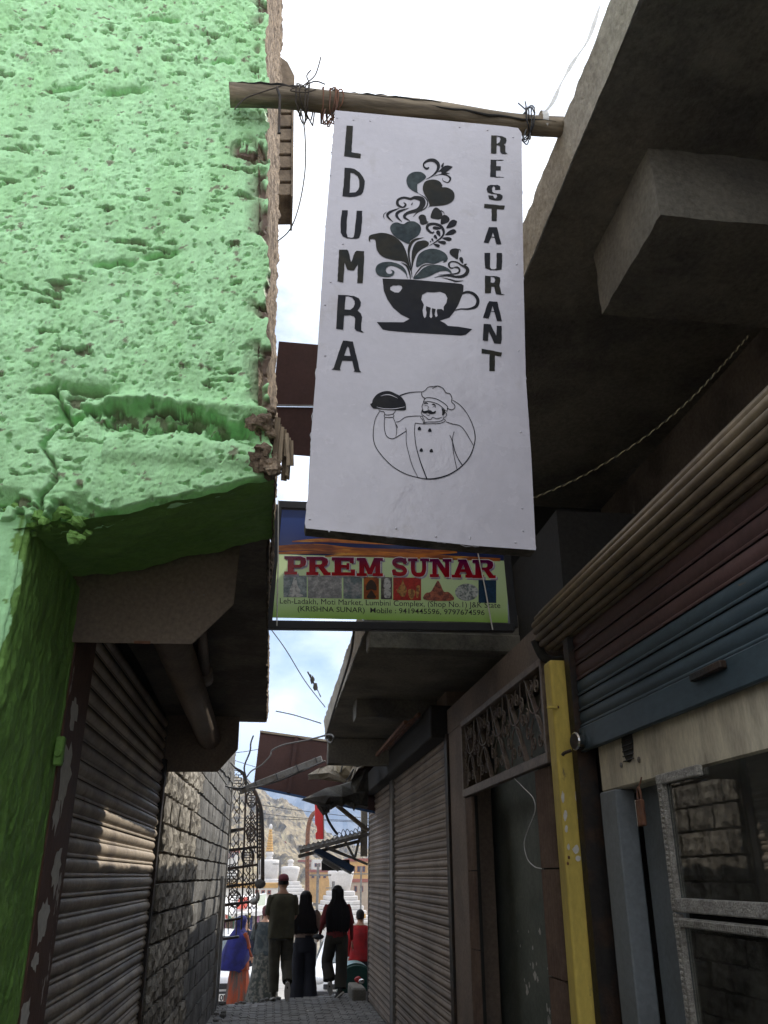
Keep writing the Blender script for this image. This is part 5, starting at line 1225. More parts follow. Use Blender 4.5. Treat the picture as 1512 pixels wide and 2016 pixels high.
# =================================================================== stupas
def stupa(label, u, v_knob, D, Y, spire=None, knob=True):
    c_ = atY(u, v_knob, Y); g_ = -3.3
    S_ = wthing('white_stupa', label, 'stupa', (c_.x, Y, g_), 'whitewashed stupas')
    zt = c_.z                                            # top of the dome
    mb = MB(); mb.lathe([(.36 * D, zt - .72 * D), (.40 * D, zt - .5 * D), (.485 * D, zt - .16 * D), (.48 * D, zt - .06 * D), (.36 * D, zt - .012 * D), (.16 * D, zt)], (c_.x, Y, 0), 28); mb.build('dome', M['whitewash'], S_, smooth=True)
    mb = MB(); mb.lathe([(.13 * D, zt - .01), (.15 * D, zt + .08 * D), (.10 * D, zt + .12 * D), (.16 * D, zt + .18 * D), (.17 * D, zt + .25 * D), (.08 * D, zt + .32 * D)], (c_.x, Y, 0), 16); mb.build('harmika', M['whitewash'], S_, smooth=True)
    if spire:
        mb = MB()
        for k in range(9): r0 = (.15 - .011 * k) * D; z0 = zt + .3 * D + k * .095 * D; mb.lathe([(r0 * .8, z0), (r0, z0 + .02 * D), (r0, z0 + .07 * D), (r0 * .8, z0 + .09 * D)], (c_.x, Y, 0), 14)
        mb.build('ringed_spire', M['ochre'], S_)
        mb = MB(); mb.ell((c_.x, Y, zt + 1.24 * D), .07 * D, .07 * D, .12 * D); mb.build('finial', M['whitewash'], S_, smooth=True)
    z = zt - .72 * D; w_ = .44 * D; k = 0
    def sq(w0, z0, z1):
        mb = MB(); cs, sn = math.cos(.22), math.sin(.22)
        P_ = [(c_.x + a_ * w0 * cs - b_ * w0 * sn, Y + a_ * w0 * sn + b_ * w0 * cs, z0) for a_, b_ in ((-1, -1), (1, -1), (1, 1), (-1, 1))]
        mb.prism(P_, (0, 0, z1 - z0)); return mb
    while k < 6:
        sq(w_, z - .16 * D, z).build('step', M['whitewash'], S_, bevel=.03 * D); z -= .16 * D; w_ += .085 * D; k += 1
    sq(w_ + .05 * D, z - .1 * D, z).build('cornice', M['whitewash'], S_, bevel=.02 * D); z -= .1 * D
    sq(w_ - .06 * D, g_ - .2, z).build('plinth', M['whitewash'], S_)
    return S_
stupa('white stupa with orange ringed spire beside the iron staircase', 530, 1692, 2.55, 95, True)
stupa('plain topped white stupa in the middle of the three', 572, 1705, 1.95, 92)
stupa('largest white stupa on the right under the tin awning', 671, 1712, 2.35, 80)
# =================================================================== street furniture and wires
LP = wthing('street_lamp', 'tall rusty street lamp post with a curved arm in front of the hill', 'lamp', (atY(604, 1800, 32).x, 32, zs(32)))
mb = MB(); mb.tube([Vector(q[:3]) for q in catmull([(atY(604, 1800, 32).x, 32, zs(32))] + [tuple(atY(u, v, 32)) for u, v in [(604.5, 1790), (605, 1720), (605.5, 1660), (607, 1630), (612, 1610), (620, 1600), (632, 1597)]])], .075, 8); mb.build('post', M['rust'], LP, smooth=True)
mb = MB(); mb.ell(atY(634, 1598, 32), .3, .12, .07); mb.build('lamp_head', M['steel'], LP, smooth=True)
for lab, u, v0, Y, r_ in [('thin grey steel pole left of the woman in red', 626.5, 1700, 34, .05), ('short grey utility pole between two stupas', 552.5, 1688, 60, .08), ('dark pole standing before the large right stupa', 656.5, 1735, 60, .10), ('thin brown pole in front of the yellow building', 711, 1705, 50, .05)]:
    p_ = atY(u, v0, Y); U_ = wthing('utility_pole', lab, 'pole', (p_.x, Y, zs(Y)), 'poles along the street')
    mb = MB(); mb.tube([(p_.x, Y, zs(Y)), tuple(p_)], r_, 8); mb.build('shaft', M['steel'], U_)
    mb = MB(); mb.beam(p_ + Vector((-.5, 0, -.4)), p_ + Vector((.5, 0, -.4)), .06, .06); mb.build('cross_arm', M['steel'], U_)
def wire_run(label, pts, r_, mat, name='overhead_wire', grp='overhead wires'):
    c_ = [tuple(atY(*q)) for q in pts]; W1 = wthing(name, label, 'wire', c_[0], grp)
    mb = MB(); mb.tube([Vector(q[:3]) for q in catmull(c_, sub=8)], r_, 5); mb.build('strand', mat, W1, smooth=True)
wire_run('upper overhead wire crossing the blue mountain', [(515, 1585, 40), (600, 1597, 40), (740, 1613, 40)], .014, M['cable'])
wire_run('middle overhead wire crossing the blue mountain', [(505, 1600, 42), (600, 1611, 42), (740, 1617, 42)], .014, M['cable'])
wire_run('lowest overhead wire crossing the hill and mountain', [(445, 1610, 44), (600, 1614, 44), (740, 1620, 44)], .014, M['cable'])
wire_run('thin wire rising into the sky from behind the left slab', [(515, 1215, 9), (560, 1275, 9.5), (600, 1340, 10), (640, 1392, 10.5)], .006, M['cable'])
wire_run('short wire running into the lower canopy edge', [(543, 1400, 11), (580, 1408, 11), (632, 1424, 10.5)], .007, M['cable'])
wire_run('faint wire across the pale sky above the brown board', [(445, 1483, 16), (480, 1480, 16), (515, 1474, 16)], .006, M['cable'])
wire_run('second faint wire across the pale sky', [(450, 1493, 16), (480, 1503, 16), (510, 1512, 16)], .005, M['cable'])
RG = wthing('rag_on_wire', 'dark rag caught on a wire against the clouds', 'rag', tuple(atY(618, 1345, 10)))
mb = MB(); mb.ell(atY(615, 1338, 10), .025, .02, .05, 8, 6); mb.ell(atY(621, 1352, 10), .03, .02, .05, 8, 6); mb.ell(atY(611, 1330, 10), .012, .012, .025, 6, 5); mb.tube([atY(606, 1322, 10), atY(614, 1340, 10), atY(626, 1362, 10), atY(632, 1372, 10)], .007, 5)
mb.v = [(x + .012 * noise.noise(Vector((x, y, z)) * 40), y, z + .012 * noise.noise(Vector((z, x, y)) * 40)) for x, y, z in mb.v]; mb.build('cloth', M['tarp'], RG)
# =================================================================== brown board, conduit, clutter at the canopy end
GBD = wthing('large_brown_board', 'large plain brown metal hoarding tilted across the alley mouth', 'hoarding', tuple(atY(610, 1560, 13)))
mb = MB(); mb.prism([atY(512, 1442, 13), atY(740, 1474, 13), atY(740, 1598, 12.7), atY(499, 1548, 12.7)], (0, .03, 0)); mb.build('sheet', M['choco'], GBD)
mb = MB(); mb.beam(atY(512, 1440, 12.99), atY(740, 1472, 12.99), .03, .03); mb.build('top_edge', M['wood'], GBD)
mb = MB(); mb.beam(atY(584, 1451, 12.97), atY(568, 1561, 12.67), .05, .02, (0, 1, 0)); mb.build('seam', M['choco'], GBD)
mb = MB(); mb.beam(atY(499, 1549, 12.7), atY(740, 1600, 12.7), .04, .03); mb.build('bottom_edge', M['bluebox'], GBD)
CN = wthing('grey_conduit', 'flat grey conduit slanting across the brown hoarding', 'conduit', tuple(atY(560, 1525, 12.3)))
mb = MB(); mb.beam(atY(472, 1558, 12.3), atY(634, 1494, 12.0), .09, .03, (0, 1, 0)); mb.build('bar', M['steel'], CN, bevel=.006)
for t in (.2, .45, .7, .93): p_ = atY(472, 1558, 12.3).lerp(atY(634, 1494, 12.0), t); mb = MB(); mb.beam(p_ + Vector((-.02, -.02, .05)), p_ + Vector((.02, -.02, -.05)), .02, .01); mb.build('tie', M['cable'], CN)
def cable(label, pts, r_, mat='cable'):
    c_ = [tuple(atY(*q)) for q in pts]; K = wthing('loose_cable', label, 'cable', c_[0], 'loose cables at the alley mouth')
    mb = MB(); mb.tube([Vector(q[:3]) for q in catmull(c_, sub=8)], r_, 6); mb.build('strand', M[mat], K, smooth=True)
cable('black cable sagging from the block wall to the iron staircase', [(385, 1515, 10), (410, 1530, 11), (440, 1546, 12), (470, 1552, 12.2), (490, 1546, 12.3)], .014)
cable('kinked black wire standing up from the staircase top', [(483, 1560, 12.4), (485, 1535, 12.4), (481, 1510, 12.4), (492, 1480, 12.4), (494, 1462, 12.4), (499, 1448, 12.4)], .012)
cable('thin wire curving from the staircase up to the lower canopy', [(486, 1530, 12.4), (495, 1518, 12.4), (515, 1506, 12.4), (532, 1488, 12.4), (536, 1477, 12.4), (560, 1466, 12.3), (600, 1458, 12), (640, 1448, 11)], .011, 'greycable')
cable('black wire bowing over the staircase medallion', [(447, 1492, 12.4), (462, 1510, 12.4), (478, 1520, 12.4), (484, 1535, 12.4), (493, 1548, 12.4)], .012)
cable('cable under the conduit across the hoarding', [(490, 1552, 12.2), (540, 1540, 12.2), (590, 1520, 12.1), (640, 1498, 11.9)], .012, 'greycable')
cable('thick black cable dropping beside the red sign', [(637, 1585, 13.5), (645, 1612, 13.5), (655, 1630, 13.5), (664, 1642, 13.6)], .02)
TR = wthing('torn_tarpaulin', 'dark torn tarpaulin and broken sheets bundled under the canopy end', 'tarpaulin', tuple(atY(680, 1560, 11.5)))
def crumple(name, poly, Y0, Y1, mat, amp=.05, seed=0):
    # irregular sheet given by an outline at varying distance, with thickness
    rnd = random.Random(seed); n_ = len(poly); f_ = [atY(u, v, Y0 + (Y1 - Y0) * rnd.random()) for u, v in poly]; c_ = sum(f_, Vector()) / n_ + Vector((0, -amp * 2, 0))
    b_ = [p_ + Vector((rnd.uniform(-.03, .03), .12 + rnd.uniform(0, .1), rnd.uniform(-.03, .03))) for p_ in f_]
    mid = [p_.lerp(c_, .45) + Vector((rnd.uniform(-amp, amp), rnd.uniform(-amp, amp), rnd.uniform(-amp, amp))) for p_ in f_]
    mb = MB(); N_ = n_
    mb.add(f_ + mid + [c_] + b_, [(i, (i + 1) % N_, N_ + (i + 1) % N_, N_ + i) for i in range(N_)] + [(N_ + i, N_ + (i + 1) % N_, 2 * N_) for i in range(N_)] + [((i + 1) % N_, i, 2 * N_ + 1 + i, 2 * N_ + 1 + (i + 1) % N_) for i in range(N_)] + [tuple(range(2 * N_ + 1, 3 * N_ + 1))[::-1]])
    return mb.build(name, mat, TR)
crumple('tarp_fold', [(598, 1572), (640, 1552), (690, 1540), (724, 1548), (724, 1588), (700, 1584), (675, 1580), (655, 1590), (640, 1582)], 11.2, 11.6, M['tarp'], .09, 1)
crumple('tarp_tail', [(622, 1574), (662, 1568), (655, 1584), (645, 1598), (638, 1600), (630, 1586)], 11.3, 11.5, M['tarp'], .04, 2)
crumple('tarp_rag', [(692, 1580), (702, 1580), (700, 1590), (697, 1597), (693, 1590)], 11.3, 11.5, M['tarp'], .02, 3)
crumple('broken_concrete', [(606, 1525), (628, 1512), (668, 1500), (690, 1515), (680, 1540), (650, 1532), (612, 1534)], 11.0, 11.3, M['concrete_lt'], .04, 4)
crumple('cream_sheet', [(660, 1500), (672, 1492), (694, 1500), (698, 1515), (690, 1530), (674, 1530), (662, 1518)], 10.7, 10.9, M['bag'], .04, 5)
crumple('pale_rag', [(676, 1492), (720, 1496), (722, 1504), (706, 1512), (695, 1528), (688, 1540), (684, 1530), (697, 1512), (694, 1500)], 10.6, 11, M['concrete_lt'], .03, 6)
crumple('dark_sheet', [(695, 1530), (724, 1510), (726, 1560), (700, 1560), (690, 1545)], 10.8, 11, M['tarp'], .05, 7)
for k, pts in enumerate([[(672, 1492), (674, 1505), (671, 1520)], [(690, 1498), (700, 1508), (712, 1506), (716, 1497)], [(696, 1514), (690, 1526), (682, 1536)]]):
    mb = MB(); mb.tube([Vector(q[:3]) for q in catmull([tuple(atY(u, v, 10.55)) for u, v in pts])], .009, 5); mb.build('tie_cord', M['cable'], TR)
BR = wthing('timber_brace', 'brown timber brace slanting below the torn tarpaulin', 'brace', tuple(atY(688, 1605, 13.6)))
mb = MB(); mb.beam(atY(652, 1576, 13.4), atY(724, 1635, 13.7), .06, .05); mb.build('brace', M['wood'], BR)
CP = wthing('grey_concrete_post', 'slim grey concrete post behind the far shutter corner', 'post', (atY(717, 1700, 14).x, 14, -.1))
mb = MB(); p_ = atY(711, 1583, 14); mb.box(p_.x, p_.x + .1, 13.95, 14.05, 1.9, p_.z + .3); mb.build('shaft', M['concrete_lt'], CP)
RSG = wthing('red_sign', 'narrow upright red sign above the tin awning', 'signboard', tuple(atY(628, 1650, 17)))
mb = MB(); mb.prism([atY(620, 1574, 17), atY(636, 1580, 17), atY(637, 1652, 17), atY(622, 1652, 17), atY(621.5, 1640, 17), atY(624.5, 1637, 17), atY(624, 1628, 17), atY(620.5, 1622, 17)], (0, .12, 0)); mb.build('panel', M['redsign'], RSG)
mb = MB(); mb.beam(atY(636.5, 1580, 16.99), atY(637.5, 1652, 16.99), .015, .13, (0, 1, 0)); mb.build('trim', M['steel'], RSG)
# tin awning
TA = wthing('tin_awning', 'corrugated tin awning on steel brackets projecting from the far corner', 'awning', tuple(atY(655, 1655, 14.2)))
nearL, nearR = atY(587, 1667, 13.9), atY(726, 1633, 13.9)
mb = MB(); N_ = 60
rows = []
for q in range(2):
    row = []
    for k in range(N_ + 1):
        t = k / N_; p_ = nearL.lerp(nearR, t) + Vector((.05 * q, .95 * q, -.06 * q)); row.append(p_ + Vector((0, 0, .012 * math.sin(k * 1.6))))
    rows.append(row)
mb.loft(rows, cap=False, closed=False); mb.loft([[p_ + Vector((0, 0, -.006)) for p_ in r_] for r_ in rows], cap=False, closed=False); mb.build('tin_sheet', M['tin'], TA)
for dz, y_ in ((-.07, 13.92), (-.13, 14.4), (-.12, 14.8)):
    mb = MB(); a_, b_ = nearL + Vector((.03, y_ - 13.9, dz)), nearR + Vector((0, y_ - 13.9, dz)); mb.beam(a_, b_, .05, .05); mb.build('purlin', M['steel'], TA)
for (q0, q1) in [((640, 1666), (724, 1702)), ((680, 1657), (700, 1694)), ((708, 1648), (699, 1688)), ((648, 1672), (690, 1688))]:
    mb = MB(); mb.beam(atY(*q0, 13.95), atY(*q1, 13.95), .035, .035); mb.build('strut', M['steel'], TA)
for k in range(9):
    u = 655 + k * 8; h_ = random.uniform(6, 16); mb = MB(); mb.tube([Vector(q[:3]) for q in catmull([tuple(atY(u, 1651 - (u - 655) * .24, 13.9)), tuple(atY(u + 4, 1651 - (u - 655) * .24 - h_, 13.9)), tuple(atY(u + 10, 1650 - (u - 655) * .24 - h_ * .4, 13.9)), tuple(atY(u + 12, 1648 - (u - 655) * .24, 13.9))])], .006, 5); mb.build('wire_loop', M['cable'], TA)
BLB = wthing('blue_lamp_box', 'tilted dark blue light box hung under the tin awning', 'lamp box', tuple(atY(660, 1695, 14.1)))
mb = MB(); mb.prism([atY(617, 1676, 14.1), atY(626, 1668, 14.1), atY(699, 1706, 14.1), atY(694, 1718, 14.1)], (0, .25, 0)); mb.build('housing', M['bluebox'], BLB, bevel=.008)
mb = MB(); mb.prism([atY(617, 1677.5, 14.15), atY(694, 1719, 14.15), atY(690, 1721, 14.15), atY(622, 1682, 14.15)], (0, .2, 0)); mb.build('diffuser', M['tin'], BLB)
mb = MB(); mb.prism([atY(636, 1690, 14.2), atY(670, 1708, 14.2), atY(666, 1716, 14.2), atY(634, 1697, 14.2)], (0, .12, 0)); mb.build('reflector', M['steel'], BLB, bevel=.006)
mb = MB(); mb.prism([atY(633, 1695, 14.45), atY(688, 1692, 14.45), atY(690, 1714, 14.45), atY(633, 1714, 14.45)], (0, .03, 0)); mb.build('back_panel', M['blackframe'], BLB)

# =================================================================== iron spiral staircase
IS = wthing('iron_staircase', 'ornate black iron spiral staircase at the end of the block wall', 'staircase', (-.5, 14.6, -.1))
YS = 14.5
def Q(u, v, y=None): return atY(u, v, YS if y is None else y)
def bar(q0, q1, w_=.022, nm='post', y=YS): mb = MB(); mb.tube([Q(*q0, y), Q(*q1, y)], w_ / 2, 6); return mb.build(nm, M['blackiron'], IS)
for q0, q1, w_ in [((484, 1553), (480, 1680), .035), ((480, 1680), (475, 1830), .03), ((508, 1690), (503, 1830), .028), ((505, 1560), (507, 1690), .03), ((443, 1735), (441, 1850), .02), ((497, 1680), (500, 1780), .02)]:
    bar(q0, q1, w_)
mb = MB(); mb.tube([Vector(q[:3]) for q in catmull([tuple(Q(489, 1552)), tuple(Q(499, 1553)), tuple(Q(509, 1575)), tuple(Q(515, 1600)), tuple(Q(517, 1650)), tuple(Q(517, 1735))])], .03, 8); mb.build('arched_rail', M['blackiron'], IS, smooth=True)
mb = MB(); mb.tube([Vector(q[:3]) for q in catmull([tuple(Q(484, 1548)), tuple(Q(478, 1525)), tuple(Q(462, 1513)), tuple(Q(447, 1525)), tuple(Q(444, 1545)), tuple(Q(452, 1553)), tuple(Q(484, 1556))])], .014, 6); mb.build('arched_rail', M['blackiron'], IS, smooth=True)
def medallion(cu, cv, ru, rv):
    mb = MB()
    for s_ in (1, .86): mb.tube([Q(cu + ru * s_ * math.cos(t * .2618), cv + rv * s_ * math.sin(t * .2618)) for t in range(25)], .008, 5)
    g = lambda x, y: Q(cu + ru * x, cv + rv * y)
    for y_ in (-.42, -.14, .14, .42):
        w_ = .62; mb.tube([g(-w_, y_), g(w_, y_)], .007, 5)
    for x_ in (-.62, .62): mb.tube([g(x_, -.14), g(x_, .14)], .007, 5)
    for x_ in (-.28, .28): mb.tube([g(x_, -.42), g(x_, -.14)], .007, 5); mb.tube([g(x_, .14), g(x_, .42)], .007, 5)
    for s_ in (-1, 1):
        mb.tube([g(0, s_ * .42), g(0, s_ * .6)], .007, 5)
        for x_ in (-1, 1): mb.tube([g(x_ * .62, s_ * .42), g(x_ * .45, s_ * .7), g(x_ * .2, s_ * .72), g(x_ * .2, s_ * .58)], .007, 5)
    mb.build('medallion', M['blackiron'], IS)
medallion(465, 1534, 17, 20); medallion(495, 1573, 10, 17); medallion(488, 1686, 12.5, 18); medallion(456, 1722, 15, 20)
def lattice(u0, u1, v0, v1, n=3):
    mb = MB(); cu = (u0 + u1) / 2; s_ = (u1 - u0) / n
    def seg(a_, b_): mb.tube([Q(*a_), Q(*b_)], .0075, 5)
    rows = max(1, int((v1 - v0) / (s_ * 1.5)))
    hv = (v1 - v0) / rows
    for r_ in range(rows):
        lo = 1 if r_ in (0, rows - 1) else n
        for k in range(lo):
            c0 = cu + (k - (lo - 1) / 2) * s_ if lo == n else cu
            vc = v0 + hv * (r_ + .5); hh = hv * .62; hw = s_ * .55
            for p0, p1 in [((c0, vc - hh), (c0 + hw, vc)), ((c0 + hw, vc), (c0, vc + hh)), ((c0, vc + hh), (c0 - hw, vc)), ((c0 - hw, vc), (c0, vc - hh))]: seg(p0, p1)
    mb.build('lattice', M['blackiron'], IS)
lattice(450, 482, 1556, 1618, 3); lattice(484, 507, 1595, 1655, 3); lattice(476, 503, 1706, 1760, 3); lattice(440, 474, 1748, 1800, 3); lattice(507, 516, 1590, 1690, 2)
YS = 14.95
lattice(448, 482, 1640, 1700, 3); lattice(486, 508, 1600, 1690, 3); lattice(446, 476, 1700, 1760, 3); lattice(480, 504, 1750, 1800, 3)
medallion(494, 1640, 9, 15); medallion(462, 1770, 13, 17)
for u_ in (452, 468, 491): bar((u_ + 4, 1560), (u_ - 3, 1840), .018, 'post', 14.95)
YS = 14.5
mb = MB()
for k in range(9): mb.tube([Q(508 + (k % 3) * 3.2, 1585 + k * 3), Q(508 + (k % 3) * 3.2, 1722)], .009, 5)
mb.build('balusters', M['blackiron'], IS)
for (q0, q1, h_) in [((441, 1638), (482, 1631), 9), ((440, 1675), (506, 1667), 6), ((438, 1712), (508, 1702), 6), ((437, 1747), (505, 1738), 6), ((436, 1783), (500, 1775), 6), ((433, 1815), (478, 1808), 6), ((432, 1850), (470, 1845), 6)]:
    mb = MB(); mb.prism([Q(q0[0], q0[1] - h_ / 2, YS - .25), Q(q1[0], q1[1] - 2, YS + .05), Q(q1[0], q1[1] + 2, YS + .05), Q(q0[0], q0[1] + h_ / 2, YS - .25)], (0, .2, 0)); mb.build('tread', M['blackiron'], IS)
bar((440, 1702), (466, 1672), .014, 'stay')
mb = MB(); mb.tube([Q(517, 1690), Q(516, 1735)], .025, 6); mb.ell(Q(512, 1740), .09, .06, .07, 10, 7); mb.build('newel_bundle', M['tarp'], IS, smooth=True)
mb = MB(); mb.ell(Q(500, 1775, YS - .1), .07, .04, .05, 8, 6); mb.ell(Q(508, 1766, YS - .1), .03, .03, .07, 8, 6); mb.build('tied_cloth', M['steel'], IS, smooth=True)

# =================================================================== market stall
ST = wthing('market_stall', 'white canvas market stall hung with souvenirs behind the staircase', 'stall', (atY(470, 1800, 30).x, 30.6, zs(30)))
cvt = lambda u, v, y: atY(u, v, y)
g_ = zs(30)
rL, rR = cvt(395, 1768, 31), cvt(524, 1757, 31); fL, fR = cvt(400, 1806, 29.6), cvt(526, 1790, 29.6); bL, bR = rL + Vector((0, 1.4, -.5)), rR + Vector((0, 1.4, -.5))
mb = MB(); rws = []
for q, (a_, b_) in enumerate(((fL, fR), (fL.lerp(rL, .5) + Vector((0, 0, -.04)), fR.lerp(rR, .5) + Vector((0, 0, -.04))), (rL, rR), (bL, bR))):
    rws.append([a_.lerp(b_, k / 12) + Vector((0, 0, -.03 * abs(math.sin(k * 1.3)))) for k in range(13)])
mb.loft(rws, cap=False, closed=False); mb.loft([rws[0], [p_ + Vector((0, 0, -.12 - .03 * math.sin(i * 2))) for i, p_ in enumerate(rws[0])]], cap=False, closed=False); mb.build('canopy', M['canvas'], ST)
for a_ in (fL, fR, fL.lerp(fR, .5), bL, bR): mb = MB(); mb.tube([(a_.x, a_.y, g_), tuple(a_)], .025, 6); mb.build('pole', M['steel'], ST)
M['redcloth'] = pm('red_cloth', (.5, .09, .06), .85); M['sage'] = pm('sage_cloth', (.42, .45, .36), .85)
mb = MB(); mb.add([cvt(469, 1770, 30.3), cvt(490, 1767, 30.3), cvt(486, 1790, 29.75), cvt(467, 1792, 29.75)], [(0, 1, 2, 3)]); mb.v = [(x, y - .02, z + .03) for x, y, z in mb.v]; mb.build('red_patch', M['redcloth'], ST)
mb = MB(); mb.add([cvt(511, 1764, 30.3), cvt(524, 1762, 30.3), cvt(521, 1784, 29.8), cvt(507, 1786, 29.8)], [(0, 1, 2, 3)]); mb.v = [(x, y - .03, z + .03) for x, y, z in mb.v]; mb.build('pale_patch', M['sage'], ST)
cols = [(.45, .08, .05), (.1, .12, .3), (.5, .38, .1), (.08, .25, .15), (.4, .2, .3), (.3, .22, .15), (.5, .45, .38), (.12, .08, .07)]
cm = [pm('souvenir_%d' % i, c_, .8, tuple(k * .5 for k in c_), vs=9, fine=.15) for i, c_ in enumerate(cols)]
for k in range(26):
    t = (k + .5) / 26; p_ = fL.lerp(fR, t) + Vector((0, .1 + .5 * random.random(), -.12)); l_ = random.uniform(.3, .95); w_ = random.uniform(.05, .1)
    mb = MB(); mb.prism([(p_.x - w_ / 2, p_.y, p_.z), (p_.x + w_ / 2, p_.y, p_.z), (p_.x + w_ * .6, p_.y, p_.z - l_), (p_.x - w_ * .4, p_.y, p_.z - l_)], (0, .03, 0)); mb.build('hanging_cloth', random.choice(cm), ST)
mb = MB(); mb.box(fL.x, fR.x, 29.8, 30.7, g_ + .6, g_ + .75); mb.build('counter', M['wood'], ST); mb = MB(); mb.box(fL.x, fR.x, 31.0, 31.05, g_, fL.z); mb.build('back_cloth', cm[7], ST)
mb = MB(); mb.box(fL.x, fR.x, 29.82, 29.85, g_, g_ + .62); mb.build('counter_cloth', cm[5], ST)
FS = wthing('prayer_flags', 'string of faded prayer flags along the stall edge', 'flags', tuple(cvt(440, 1805, 28)))
mb = MB(); mb.tube([cvt(432, 1795, 28), cvt(460, 1806, 28), cvt(500, 1800, 28)], .008, 5); mb.build('line', M['paper'], FS)
fcol = [pm('flag_%d' % i, c_, .9) for i, c_ in enumerate([(.5, .5, .52), (.5, .12, .08), (.12, .3, .2), (.55, .42, .1), (.14, .2, .42)])]
for k in range(9): u = 437 + k * 6.5; v = 1797 + 8 * math.sin(k / 8 * 3.1); mb = MB(); mb.add([cvt(u, v, 28), cvt(u + 5, v + .3, 28), cvt(u + 4.7, v + 9, 28.05), cvt(u + .2, v + 8.5, 27.96)], [(0, 1, 2, 3)]); mb.build('flag', fcol[k % 5], FS, fixn=False)
for lab, u0, v0, u1, v1, Y, mt in [('small orange sign hanging behind the woman in red', 630, 1812, 635, 1820, 26, 'ochre'), ('small yellow sign board above the person in the red shirt', 711, 1799, 720, 1808, 24, 'ochre'), ('pale yellow notice left of the woman in red', 629, 1796, 636, 1812, 28, 'cream')]:
    p0, p1 = atY(u0, v0, Y), atY(u1, v1, Y); N1 = wthing('small_sign', lab, 'sign', ((p0.x + p1.x) / 2, Y, zs(Y)), 'small roadside signs')
    mb = MB(); mb.box(p0.x, p1.x, Y, Y + .04, p1.z, p0.z); mb.build('plate', M[mt], N1); mb = MB(); mb.tube([((p0.x + p1.x) / 2, Y + .06, zs(Y)), ((p0.x + p1.x) / 2, Y + .06, p0.z)], .02, 6); mb.build('stake', M['steel'], N1)
# =================================================================== cars
def car(label, loc, rz, plate=None):
    C_ = thing('parked_car', label, 'car', loc, 'white cars in the street', rz)
    # local: nose towards -Y, length 3.7, width 1.6
    prof = [(-1.82, .35), (-1.85, .55), (-1.80, .72), (-1.55, .84), (-.95, .95), (-.30, 1.38), (.1, 1.47), (.95, 1.46), (1.35, 1.30), (1.72, .95), (1.80, .75), (1.82, .35)]
    rings = []
    for s_, inset, kz in ((-1, .04, 0), (-.97, .0, 0), (-.5, 0, .02), (0, 0, .03), (.5, 0, .02), (.97, 0, 0), (1, .04, 0)):
        ring = []
        for y_, z_ in prof:
            tw = .80 - (.17 * max(0, (z_ - .9) / .57)); fy = y_ * (1 - .05 * abs(s_) ** 3) ; ring.append((s_ * (tw - inset * .3), fy * (1 - inset * .6), z_ + (kz if z_ > .5 else 0) - inset * .5 * (z_ > 1)))
        rings.append(ring)
    mb = MB(); mb.loft(rings); b_ = mb.build('body', M['carwhite'], C_, smooth=True, bevel=.02)
    mb = MB(); mb.prism([(-.60, -.98, .955), (.60, -.98, .955), (.54, -.36, 1.375), (-.54, -.36, 1.375)], (0, -.012, .03)); mb.build('windscreen', M['carglass'], C_)
    mb = MB(); mb.prism([(-.60, 1.66, 1.03), (.60, 1.66, 1.03), (.55, 1.34, 1.33), (-.55, 1.34, 1.33)], (0, .03, .02)); mb.build('rear_window', M['carglass'], C_)
    for s_ in (-1, 1):
        for (y0, y1) in ((-.72, .18), (.24, 1.15)):
            mb = MB(); mb.prism([(s_ * .79, y0, .98), (s_ * .79, y1, .98), (s_ * .67, y1 - .05, 1.36), (s_ * .67, max(y0 + .35, y0), 1.36) if y0 < 0 else (s_ * .67, y0, 1.36)], (s_ * .018, 0, 0)); mb.build('side_window', M['carglass'], C_)
        mb = MB(); mb.ell((s_ * .60, -1.74, .70), .16, .09, .085, 12, 8); mb.build('headlight', M['lampglass'], C_, smooth=True)
        mb = MB(); mb.ell((s_ * .90, -.62, 1.0), .10, .05, .065, 10, 7); mb.build('wing_mirror', M['carwhite'], C_, smooth=True)
        mb = MB(); mb.ell((s_ * .66, 1.76, .85), .10, .06, .11, 10, 7); mb.build('tail_light', M['redsign'], C_, smooth=True)
        for y_ in (-1.18, 1.18):
            mb = MB(); mb.tube([(s_ * .62, y_, .29), (s_ * .83, y_, .29)], .29, 22); w_ = mb.build('wheel', M['tyre'], C_, bevel=.03)
            mb = MB(); mb.tube([(s_ * .80, y_, .29), (s_ * .838, y_, .29)], .17, 16); mb.build('rim', M['tin'], w_)
    mb = MB(); mb.box(-.76, .76, -1.9, -1.6, .26, .5); mb.build('bumper', M['blackplastic'], C_, bevel=.04, seg=2)
    mb = MB(); mb.box(-.5, .5, -1.875, -1.8, .54, .64); mb.build('radiator_grille', M['blackplastic'], C_, bevel=.01)
    mb = MB(); mb.box(-.26, .26, -1.925, -1.905, .34, .46); pl_ = mb.build('number_plate', M['white'], C_)
    if plate:
        cu = bpy.data.curves.new('t', 'FONT'); cu.body = plate; cu.size = .135; cu.align_x = 'CENTER'; cu.offset = .004
        ob = bpy.data.objects.new('t', cu); col.objects.link(ob); me = bpy.data.meshes.new_from_object(ob.evaluated_get(bpy.context.evaluated_depsgraph_get())); bpy.data.objects.remove(ob)
        for v_ in me.vertices: v_.co = Vector((v_.co.x, -1.929, .353 + v_.co.y))
        me.materials.append(M['ink']); link('plate_text', me, pl_)
    return C_
car('white car behind the woman in the blue headscarf, plate ending 10B', (atY(462, 1900, 21).x - .42, 21.2, zs(20.5) - .02), R(6), 'JK10B')
car('white car glimpsed between the two long haired women', (atY(636, 1900, 21).x + .75, 22.4, zs(21.8) - .02), R(-8))
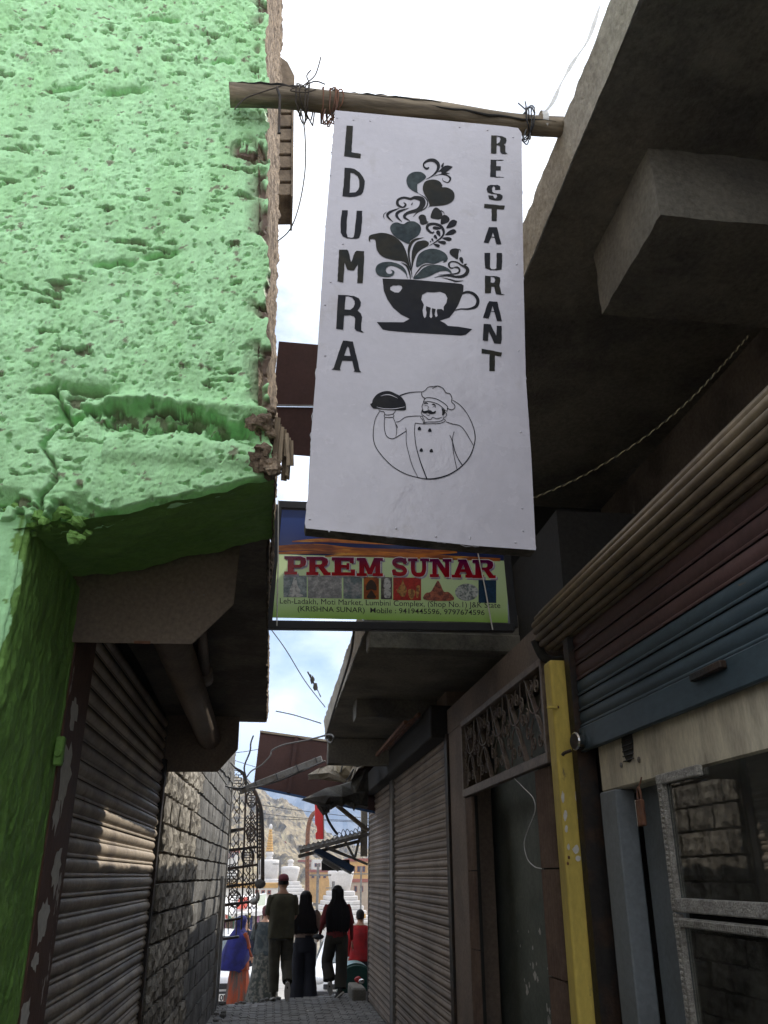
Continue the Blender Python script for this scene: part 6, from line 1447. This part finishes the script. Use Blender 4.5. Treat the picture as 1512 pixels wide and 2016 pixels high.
# =================================================================== dome topped bin and litter
DB = wthing('green_dustbin', 'green barrel topped plastic dustbin against the far shutter corner', 'dustbin', (1.33, 14.75, 0))
zb0 = -.16; cx_, w_ = atY(700, 1920, 14.75).x, .27
arch = [(cx_ - w_, zb0)] + [(cx_ + w_ * math.cos(math.pi - t * math.pi / 14), .11 + .25 * math.sin(t * math.pi / 14)) for t in range(15)] + [(cx_ + w_, zb0)]
mb = MB(); mb.prism([(x, 14.62, z) for x, z in arch], (0, .5, 0)); mb.build('barrel', M['bin'], DB, bevel=.015, seg=2)
arch2 = [(cx_ + (w_ + .012) * math.cos(math.pi - t * math.pi / 14), .12 + .265 * math.sin(t * math.pi / 14)) for t in range(15)]; arch3 = [(cx_ + (w_ - .02) * math.cos(t * math.pi / 14), .12 + .23 * math.sin(t * math.pi / 14)) for t in range(15)]
mb = MB(); mb.prism([(x, 14.66, z) for x, z in arch2 + arch3], (0, .5, 0)); mb.build('lid', pm('pale_green_lid', (.06, .17, .155), .4), DB)
mb = MB(); mb.box(cx_ - w_ - .01, cx_ + w_ + .01, 14.605, 14.63, .03, .05); mb.build('band', M['bin'], DB)
for k in range(5):
    rnd = random.Random(k + 40); L1 = wthing('litter_packet', ['crumpled red packet by the dustbin', 'crumpled silver wrapper by the dustbin', 'small white wrapper by the far shutter foot', 'tiny pale paper scrap on the alley pavers', 'second pale paper scrap on the alley pavers'][k], 'litter', [(1.36, 14.25, .25), (1.40, 14.1, .2), (1.36, 13.9, .06), (.55, 12.6, .01), (.2, 11.2, .01)][k])
    o_ = Vector(WORLD[L1.name]); mb = MB(); s = [.055, .045, .04, .02, .018][k]; mb.ell(o_, s, s * .8, s * (.8 if k < 3 else .15), 7, 5); mb.v = [(x + s * .5 * noise.noise(Vector((x, y, z)) * 30), y, z + s * .4 * noise.noise(Vector((z, y, x)) * 30)) for x, y, z in mb.v]; mb.build('crumple', [M['redsign'], M['chrome'], M['white'], M['paper'], M['paper']][k], L1)
# =================================================================== kerb by the bin
mb = MB(); mb.box(1.22, 1.42, 13.62, 14.42, -.1, .15); mb.build('kerb', M['concrete'], kind='structure', bevel=.02)
for n_, z_ in (('crumpled red packet by the dustbin', .20), ('crumpled silver wrapper by the dustbin', .19)):
    for o in bpy.data.objects:
        if o.get('label') == n_: o.location.z = z_
# =================================================================== people
def cloth(name, c, c2=None, **k): return pm(name, c, .9, c2 or tuple(q * .7 for q in c), vs=k.pop('vs', 6), fine=.1, fs=90, bump=.25, bs=25, **k)
SK = pm('skin', (.36, .20, .13), .55, (.31, .165, .105), vs=12, fine=.05)
HAIR = pm('black_hair', (.010, .008, .008), .55, (.016, .012, .01), spec=.12, vs=30, fine=.2, fs=60, stretch=(6, 6, .4), bump=.5, bs=60)
SHOE = pm('dark_shoe', (.035, .03, .028), .6)
SOLE = pm('pale_sole', (.45, .42, .38), .7)
J0 = dict(pelvis=(0, 0, .93), waist=(0, .005, 1.06), chest=(0, 0, 1.25), nb=(0, -.015, 1.40), neck=(0, -.005, 1.47), head=(0, .012, 1.545),
          ls=(-.165, -.01, 1.375), rs=(.165, -.01, 1.375), le=(-.215, -.02, 1.10), re=(.215, -.02, 1.10), lw=(-.225, .04, .86), rw=(.225, .04, .86),
          lh=(-.088, 0, .88), rh=(.088, 0, .88), lk=(-.095, .02, .48), rk=(.095, .02, .48), la=(-.095, -.02, .085), ra=(.095, -.02, .085), lt=(-.105, .13, .03), rt=(.105, .13, .03))
RAD = dict(pelvis=(.145, .105), waist=(.13, .095), chest=(.155, .105), nb=(.075, .065), neck=(.052, .052), head=(.05, .05), ls=(.062, .062), rs=(.062, .062), le=(.042, .042), re=(.042, .042), lw=(.027, .027), rw=(.027, .027),
           lh=(.092, .095), rh=(.092, .095), lk=(.06, .062), rk=(.06, .062), la=(.042, .042), ra=(.042, .042), lt=(.035, .028), rt=(.035, .028))
BONES = [('pelvis', 'waist'), ('waist', 'chest'), ('chest', 'nb'), ('nb', 'neck'), ('neck', 'head'), ('nb', 'ls'), ('nb', 'rs'), ('ls', 'le'), ('le', 'lw'), ('rs', 're'), ('re', 'rw'), ('pelvis', 'lh'), ('pelvis', 'rh'), ('lh', 'lk'), ('lk', 'la'), ('la', 'lt'), ('rh', 'rk'), ('rk', 'ra'), ('ra', 'rt')]
def hand(mb, w_, e, side, curl=.5):
    w_ = Vector(w_); d = (w_ - Vector(e)).normalized(); sd = Vector((side, 0, 0)); sd = (sd - d * sd.dot(d)).normalized(); nrm = d.cross(sd)
    pal = [w_ + d * (.012 + .085 * t) for t in (0, .5, 1)]
    mb.loft([[p_ + nrm * (r_ * math.cos(k * .628)) + sd * (.013 * math.sin(k * .628)) for k in range(10)] for p_, r_ in zip(pal, (.026, .038, .036))])
    for f_, (off, ln) in enumerate(((-.027, .062), (-.009, .072), (.009, .068), (.027, .052))):
        b_ = pal[2] + nrm * off - d * .01; m1 = b_ + d * ln * .5 - sd * (.012 * curl); m2 = m1 + d * ln * .38 - sd * (.03 * curl)
        mb.tube([b_, m1, m2], [.0095, .009, .0075], 7)
    b_ = w_ + d * .035 - nrm * .03; mb.tube([b_, b_ + d * .03 - nrm * .022 - sd * .008, b_ + d * .06 - nrm * .026 - sd * .02], [.011, .0105, .008], 7)
def person(label, loc, rz, h, J=None, parts=(), skin=SK, top=None, legs=None, shoe=SHOE, sleeve='short', waist_z=.95, headturn=0, vox=.009, slim=1.0):
    """one continuous body mesh (remeshed), clothing and hair as children"""
    j = dict(J0); j.update(J or {}); s_ = h / 1.66
    root = thing('person', label, 'person', loc, None, rz)
    names = list(j); ix = {n_: i for i, n_ in enumerate(names)}
    me = bpy.data.meshes.new('sk'); me.from_pydata([j[n_] for n_ in names], [(ix[a_], ix[b_]) for a_, b_ in BONES], [])
    ob = bpy.data.objects.new('sk', me); col.objects.link(ob)
    ob.modifiers.new('skin', 'SKIN')
    for i, n_ in enumerate(names):
        rx, ry = RAD[n_]; me.skin_vertices[0].data[i].radius = (rx * slim, ry * slim); me.skin_vertices[0].data[i].use_root = (n_ == 'pelvis')
    sb = ob.modifiers.new('sub', 'SUBSURF'); sb.levels = 2; sb.render_levels = 2
    dg = bpy.context.evaluated_depsgraph_get(); dg.update()
    em = bpy.data.meshes.new_from_object(ob.evaluated_get(dg))
    mb = MB(); mb.add([tuple(v_.co) for v_ in em.vertices], [tuple(p_.vertices) for p_ in em.polygons])
    bpy.data.objects.remove(ob); bpy.data.meshes.remove(em)
    # head with skull, jaw, nose, ears
    hc = Vector(j['head']) + Vector((0, .01, .045)); ct, st = math.cos(headturn), math.sin(headturn)
    def hp(x, y, z): return hc + Vector((x * ct - y * st, x * st + y * ct, z))
    rings = []
    for (z, rx, fy, by) in ((-.115, .030, .052, .02), (-.10, .045, .078, .045), (-.07, .060, .088, .066), (-.03, .068, .088, .082), (.01, .073, .088, .096), (.05, .074, .086, .10), (.085, .064, .072, .088), (.108, .042, .048, .06), (.118, .015, .018, .02)):
        rings.append([hp(rx * math.cos(k * .3927), (fy if math.sin(k * .3927) > 0 else by) * math.sin(k * .3927), z) for k in range(16)])
    mb.loft(rings)
    mb.ell(hp(0, .098, -.028), .012, .018, .022, 8, 6); mb.ell(hp(0, .088, -.068), .022, .010, .010, 8, 6)
    for q in (-1, 1): mb.ell(hp(q * .076, -.008, -.015), .012, .020, .030, 8, 6)
    hand(mb, j['lw'], j['le'], 1); hand(mb, j['rw'], j['re'], -1)
    for a_, t_ in (('la', 'lt'), ('ra', 'rt')):
        A1, T1 = Vector(j[a_]), Vector(j[t_]); d = (T1 - A1); d_h = d.normalized(); up_ = Vector((0, 0, 1)) - d_h * d_h.z; up_ = up_.normalized() if up_.length > .1 else Vector((0, -1, 0)); sd = d_h.cross(up_)
        A2 = A1 - up_ * .03 - d_h * .035
        mb.loft([[A2 + d_h * t + sd * (w1 * math.cos(k * .5236)) + up_ * (hh * math.sin(k * .5236)) for k in range(12)] for t, w1, hh in ((0, .026, .03), (.05, .036, .04), (.12, .038, .034), (.2, .044, .026), (.245, .03, .018))])
    tm = bpy.data.meshes.new('b0'); tm.from_pydata(mb.v, [], mb.f)
    tb = bpy.data.objects.new('b0', tm); col.objects.link(tb)
    rm = tb.modifiers.new('r', 'REMESH'); rm.mode = 'VOXEL'; rm.voxel_size = vox
    sm_ = tb.modifiers.new('s', 'SMOOTH'); sm_.iterations = 2; sm_.factor = .4
    dg = bpy.context.evaluated_depsgraph_get(); dg.update()
    bm_ = bpy.data.meshes.new_from_object(tb.evaluated_get(dg)); bpy.data.objects.remove(tb); bpy.data.meshes.remove(tm)
    bm_.name = 'body'
    P_ = np.array([p_.center[:] for p_ in bm_.polygons])
    def dist(a_, b_):
        a_ = np.array(j[a_]); b_ = np.array(j[b_]); ab = b_ - a_; t = np.clip(((P_ - a_) @ ab) / (ab @ ab), 0, 1); return np.linalg.norm(P_ - (a_ + t[:, None] * ab), axis=1), t
    D_ = []; T_ = []
    for a_, b_ in BONES: dd, tt = dist(a_, b_); D_.append(dd - (RAD[a_][0] + RAD[b_][0]) * .4); T_.append(tt)
    D_ = np.array(D_); near = D_.argmin(0)
    mi = np.zeros(len(P_), int)
    legb = {11, 12, 13, 14, 16, 17}; footb = {15, 18}
    for i in range(len(P_)):
        b_ = near[i]
        if b_ in legb: mi[i] = 2 if P_[i, 2] < waist_z else 1
        elif b_ in footb: mi[i] = 3
        elif b_ in (0, 1, 2, 5, 6): mi[i] = 1 if P_[i, 2] > waist_z else 2
        elif b_ in (7, 9): mi[i] = 1 if (sleeve == 'long' or T_[b_][i] < .75) else 0
        elif b_ in (8, 10): mi[i] = 1 if (sleeve == 'long' and T_[b_][i] < .93) else 0
        if P_[i, 2] > j['nb'][2] + .035: mi[i] = 0
    for m_ in (skin, top, legs, shoe): bm_.materials.append(m_)
    bm_.polygons.foreach_set('material_index', mi.tolist()); bm_.polygons.foreach_set('use_smooth', [True] * len(bm_.polygons))
    o = link('body', bm_, root)
    for pr in parts: pr(root, j, hp)
    root.scale = (s_, s_, s_)
    return root
def shell(name, rows, mat, amp=.008, fr=9., n=36, cap=False, drape=0):
    """garment or hair: stacked ellipses (x,y,z,rx,ry) with folds that deepen downward"""
    def f_(root, j, hp):
        rs = catmull(rows, False, 4); rings = []
        for q, r_ in enumerate(rs):
            t = q / (len(rs) - 1); ring = []
            for k in range(n):
                a_ = 2 * math.pi * k / n; fo = 1 + (amp + drape * t) / max(r_[3], .05) * (noise.noise(Vector((math.cos(a_) * fr * .3, math.sin(a_) * fr * .3, r_[2] * (2.5 if drape else 5)))) * 1.6)
                ring.append((r_[0] + r_[3] * fo * math.cos(a_), r_[1] + r_[4] * fo * math.sin(a_), r_[2] + amp * .6 * noise.noise(Vector((k * .4, q * .1, 3)))))
            rings.append(ring)
        mb = MB(); mb.loft(rings, cap=cap); o = mb.build(name, mat, root, smooth=True)
        if not cap: sd = o.modifiers.new('s', 'SOLIDIFY'); sd.thickness = .006; sd.offset = -1
    return f_
def sleeve(name, sgn, e_key, s_key, mat, r0=.075, r1=.062, tmax=.85):
    def f_(root, j, hp):
        a_, b_ = Vector(j[s_key]), Vector(j[e_key]); mb = MB(); pts = [a_.lerp(b_, t) for t in (-.12, .1, .4, .7, tmax)]; mb.tube(pts, [r0 * .8, r0, r0 * .95, (r0 + r1) / 2, r1], 14, cap=False); mb.build(name, mat, root, smooth=True)
    return f_
def cap_(mat):
    def f_(root, j, hp):
        mb = MB(); mb.loft([[hp((rx) * math.cos(k * .314), (ry) * math.sin(k * .314) - .004, z) for k in range(20)] for z, rx, ry in ((.025, .082, .103), (.06, .083, .104), (.095, .072, .088), (.118, .048, .058), (.128, .012, .014))], cap=True); c_ = mb.build('cap', mat, root, smooth=True)
        mb = MB(); mb.prism([hp(-.06, .085, .028), hp(-.045, .15, .018), hp(0, .168, .015), hp(.045, .15, .018), hp(.06, .085, .028)], (0, 0, .006)); mb.build('peak', mat, c_)
        mb = MB(); mb.tube([hp(.05 * math.cos(t * .35), -.106, .03 + .03 * math.sin(t * .35)) for t in range(10)], .004, 5); mb.build('strap_opening', mat, c_)
        mb = MB(); mb.loft([[hp(rx * math.cos(k * .314), -.004 + ry * math.sin(k * .314), z) for k in range(20)] for z, rx, ry in ((-.03, .070, .092), (.0, .077, .1), (.03, .079, .101))], cap=False); mb.build('cropped_hair', HAIR, root, smooth=True)
    return f_
def shorthair(mat=HAIR):
    def f_(root, j, hp):
        mb = MB(); rg = []
        for z, rx, by, fy in ((-.055, .06, .085, .0), (-.02, .078, .105, .02), (.03, .084, .112, .075), (.075, .08, .108, .098), (.11, .06, .08, .075), (.135, .02, .03, .03)):
            rg.append([hp(rx * math.cos(k * .314) * (1 + .05 * noise.noise(Vector((k, z * 30, 1)))), (fy if math.sin(k * .314) > 0 else by) * math.sin(k * .314), z + .006 * noise.noise(Vector((k * .9, z * 9, 5)))) for k in range(20)])
        mb.loft(rg); mb.build('hair', mat, root, smooth=True)
    return f_
def longhair(zend, wmid, wend, mat=HAIR, lean=0, seed=0, yb=-.10):
    def f_(root, j, hp):
        hz = j['head'][2] + .045
        rows = [(0, .005, hz + .135, .012, .012), (0, .0, hz + .118, .055, .065), (0, -.005, hz + .07, .086, .105), (0, -.012, hz, .092, .11), (lean * .2, -.035, hz - .10, .10, .095), (lean * .5, -.07, hz - .22, (wmid + .1) / 2 + .03, .075), (lean * .8, yb, hz - .36, wmid, .062), (lean, yb, (hz - .36 + zend) / 2, (wmid + wend) / 2, .056), (lean, yb + .005, zend + .04, wend, .045), (lean, yb + .01, zend, wend * .8, .025)]
        rs = catmull(rows, False, 5); n = 44; rings = []
        for q, r_ in enumerate(rs):
            ring = []
            for k in range(n):
                a_ = 2 * math.pi * k / n; w_ = 1 + .10 * noise.noise(Vector((k * .9, r_[2] * 1.2, seed))) * min(1, q / 12)
                ring.append((r_[0] + r_[3] * w_ * math.cos(a_) + .012 * noise.noise(Vector((k * .2, r_[2] * 4, seed + 5))), r_[1] + r_[4] * w_ * math.sin(a_), r_[2] + (.05 * noise.noise(Vector((k * 1.7, 0, seed + 9))) * max(0, (q - len(rs) * .8) / (len(rs) * .2)))))
            rings.append(ring)
        mb = MB(); mb.loft(rings); h_ = mb.build('hair', mat, root, smooth=True)
        mb = MB(); rnd = random.Random(seed)
        for k in range(60):
            a_ = rnd.uniform(math.pi * .9, math.pi * 2.1); pts = []
            for r_ in rs[10::3]: pts.append((r_[0] + (r_[3] + .006 + rnd.uniform(0, .006)) * math.cos(a_), r_[1] + (r_[4] + .006) * math.sin(a_), r_[2]))
            pts[-1] = (pts[-1][0] + rnd.uniform(-.03, .03), pts[-1][1], pts[-1][2] - rnd.uniform(0, .09)); mb.tube(pts, [.005] * (len(pts) - 1) + [.001], 4)
        mb.build('strand', mat, h_)
    return f_
def trousers(j_, mat, flare=.0, top=.98, r_top=.10, r_knee=.078, r_hem=.07, hem=.08):
    def f_(root, j, hp):
        for s_, a_, b_, c_ in ((-1, 'lh', 'lk', 'la'), (1, 'rh', 'rk', 'ra')):
            H_, K_, A_2 = Vector(j[a_]), Vector(j[b_]), Vector(j[c_]); pts = [H_ + Vector((0, 0, .06)), H_, H_.lerp(K_, .5), K_, K_.lerp(A_2, .5), K_.lerp(A_2, 1 - hem)]
            rr2 = [r_top * .9, r_top, (r_top + r_knee) / 2, r_knee, (r_knee + r_hem) / 2 + flare * .4, r_hem + flare]
            P2 = catmull([(*p_, r_) for p_, r_ in zip(pts, rr2)], False, 5); mb = MB(); mb.tube([q[:3] for q in P2], [q[3] for q in P2], 18, cap=False)
            mb.v = [(x + .010 * noise.noise(Vector((x * 8, y * 8, z * 14))), y + .010 * noise.noise(Vector((y * 8, z * 14, x * 8))), z) for x, y, z in mb.v]; o = mb.build('trouser_leg', mat, root, smooth=True)
        P_ = Vector(j['pelvis']); mb = MB(); mb.loft([[(rx * math.cos(k * .2856), P_.y + ry * math.sin(k * .2856), z) for k in range(22)] for z, rx, ry in ((.80, .165, .125), (.88, .175, .135), (.95, .165, .125), (top + .02, .152, .115))], cap=True); mb.build('trouser_seat', mat, root, smooth=True)
    return f_
def soles(mat=SOLE):
    def f_(root, j, hp):
        for a_, t_ in (('la', 'lt'), ('ra', 'rt')):
            A1, T1 = Vector(j[a_]), Vector(j[t_]); d_h = (T1 - A1).normalized(); up_ = Vector((0, 0, 1)) - d_h * d_h.z; up_ = up_.normalized() if up_.length > .1 else Vector((0, -1, 0)); sd = d_h.cross(up_); b_ = A1 - up_ * .066 - d_h * .05
            pts = [b_ + d_h * (.13 + .14 * math.cos(t * .3927)) + sd * (.045 * math.sin(t * .3927)) for t in range(16)]; mb = MB(); mb.prism(pts, up_ * .02); mb.build('shoe_sole', mat, root)
    return f_
C_ol = cloth('olive_shirt', (.055, .05, .028)); C_gr = cloth('grey_olive_trousers', (.06, .054, .038)); C_cap = cloth('maroon_cap', (.14, .035, .045))
SHOEW = pm('white_trainer', (.35, .33, .31), .7)
def zat(u, v, Y): return atY(u, v, Y)
# 1 man in olive, walking away, right foot lifted behind
p_ = zat(551, 1900, 13.72)
person('man in maroon cap, olive shirt and grey trousers walking away down the alley', (p_.x, 13.72, .0), R(3), 1.60,
       dict(lk=(-.085, .03, .48), la=(-.075, -.01, .085), lt=(-.08, .13, .03), rh=(.088, 0, .88), rk=(.10, .07, .50), ra=(.11, -.22, .24), rt=(.115, -.165, .09), le=(-.205, .05, 1.12), lw=(-.10, .2, 1.02), re=(.205, .05, 1.12), rw=(.10, .2, 1.02)),
       [cap_(C_cap), shell('shirt', [(0, -.01, 1.425, .09, .075), (0, -.01, 1.405, .15, .095), (0, -.005, 1.33, .20, .125), (0, 0, 1.2, .195, .135), (0, 0, 1.05, .185, .135), (0, 0, .93, .19, .14), (0, 0, .82, .195, .145)], C_ol, .008, drape=.012),
        sleeve('sleeve', -1, 'le', 'ls', C_ol, .07, .062, .9), sleeve('sleeve', 1, 're', 'rs', C_ol, .07, .062, .9), trousers(None, C_gr, 0, r_top=.105, r_knee=.085, r_hem=.07), soles()], top=C_ol, legs=C_gr, shoe=SHOEW, waist_z=.9)
# 2 girl: beige top, black wide trousers
C_be = cloth('beige_top', (.28, .2, .16)); C_bl = cloth('black_trousers', (.014, .014, .02))
p_ = zat(598, 1900, 14.38)
person('young woman with long black hair, beige crop top and wide black trousers', (p_.x, 14.38, zs(14.4)), R(-2), 1.53,
       dict(rk=(.10, .05, .48), ra=(.10, -.05, .085), rt=(.10, .1, .03), la=(-.11, -.06, .085), lt=(-.12, .09, .03), re=(.27, .05, 1.16), rw=(.30, .22, 1.16), le=(-.23, .03, 1.12), lw=(-.2, .18, .95)),
       [longhair(1.08, .175, .225, seed=2, lean=-.01), shell('top', [(0, -.01, 1.42, .09, .07), (0, -.01, 1.38, .16, .1), (0, 0, 1.28, .175, .12), (0, 0, 1.12, .155, .11), (0, 0, 1.02, .165, .12)], C_be, .006, drape=.006),
        sleeve('sleeve', -1, 'le', 'ls', C_be, .075, .085, 1.0), sleeve('sleeve', 1, 're', 'rs', C_be, .078, .10, 1.05), trousers(None, C_bl, .035, top=1.03, r_top=.11, r_knee=.10, r_hem=.115, hem=.06)], top=C_be, legs=C_bl, waist_z=1.0)
# 3 woman in red with very long hair, walking, left knee bent
C_rd = cloth('dark_red_top', (.16, .02, .02)); C_dk = cloth('dark_olive_trousers', (.03, .026, .018))
p_ = zat(662, 1900, 14.05)
person('woman with waist length black hair, dark red top and loose dark trousers, mid stride', (p_.x, 14.05, .0), R(4), 1.44,
       dict(lk=(-.14, .16, .52), la=(-.10, .02, .22), lt=(-.07, .12, .09), rh=(.088, 0, .88), rk=(.09, .0, .47), ra=(.06, -.10, .10), rt=(.0, -.03, .03), re=(.25, -.01, 1.10), rw=(.27, .04, .84), le=(-.25, .0, 1.12), lw=(-.28, .16, .93)),
       [longhair(.99, .20, .185, seed=6), shell('top', [(0, -.01, 1.42, .09, .07), (0, -.01, 1.385, .17, .1), (0, 0, 1.28, .185, .125), (0, 0, 1.1, .165, .115), (0, 0, .95, .18, .13), (0, 0, .90, .182, .132)], C_rd, .006, drape=.008),
        sleeve('sleeve', -1, 'le', 'ls', C_rd, .072, .06, 1.0), sleeve('sleeve', 1, 're', 'rs', C_rd, .072, .06, 1.0), trousers(None, C_dk, .02, r_top=.115, r_knee=.10, r_hem=.085, hem=.1), soles(),
        lambda root, j, hp: MB().ell((-.30, .16, .90), .10, .07, .045, 12, 8).build('held_hat', M['blackframe'], root, smooth=True)], top=C_rd, legs=C_dk, waist_z=.93, sleeve='long')
# 4 woman in blue headscarf, side on
C_sc = cloth('royal_blue_scarf', (.008, .009, .10), (.005, .005, .055)); C_or = cloth('orange_tunic', (.16, .03, .008), (.10, .018, .006)); C_gy = cloth('grey_shawl', (.06, .06, .055)); C_sk = cloth('orange_grey_skirt', (.19, .034, .01), (.06, .05, .045), vs=5, stretch=(3, 3, .3))
p_ = zat(472, 1900, 18.3)
def scarf(root, j, hp):
    hz = j['head'][2] + .045
    rows = [(0, -.01, hz + .15, .02, .02), (0, -.012, hz + .13, .07, .075), (0, -.02, hz + .07, .102, .112), (0, -.03, hz, .108, .112), (0, -.04, hz - .08, .105, .10), (0, -.05, hz - .15, .15, .14), (0, -.05, hz - .24, .225, .20), (0, -.07, hz - .40, .265, .25), (.0, -.11, hz - .58, .28, .28), (.0, -.16, hz - .75, .27, .27), (0, -.20, hz - .86, .22, .22)]
    rs = catmull(rows, False, 5); rings = []
    for q, r_ in enumerate(rs):
        ring = []
        for k in range(40):
            a_ = math.pi * .5 + .55 + (2 * math.pi - 1.1) * k / 39 if q < 26 else math.pi * .5 + .25 + (2 * math.pi - .5) * k / 39
            fo = 1 + .10 * noise.noise(Vector((k * .45, r_[2] * 3, 1.5))) * min(1, q / 15); ring.append((r_[0] + r_[3] * fo * math.cos(a_), r_[1] + r_[4] * fo * math.sin(a_), r_[2] - .10 * max(0, math.sin(a_)) * (q > 26)))
        rings.append(ring)
    mb = MB(); mb.loft(rings, cap=False, closed=False); o = mb.build('headscarf', C_sc, root, smooth=True); sd = o.modifiers.new('s', 'SOLIDIFY'); sd.thickness = .008
person('woman in royal blue headscarf, orange tunic and long orange and grey skirt', (p_.x, 18.3, zs(18.3)), R(-62), 1.53, dict(le=(-.2, .06, 1.12), lw=(-.12, .2, .98), re=(.2, .06, 1.12), rw=(.14, .2, .95)),
       [scarf, shell('tunic', [(0, 0, 1.40, .12, .09), (0, 0, 1.3, .19, .13), (0, 0, 1.1, .185, .14), (0, 0, .9, .21, .165), (0, 0, .72, .235, .19)], C_or, .008, drape=.015), sleeve('sleeve', 1, 're', 'rs', C_or, .075, .07, 1.0), sleeve('sleeve', -1, 'le', 'ls', C_or, .075, .07, 1.0),
        shell('skirt', [(0, 0, .95, .16, .13), (0, 0, .8, .20, .17), (0, 0, .5, .24, .21), (0, 0, .2, .275, .24), (0, 0, .03, .30, .26)], C_sk, .01, 16, drape=.05),
        shell('shawl', [(-.1, -.08, 1.1, .13, .09), (-.12, -.1, .9, .14, .10), (-.13, -.1, .7, .13, .09)], C_gy, .01, drape=.02)], top=C_or, legs=C_sk, waist_z=.8, sleeve='long')
# 5 woman in dark patterned dress, partly behind the man
C_pt = cloth('dark_patterned_dress', (.022, .026, .022), (.09, .085, .075), vs=16); C_jk = cloth('dark_teal_jacket', (.018, .025, .028), (.05, .055, .055), vs=10)
p_ = zat(519, 1900, 16.4)
person('woman in a dark patterned long dress standing behind the man in the cap', (p_.x, 16.4, zs(16.4)), R(-35), 1.53, dict(le=(-.24, -.02, 1.14), lw=(-.16, .1, 1.0), re=(.24, -.02, 1.14), rw=(.16, .12, 1.0)),
       [shorthair(pm('dark_red_cap', (.09, .025, .03), .8)), shell('jacket', [(0, -.01, 1.42, .1, .08), (0, 0, 1.38, .17, .11), (0, 0, 1.25, .205, .14), (0, 0, 1.05, .195, .14), (0, 0, .88, .22, .16)], C_jk, .01, drape=.015), sleeve('sleeve', -1, 'le', 'ls', C_jk, .085, .075, 1.05), sleeve('sleeve', 1, 're', 'rs', C_jk, .085, .075, 1.05),
        shell('skirt', [(0, 0, .95, .17, .14), (0, 0, .8, .21, .18), (0, 0, .5, .26, .22), (0, 0, .04, .31, .27)], C_pt, .01, 14, drape=.03)], top=C_jk, legs=C_pt, sleeve='long')
# 6 person in bright red shirt at the right
C_r2 = cloth('bright_red_shirt', (.26, .008, .01)); C_nv = cloth('dark_jeans', (.02, .022, .03))
p_ = zat(708, 1900, 16.3)
person('person in a bright red shirt by the green dustbin, seen from behind', (p_.x, 16.3, zs(16.3)), R(-12), 1.45, {},
       [shorthair(), shell('shirt', [(0, -.01, 1.42, .09, .075), (0, 0, 1.385, .17, .105), (0, 0, 1.25, .20, .135), (0, 0, 1.05, .19, .135), (0, 0, .80, .205, .15)], C_r2, .008, drape=.012), sleeve('sleeve', -1, 'le', 'ls', C_r2, .078, .066, 1.05), sleeve('sleeve', 1, 're', 'rs', C_r2, .078, .066, 1.05), trousers(None, C_nv)], top=C_r2, legs=C_nv, sleeve='long')
# 7-9 figures further down the street
C_n2 = cloth('navy_jacket', (.012, .014, .03)); C_pu = cloth('purple_shirt', (.07, .025, .11)); C_cr = cloth('cream_shirt', (.45, .36, .2))
p_ = zat(482, 1850, 20)
person('dark haired man in navy jacket just beyond the woman in the headscarf', (p_.x, 20, zs(20)), R(15), 1.70, {}, [shorthair(), shell('jacket', [(0, -.01, 1.42, .1, .08), (0, 0, 1.385, .17, .11), (0, 0, 1.25, .205, .14), (0, 0, 1.05, .195, .14), (0, 0, .85, .205, .15)], C_n2, .008, drape=.012), sleeve('sleeve', -1, 'le', 'ls', C_n2, .08, .07, 1.05), sleeve('sleeve', 1, 're', 'rs', C_n2, .08, .07, 1.05), trousers(None, C_nv)], top=C_n2, legs=C_nv, sleeve='long', vox=.013)
p_ = zat(441, 1850, 25)
person('distant person in purple shirt at the stall near the block wall', (p_.x, 25, zs(25)), R(-60), 1.66, {}, [shorthair(), shell('shirt', [(0, -.01, 1.42, .09, .08), (0, 0, 1.385, .17, .11), (0, 0, 1.25, .20, .14), (0, 0, 1.05, .19, .14), (0, 0, .85, .2, .15)], C_pu, .008, drape=.012), sleeve('sleeve', -1, 'le', 'ls', C_pu), sleeve('sleeve', 1, 're', 'rs', C_pu)], top=C_pu, legs=C_nv, vox=.014)
p_ = zat(455, 1850, 27)
person('distant person in cream shirt at the stall above the white car', (p_.x, 27, zs(27)), R(100), 1.68, {}, [shorthair(), shell('shirt', [(0, -.01, 1.42, .09, .08), (0, 0, 1.385, .17, .11), (0, 0, 1.25, .20, .14), (0, 0, 1.05, .19, .14), (0, 0, .85, .2, .15)], C_cr, .008, drape=.012), sleeve('sleeve', -1, 'le', 'ls', C_cr), sleeve('sleeve', 1, 're', 'rs', C_cr)], top=C_cr, legs=C_nv, vox=.014)
# =================================================================== air
hz_ = MB(); hz_.box(-9500, 9500, -60, 9300, -30, 215)
hm = bpy.data.materials.new('haze_air'); hm.use_nodes = True
N = hm.node_tree.nodes; N.clear(); ho = N.new('ShaderNodeOutputMaterial'); pv_ = N.new('ShaderNodeVolumePrincipled')
pv_.inputs['Color'].default_value = (.42, .63, 1.0, 1); pv_.inputs['Density'].default_value = .0008; pv_.inputs['Anisotropy'].default_value = .2
hm.node_tree.links.new(pv_.outputs[0], ho.inputs['Volume'])
hz_.build('haze', hm, kind='stuff')
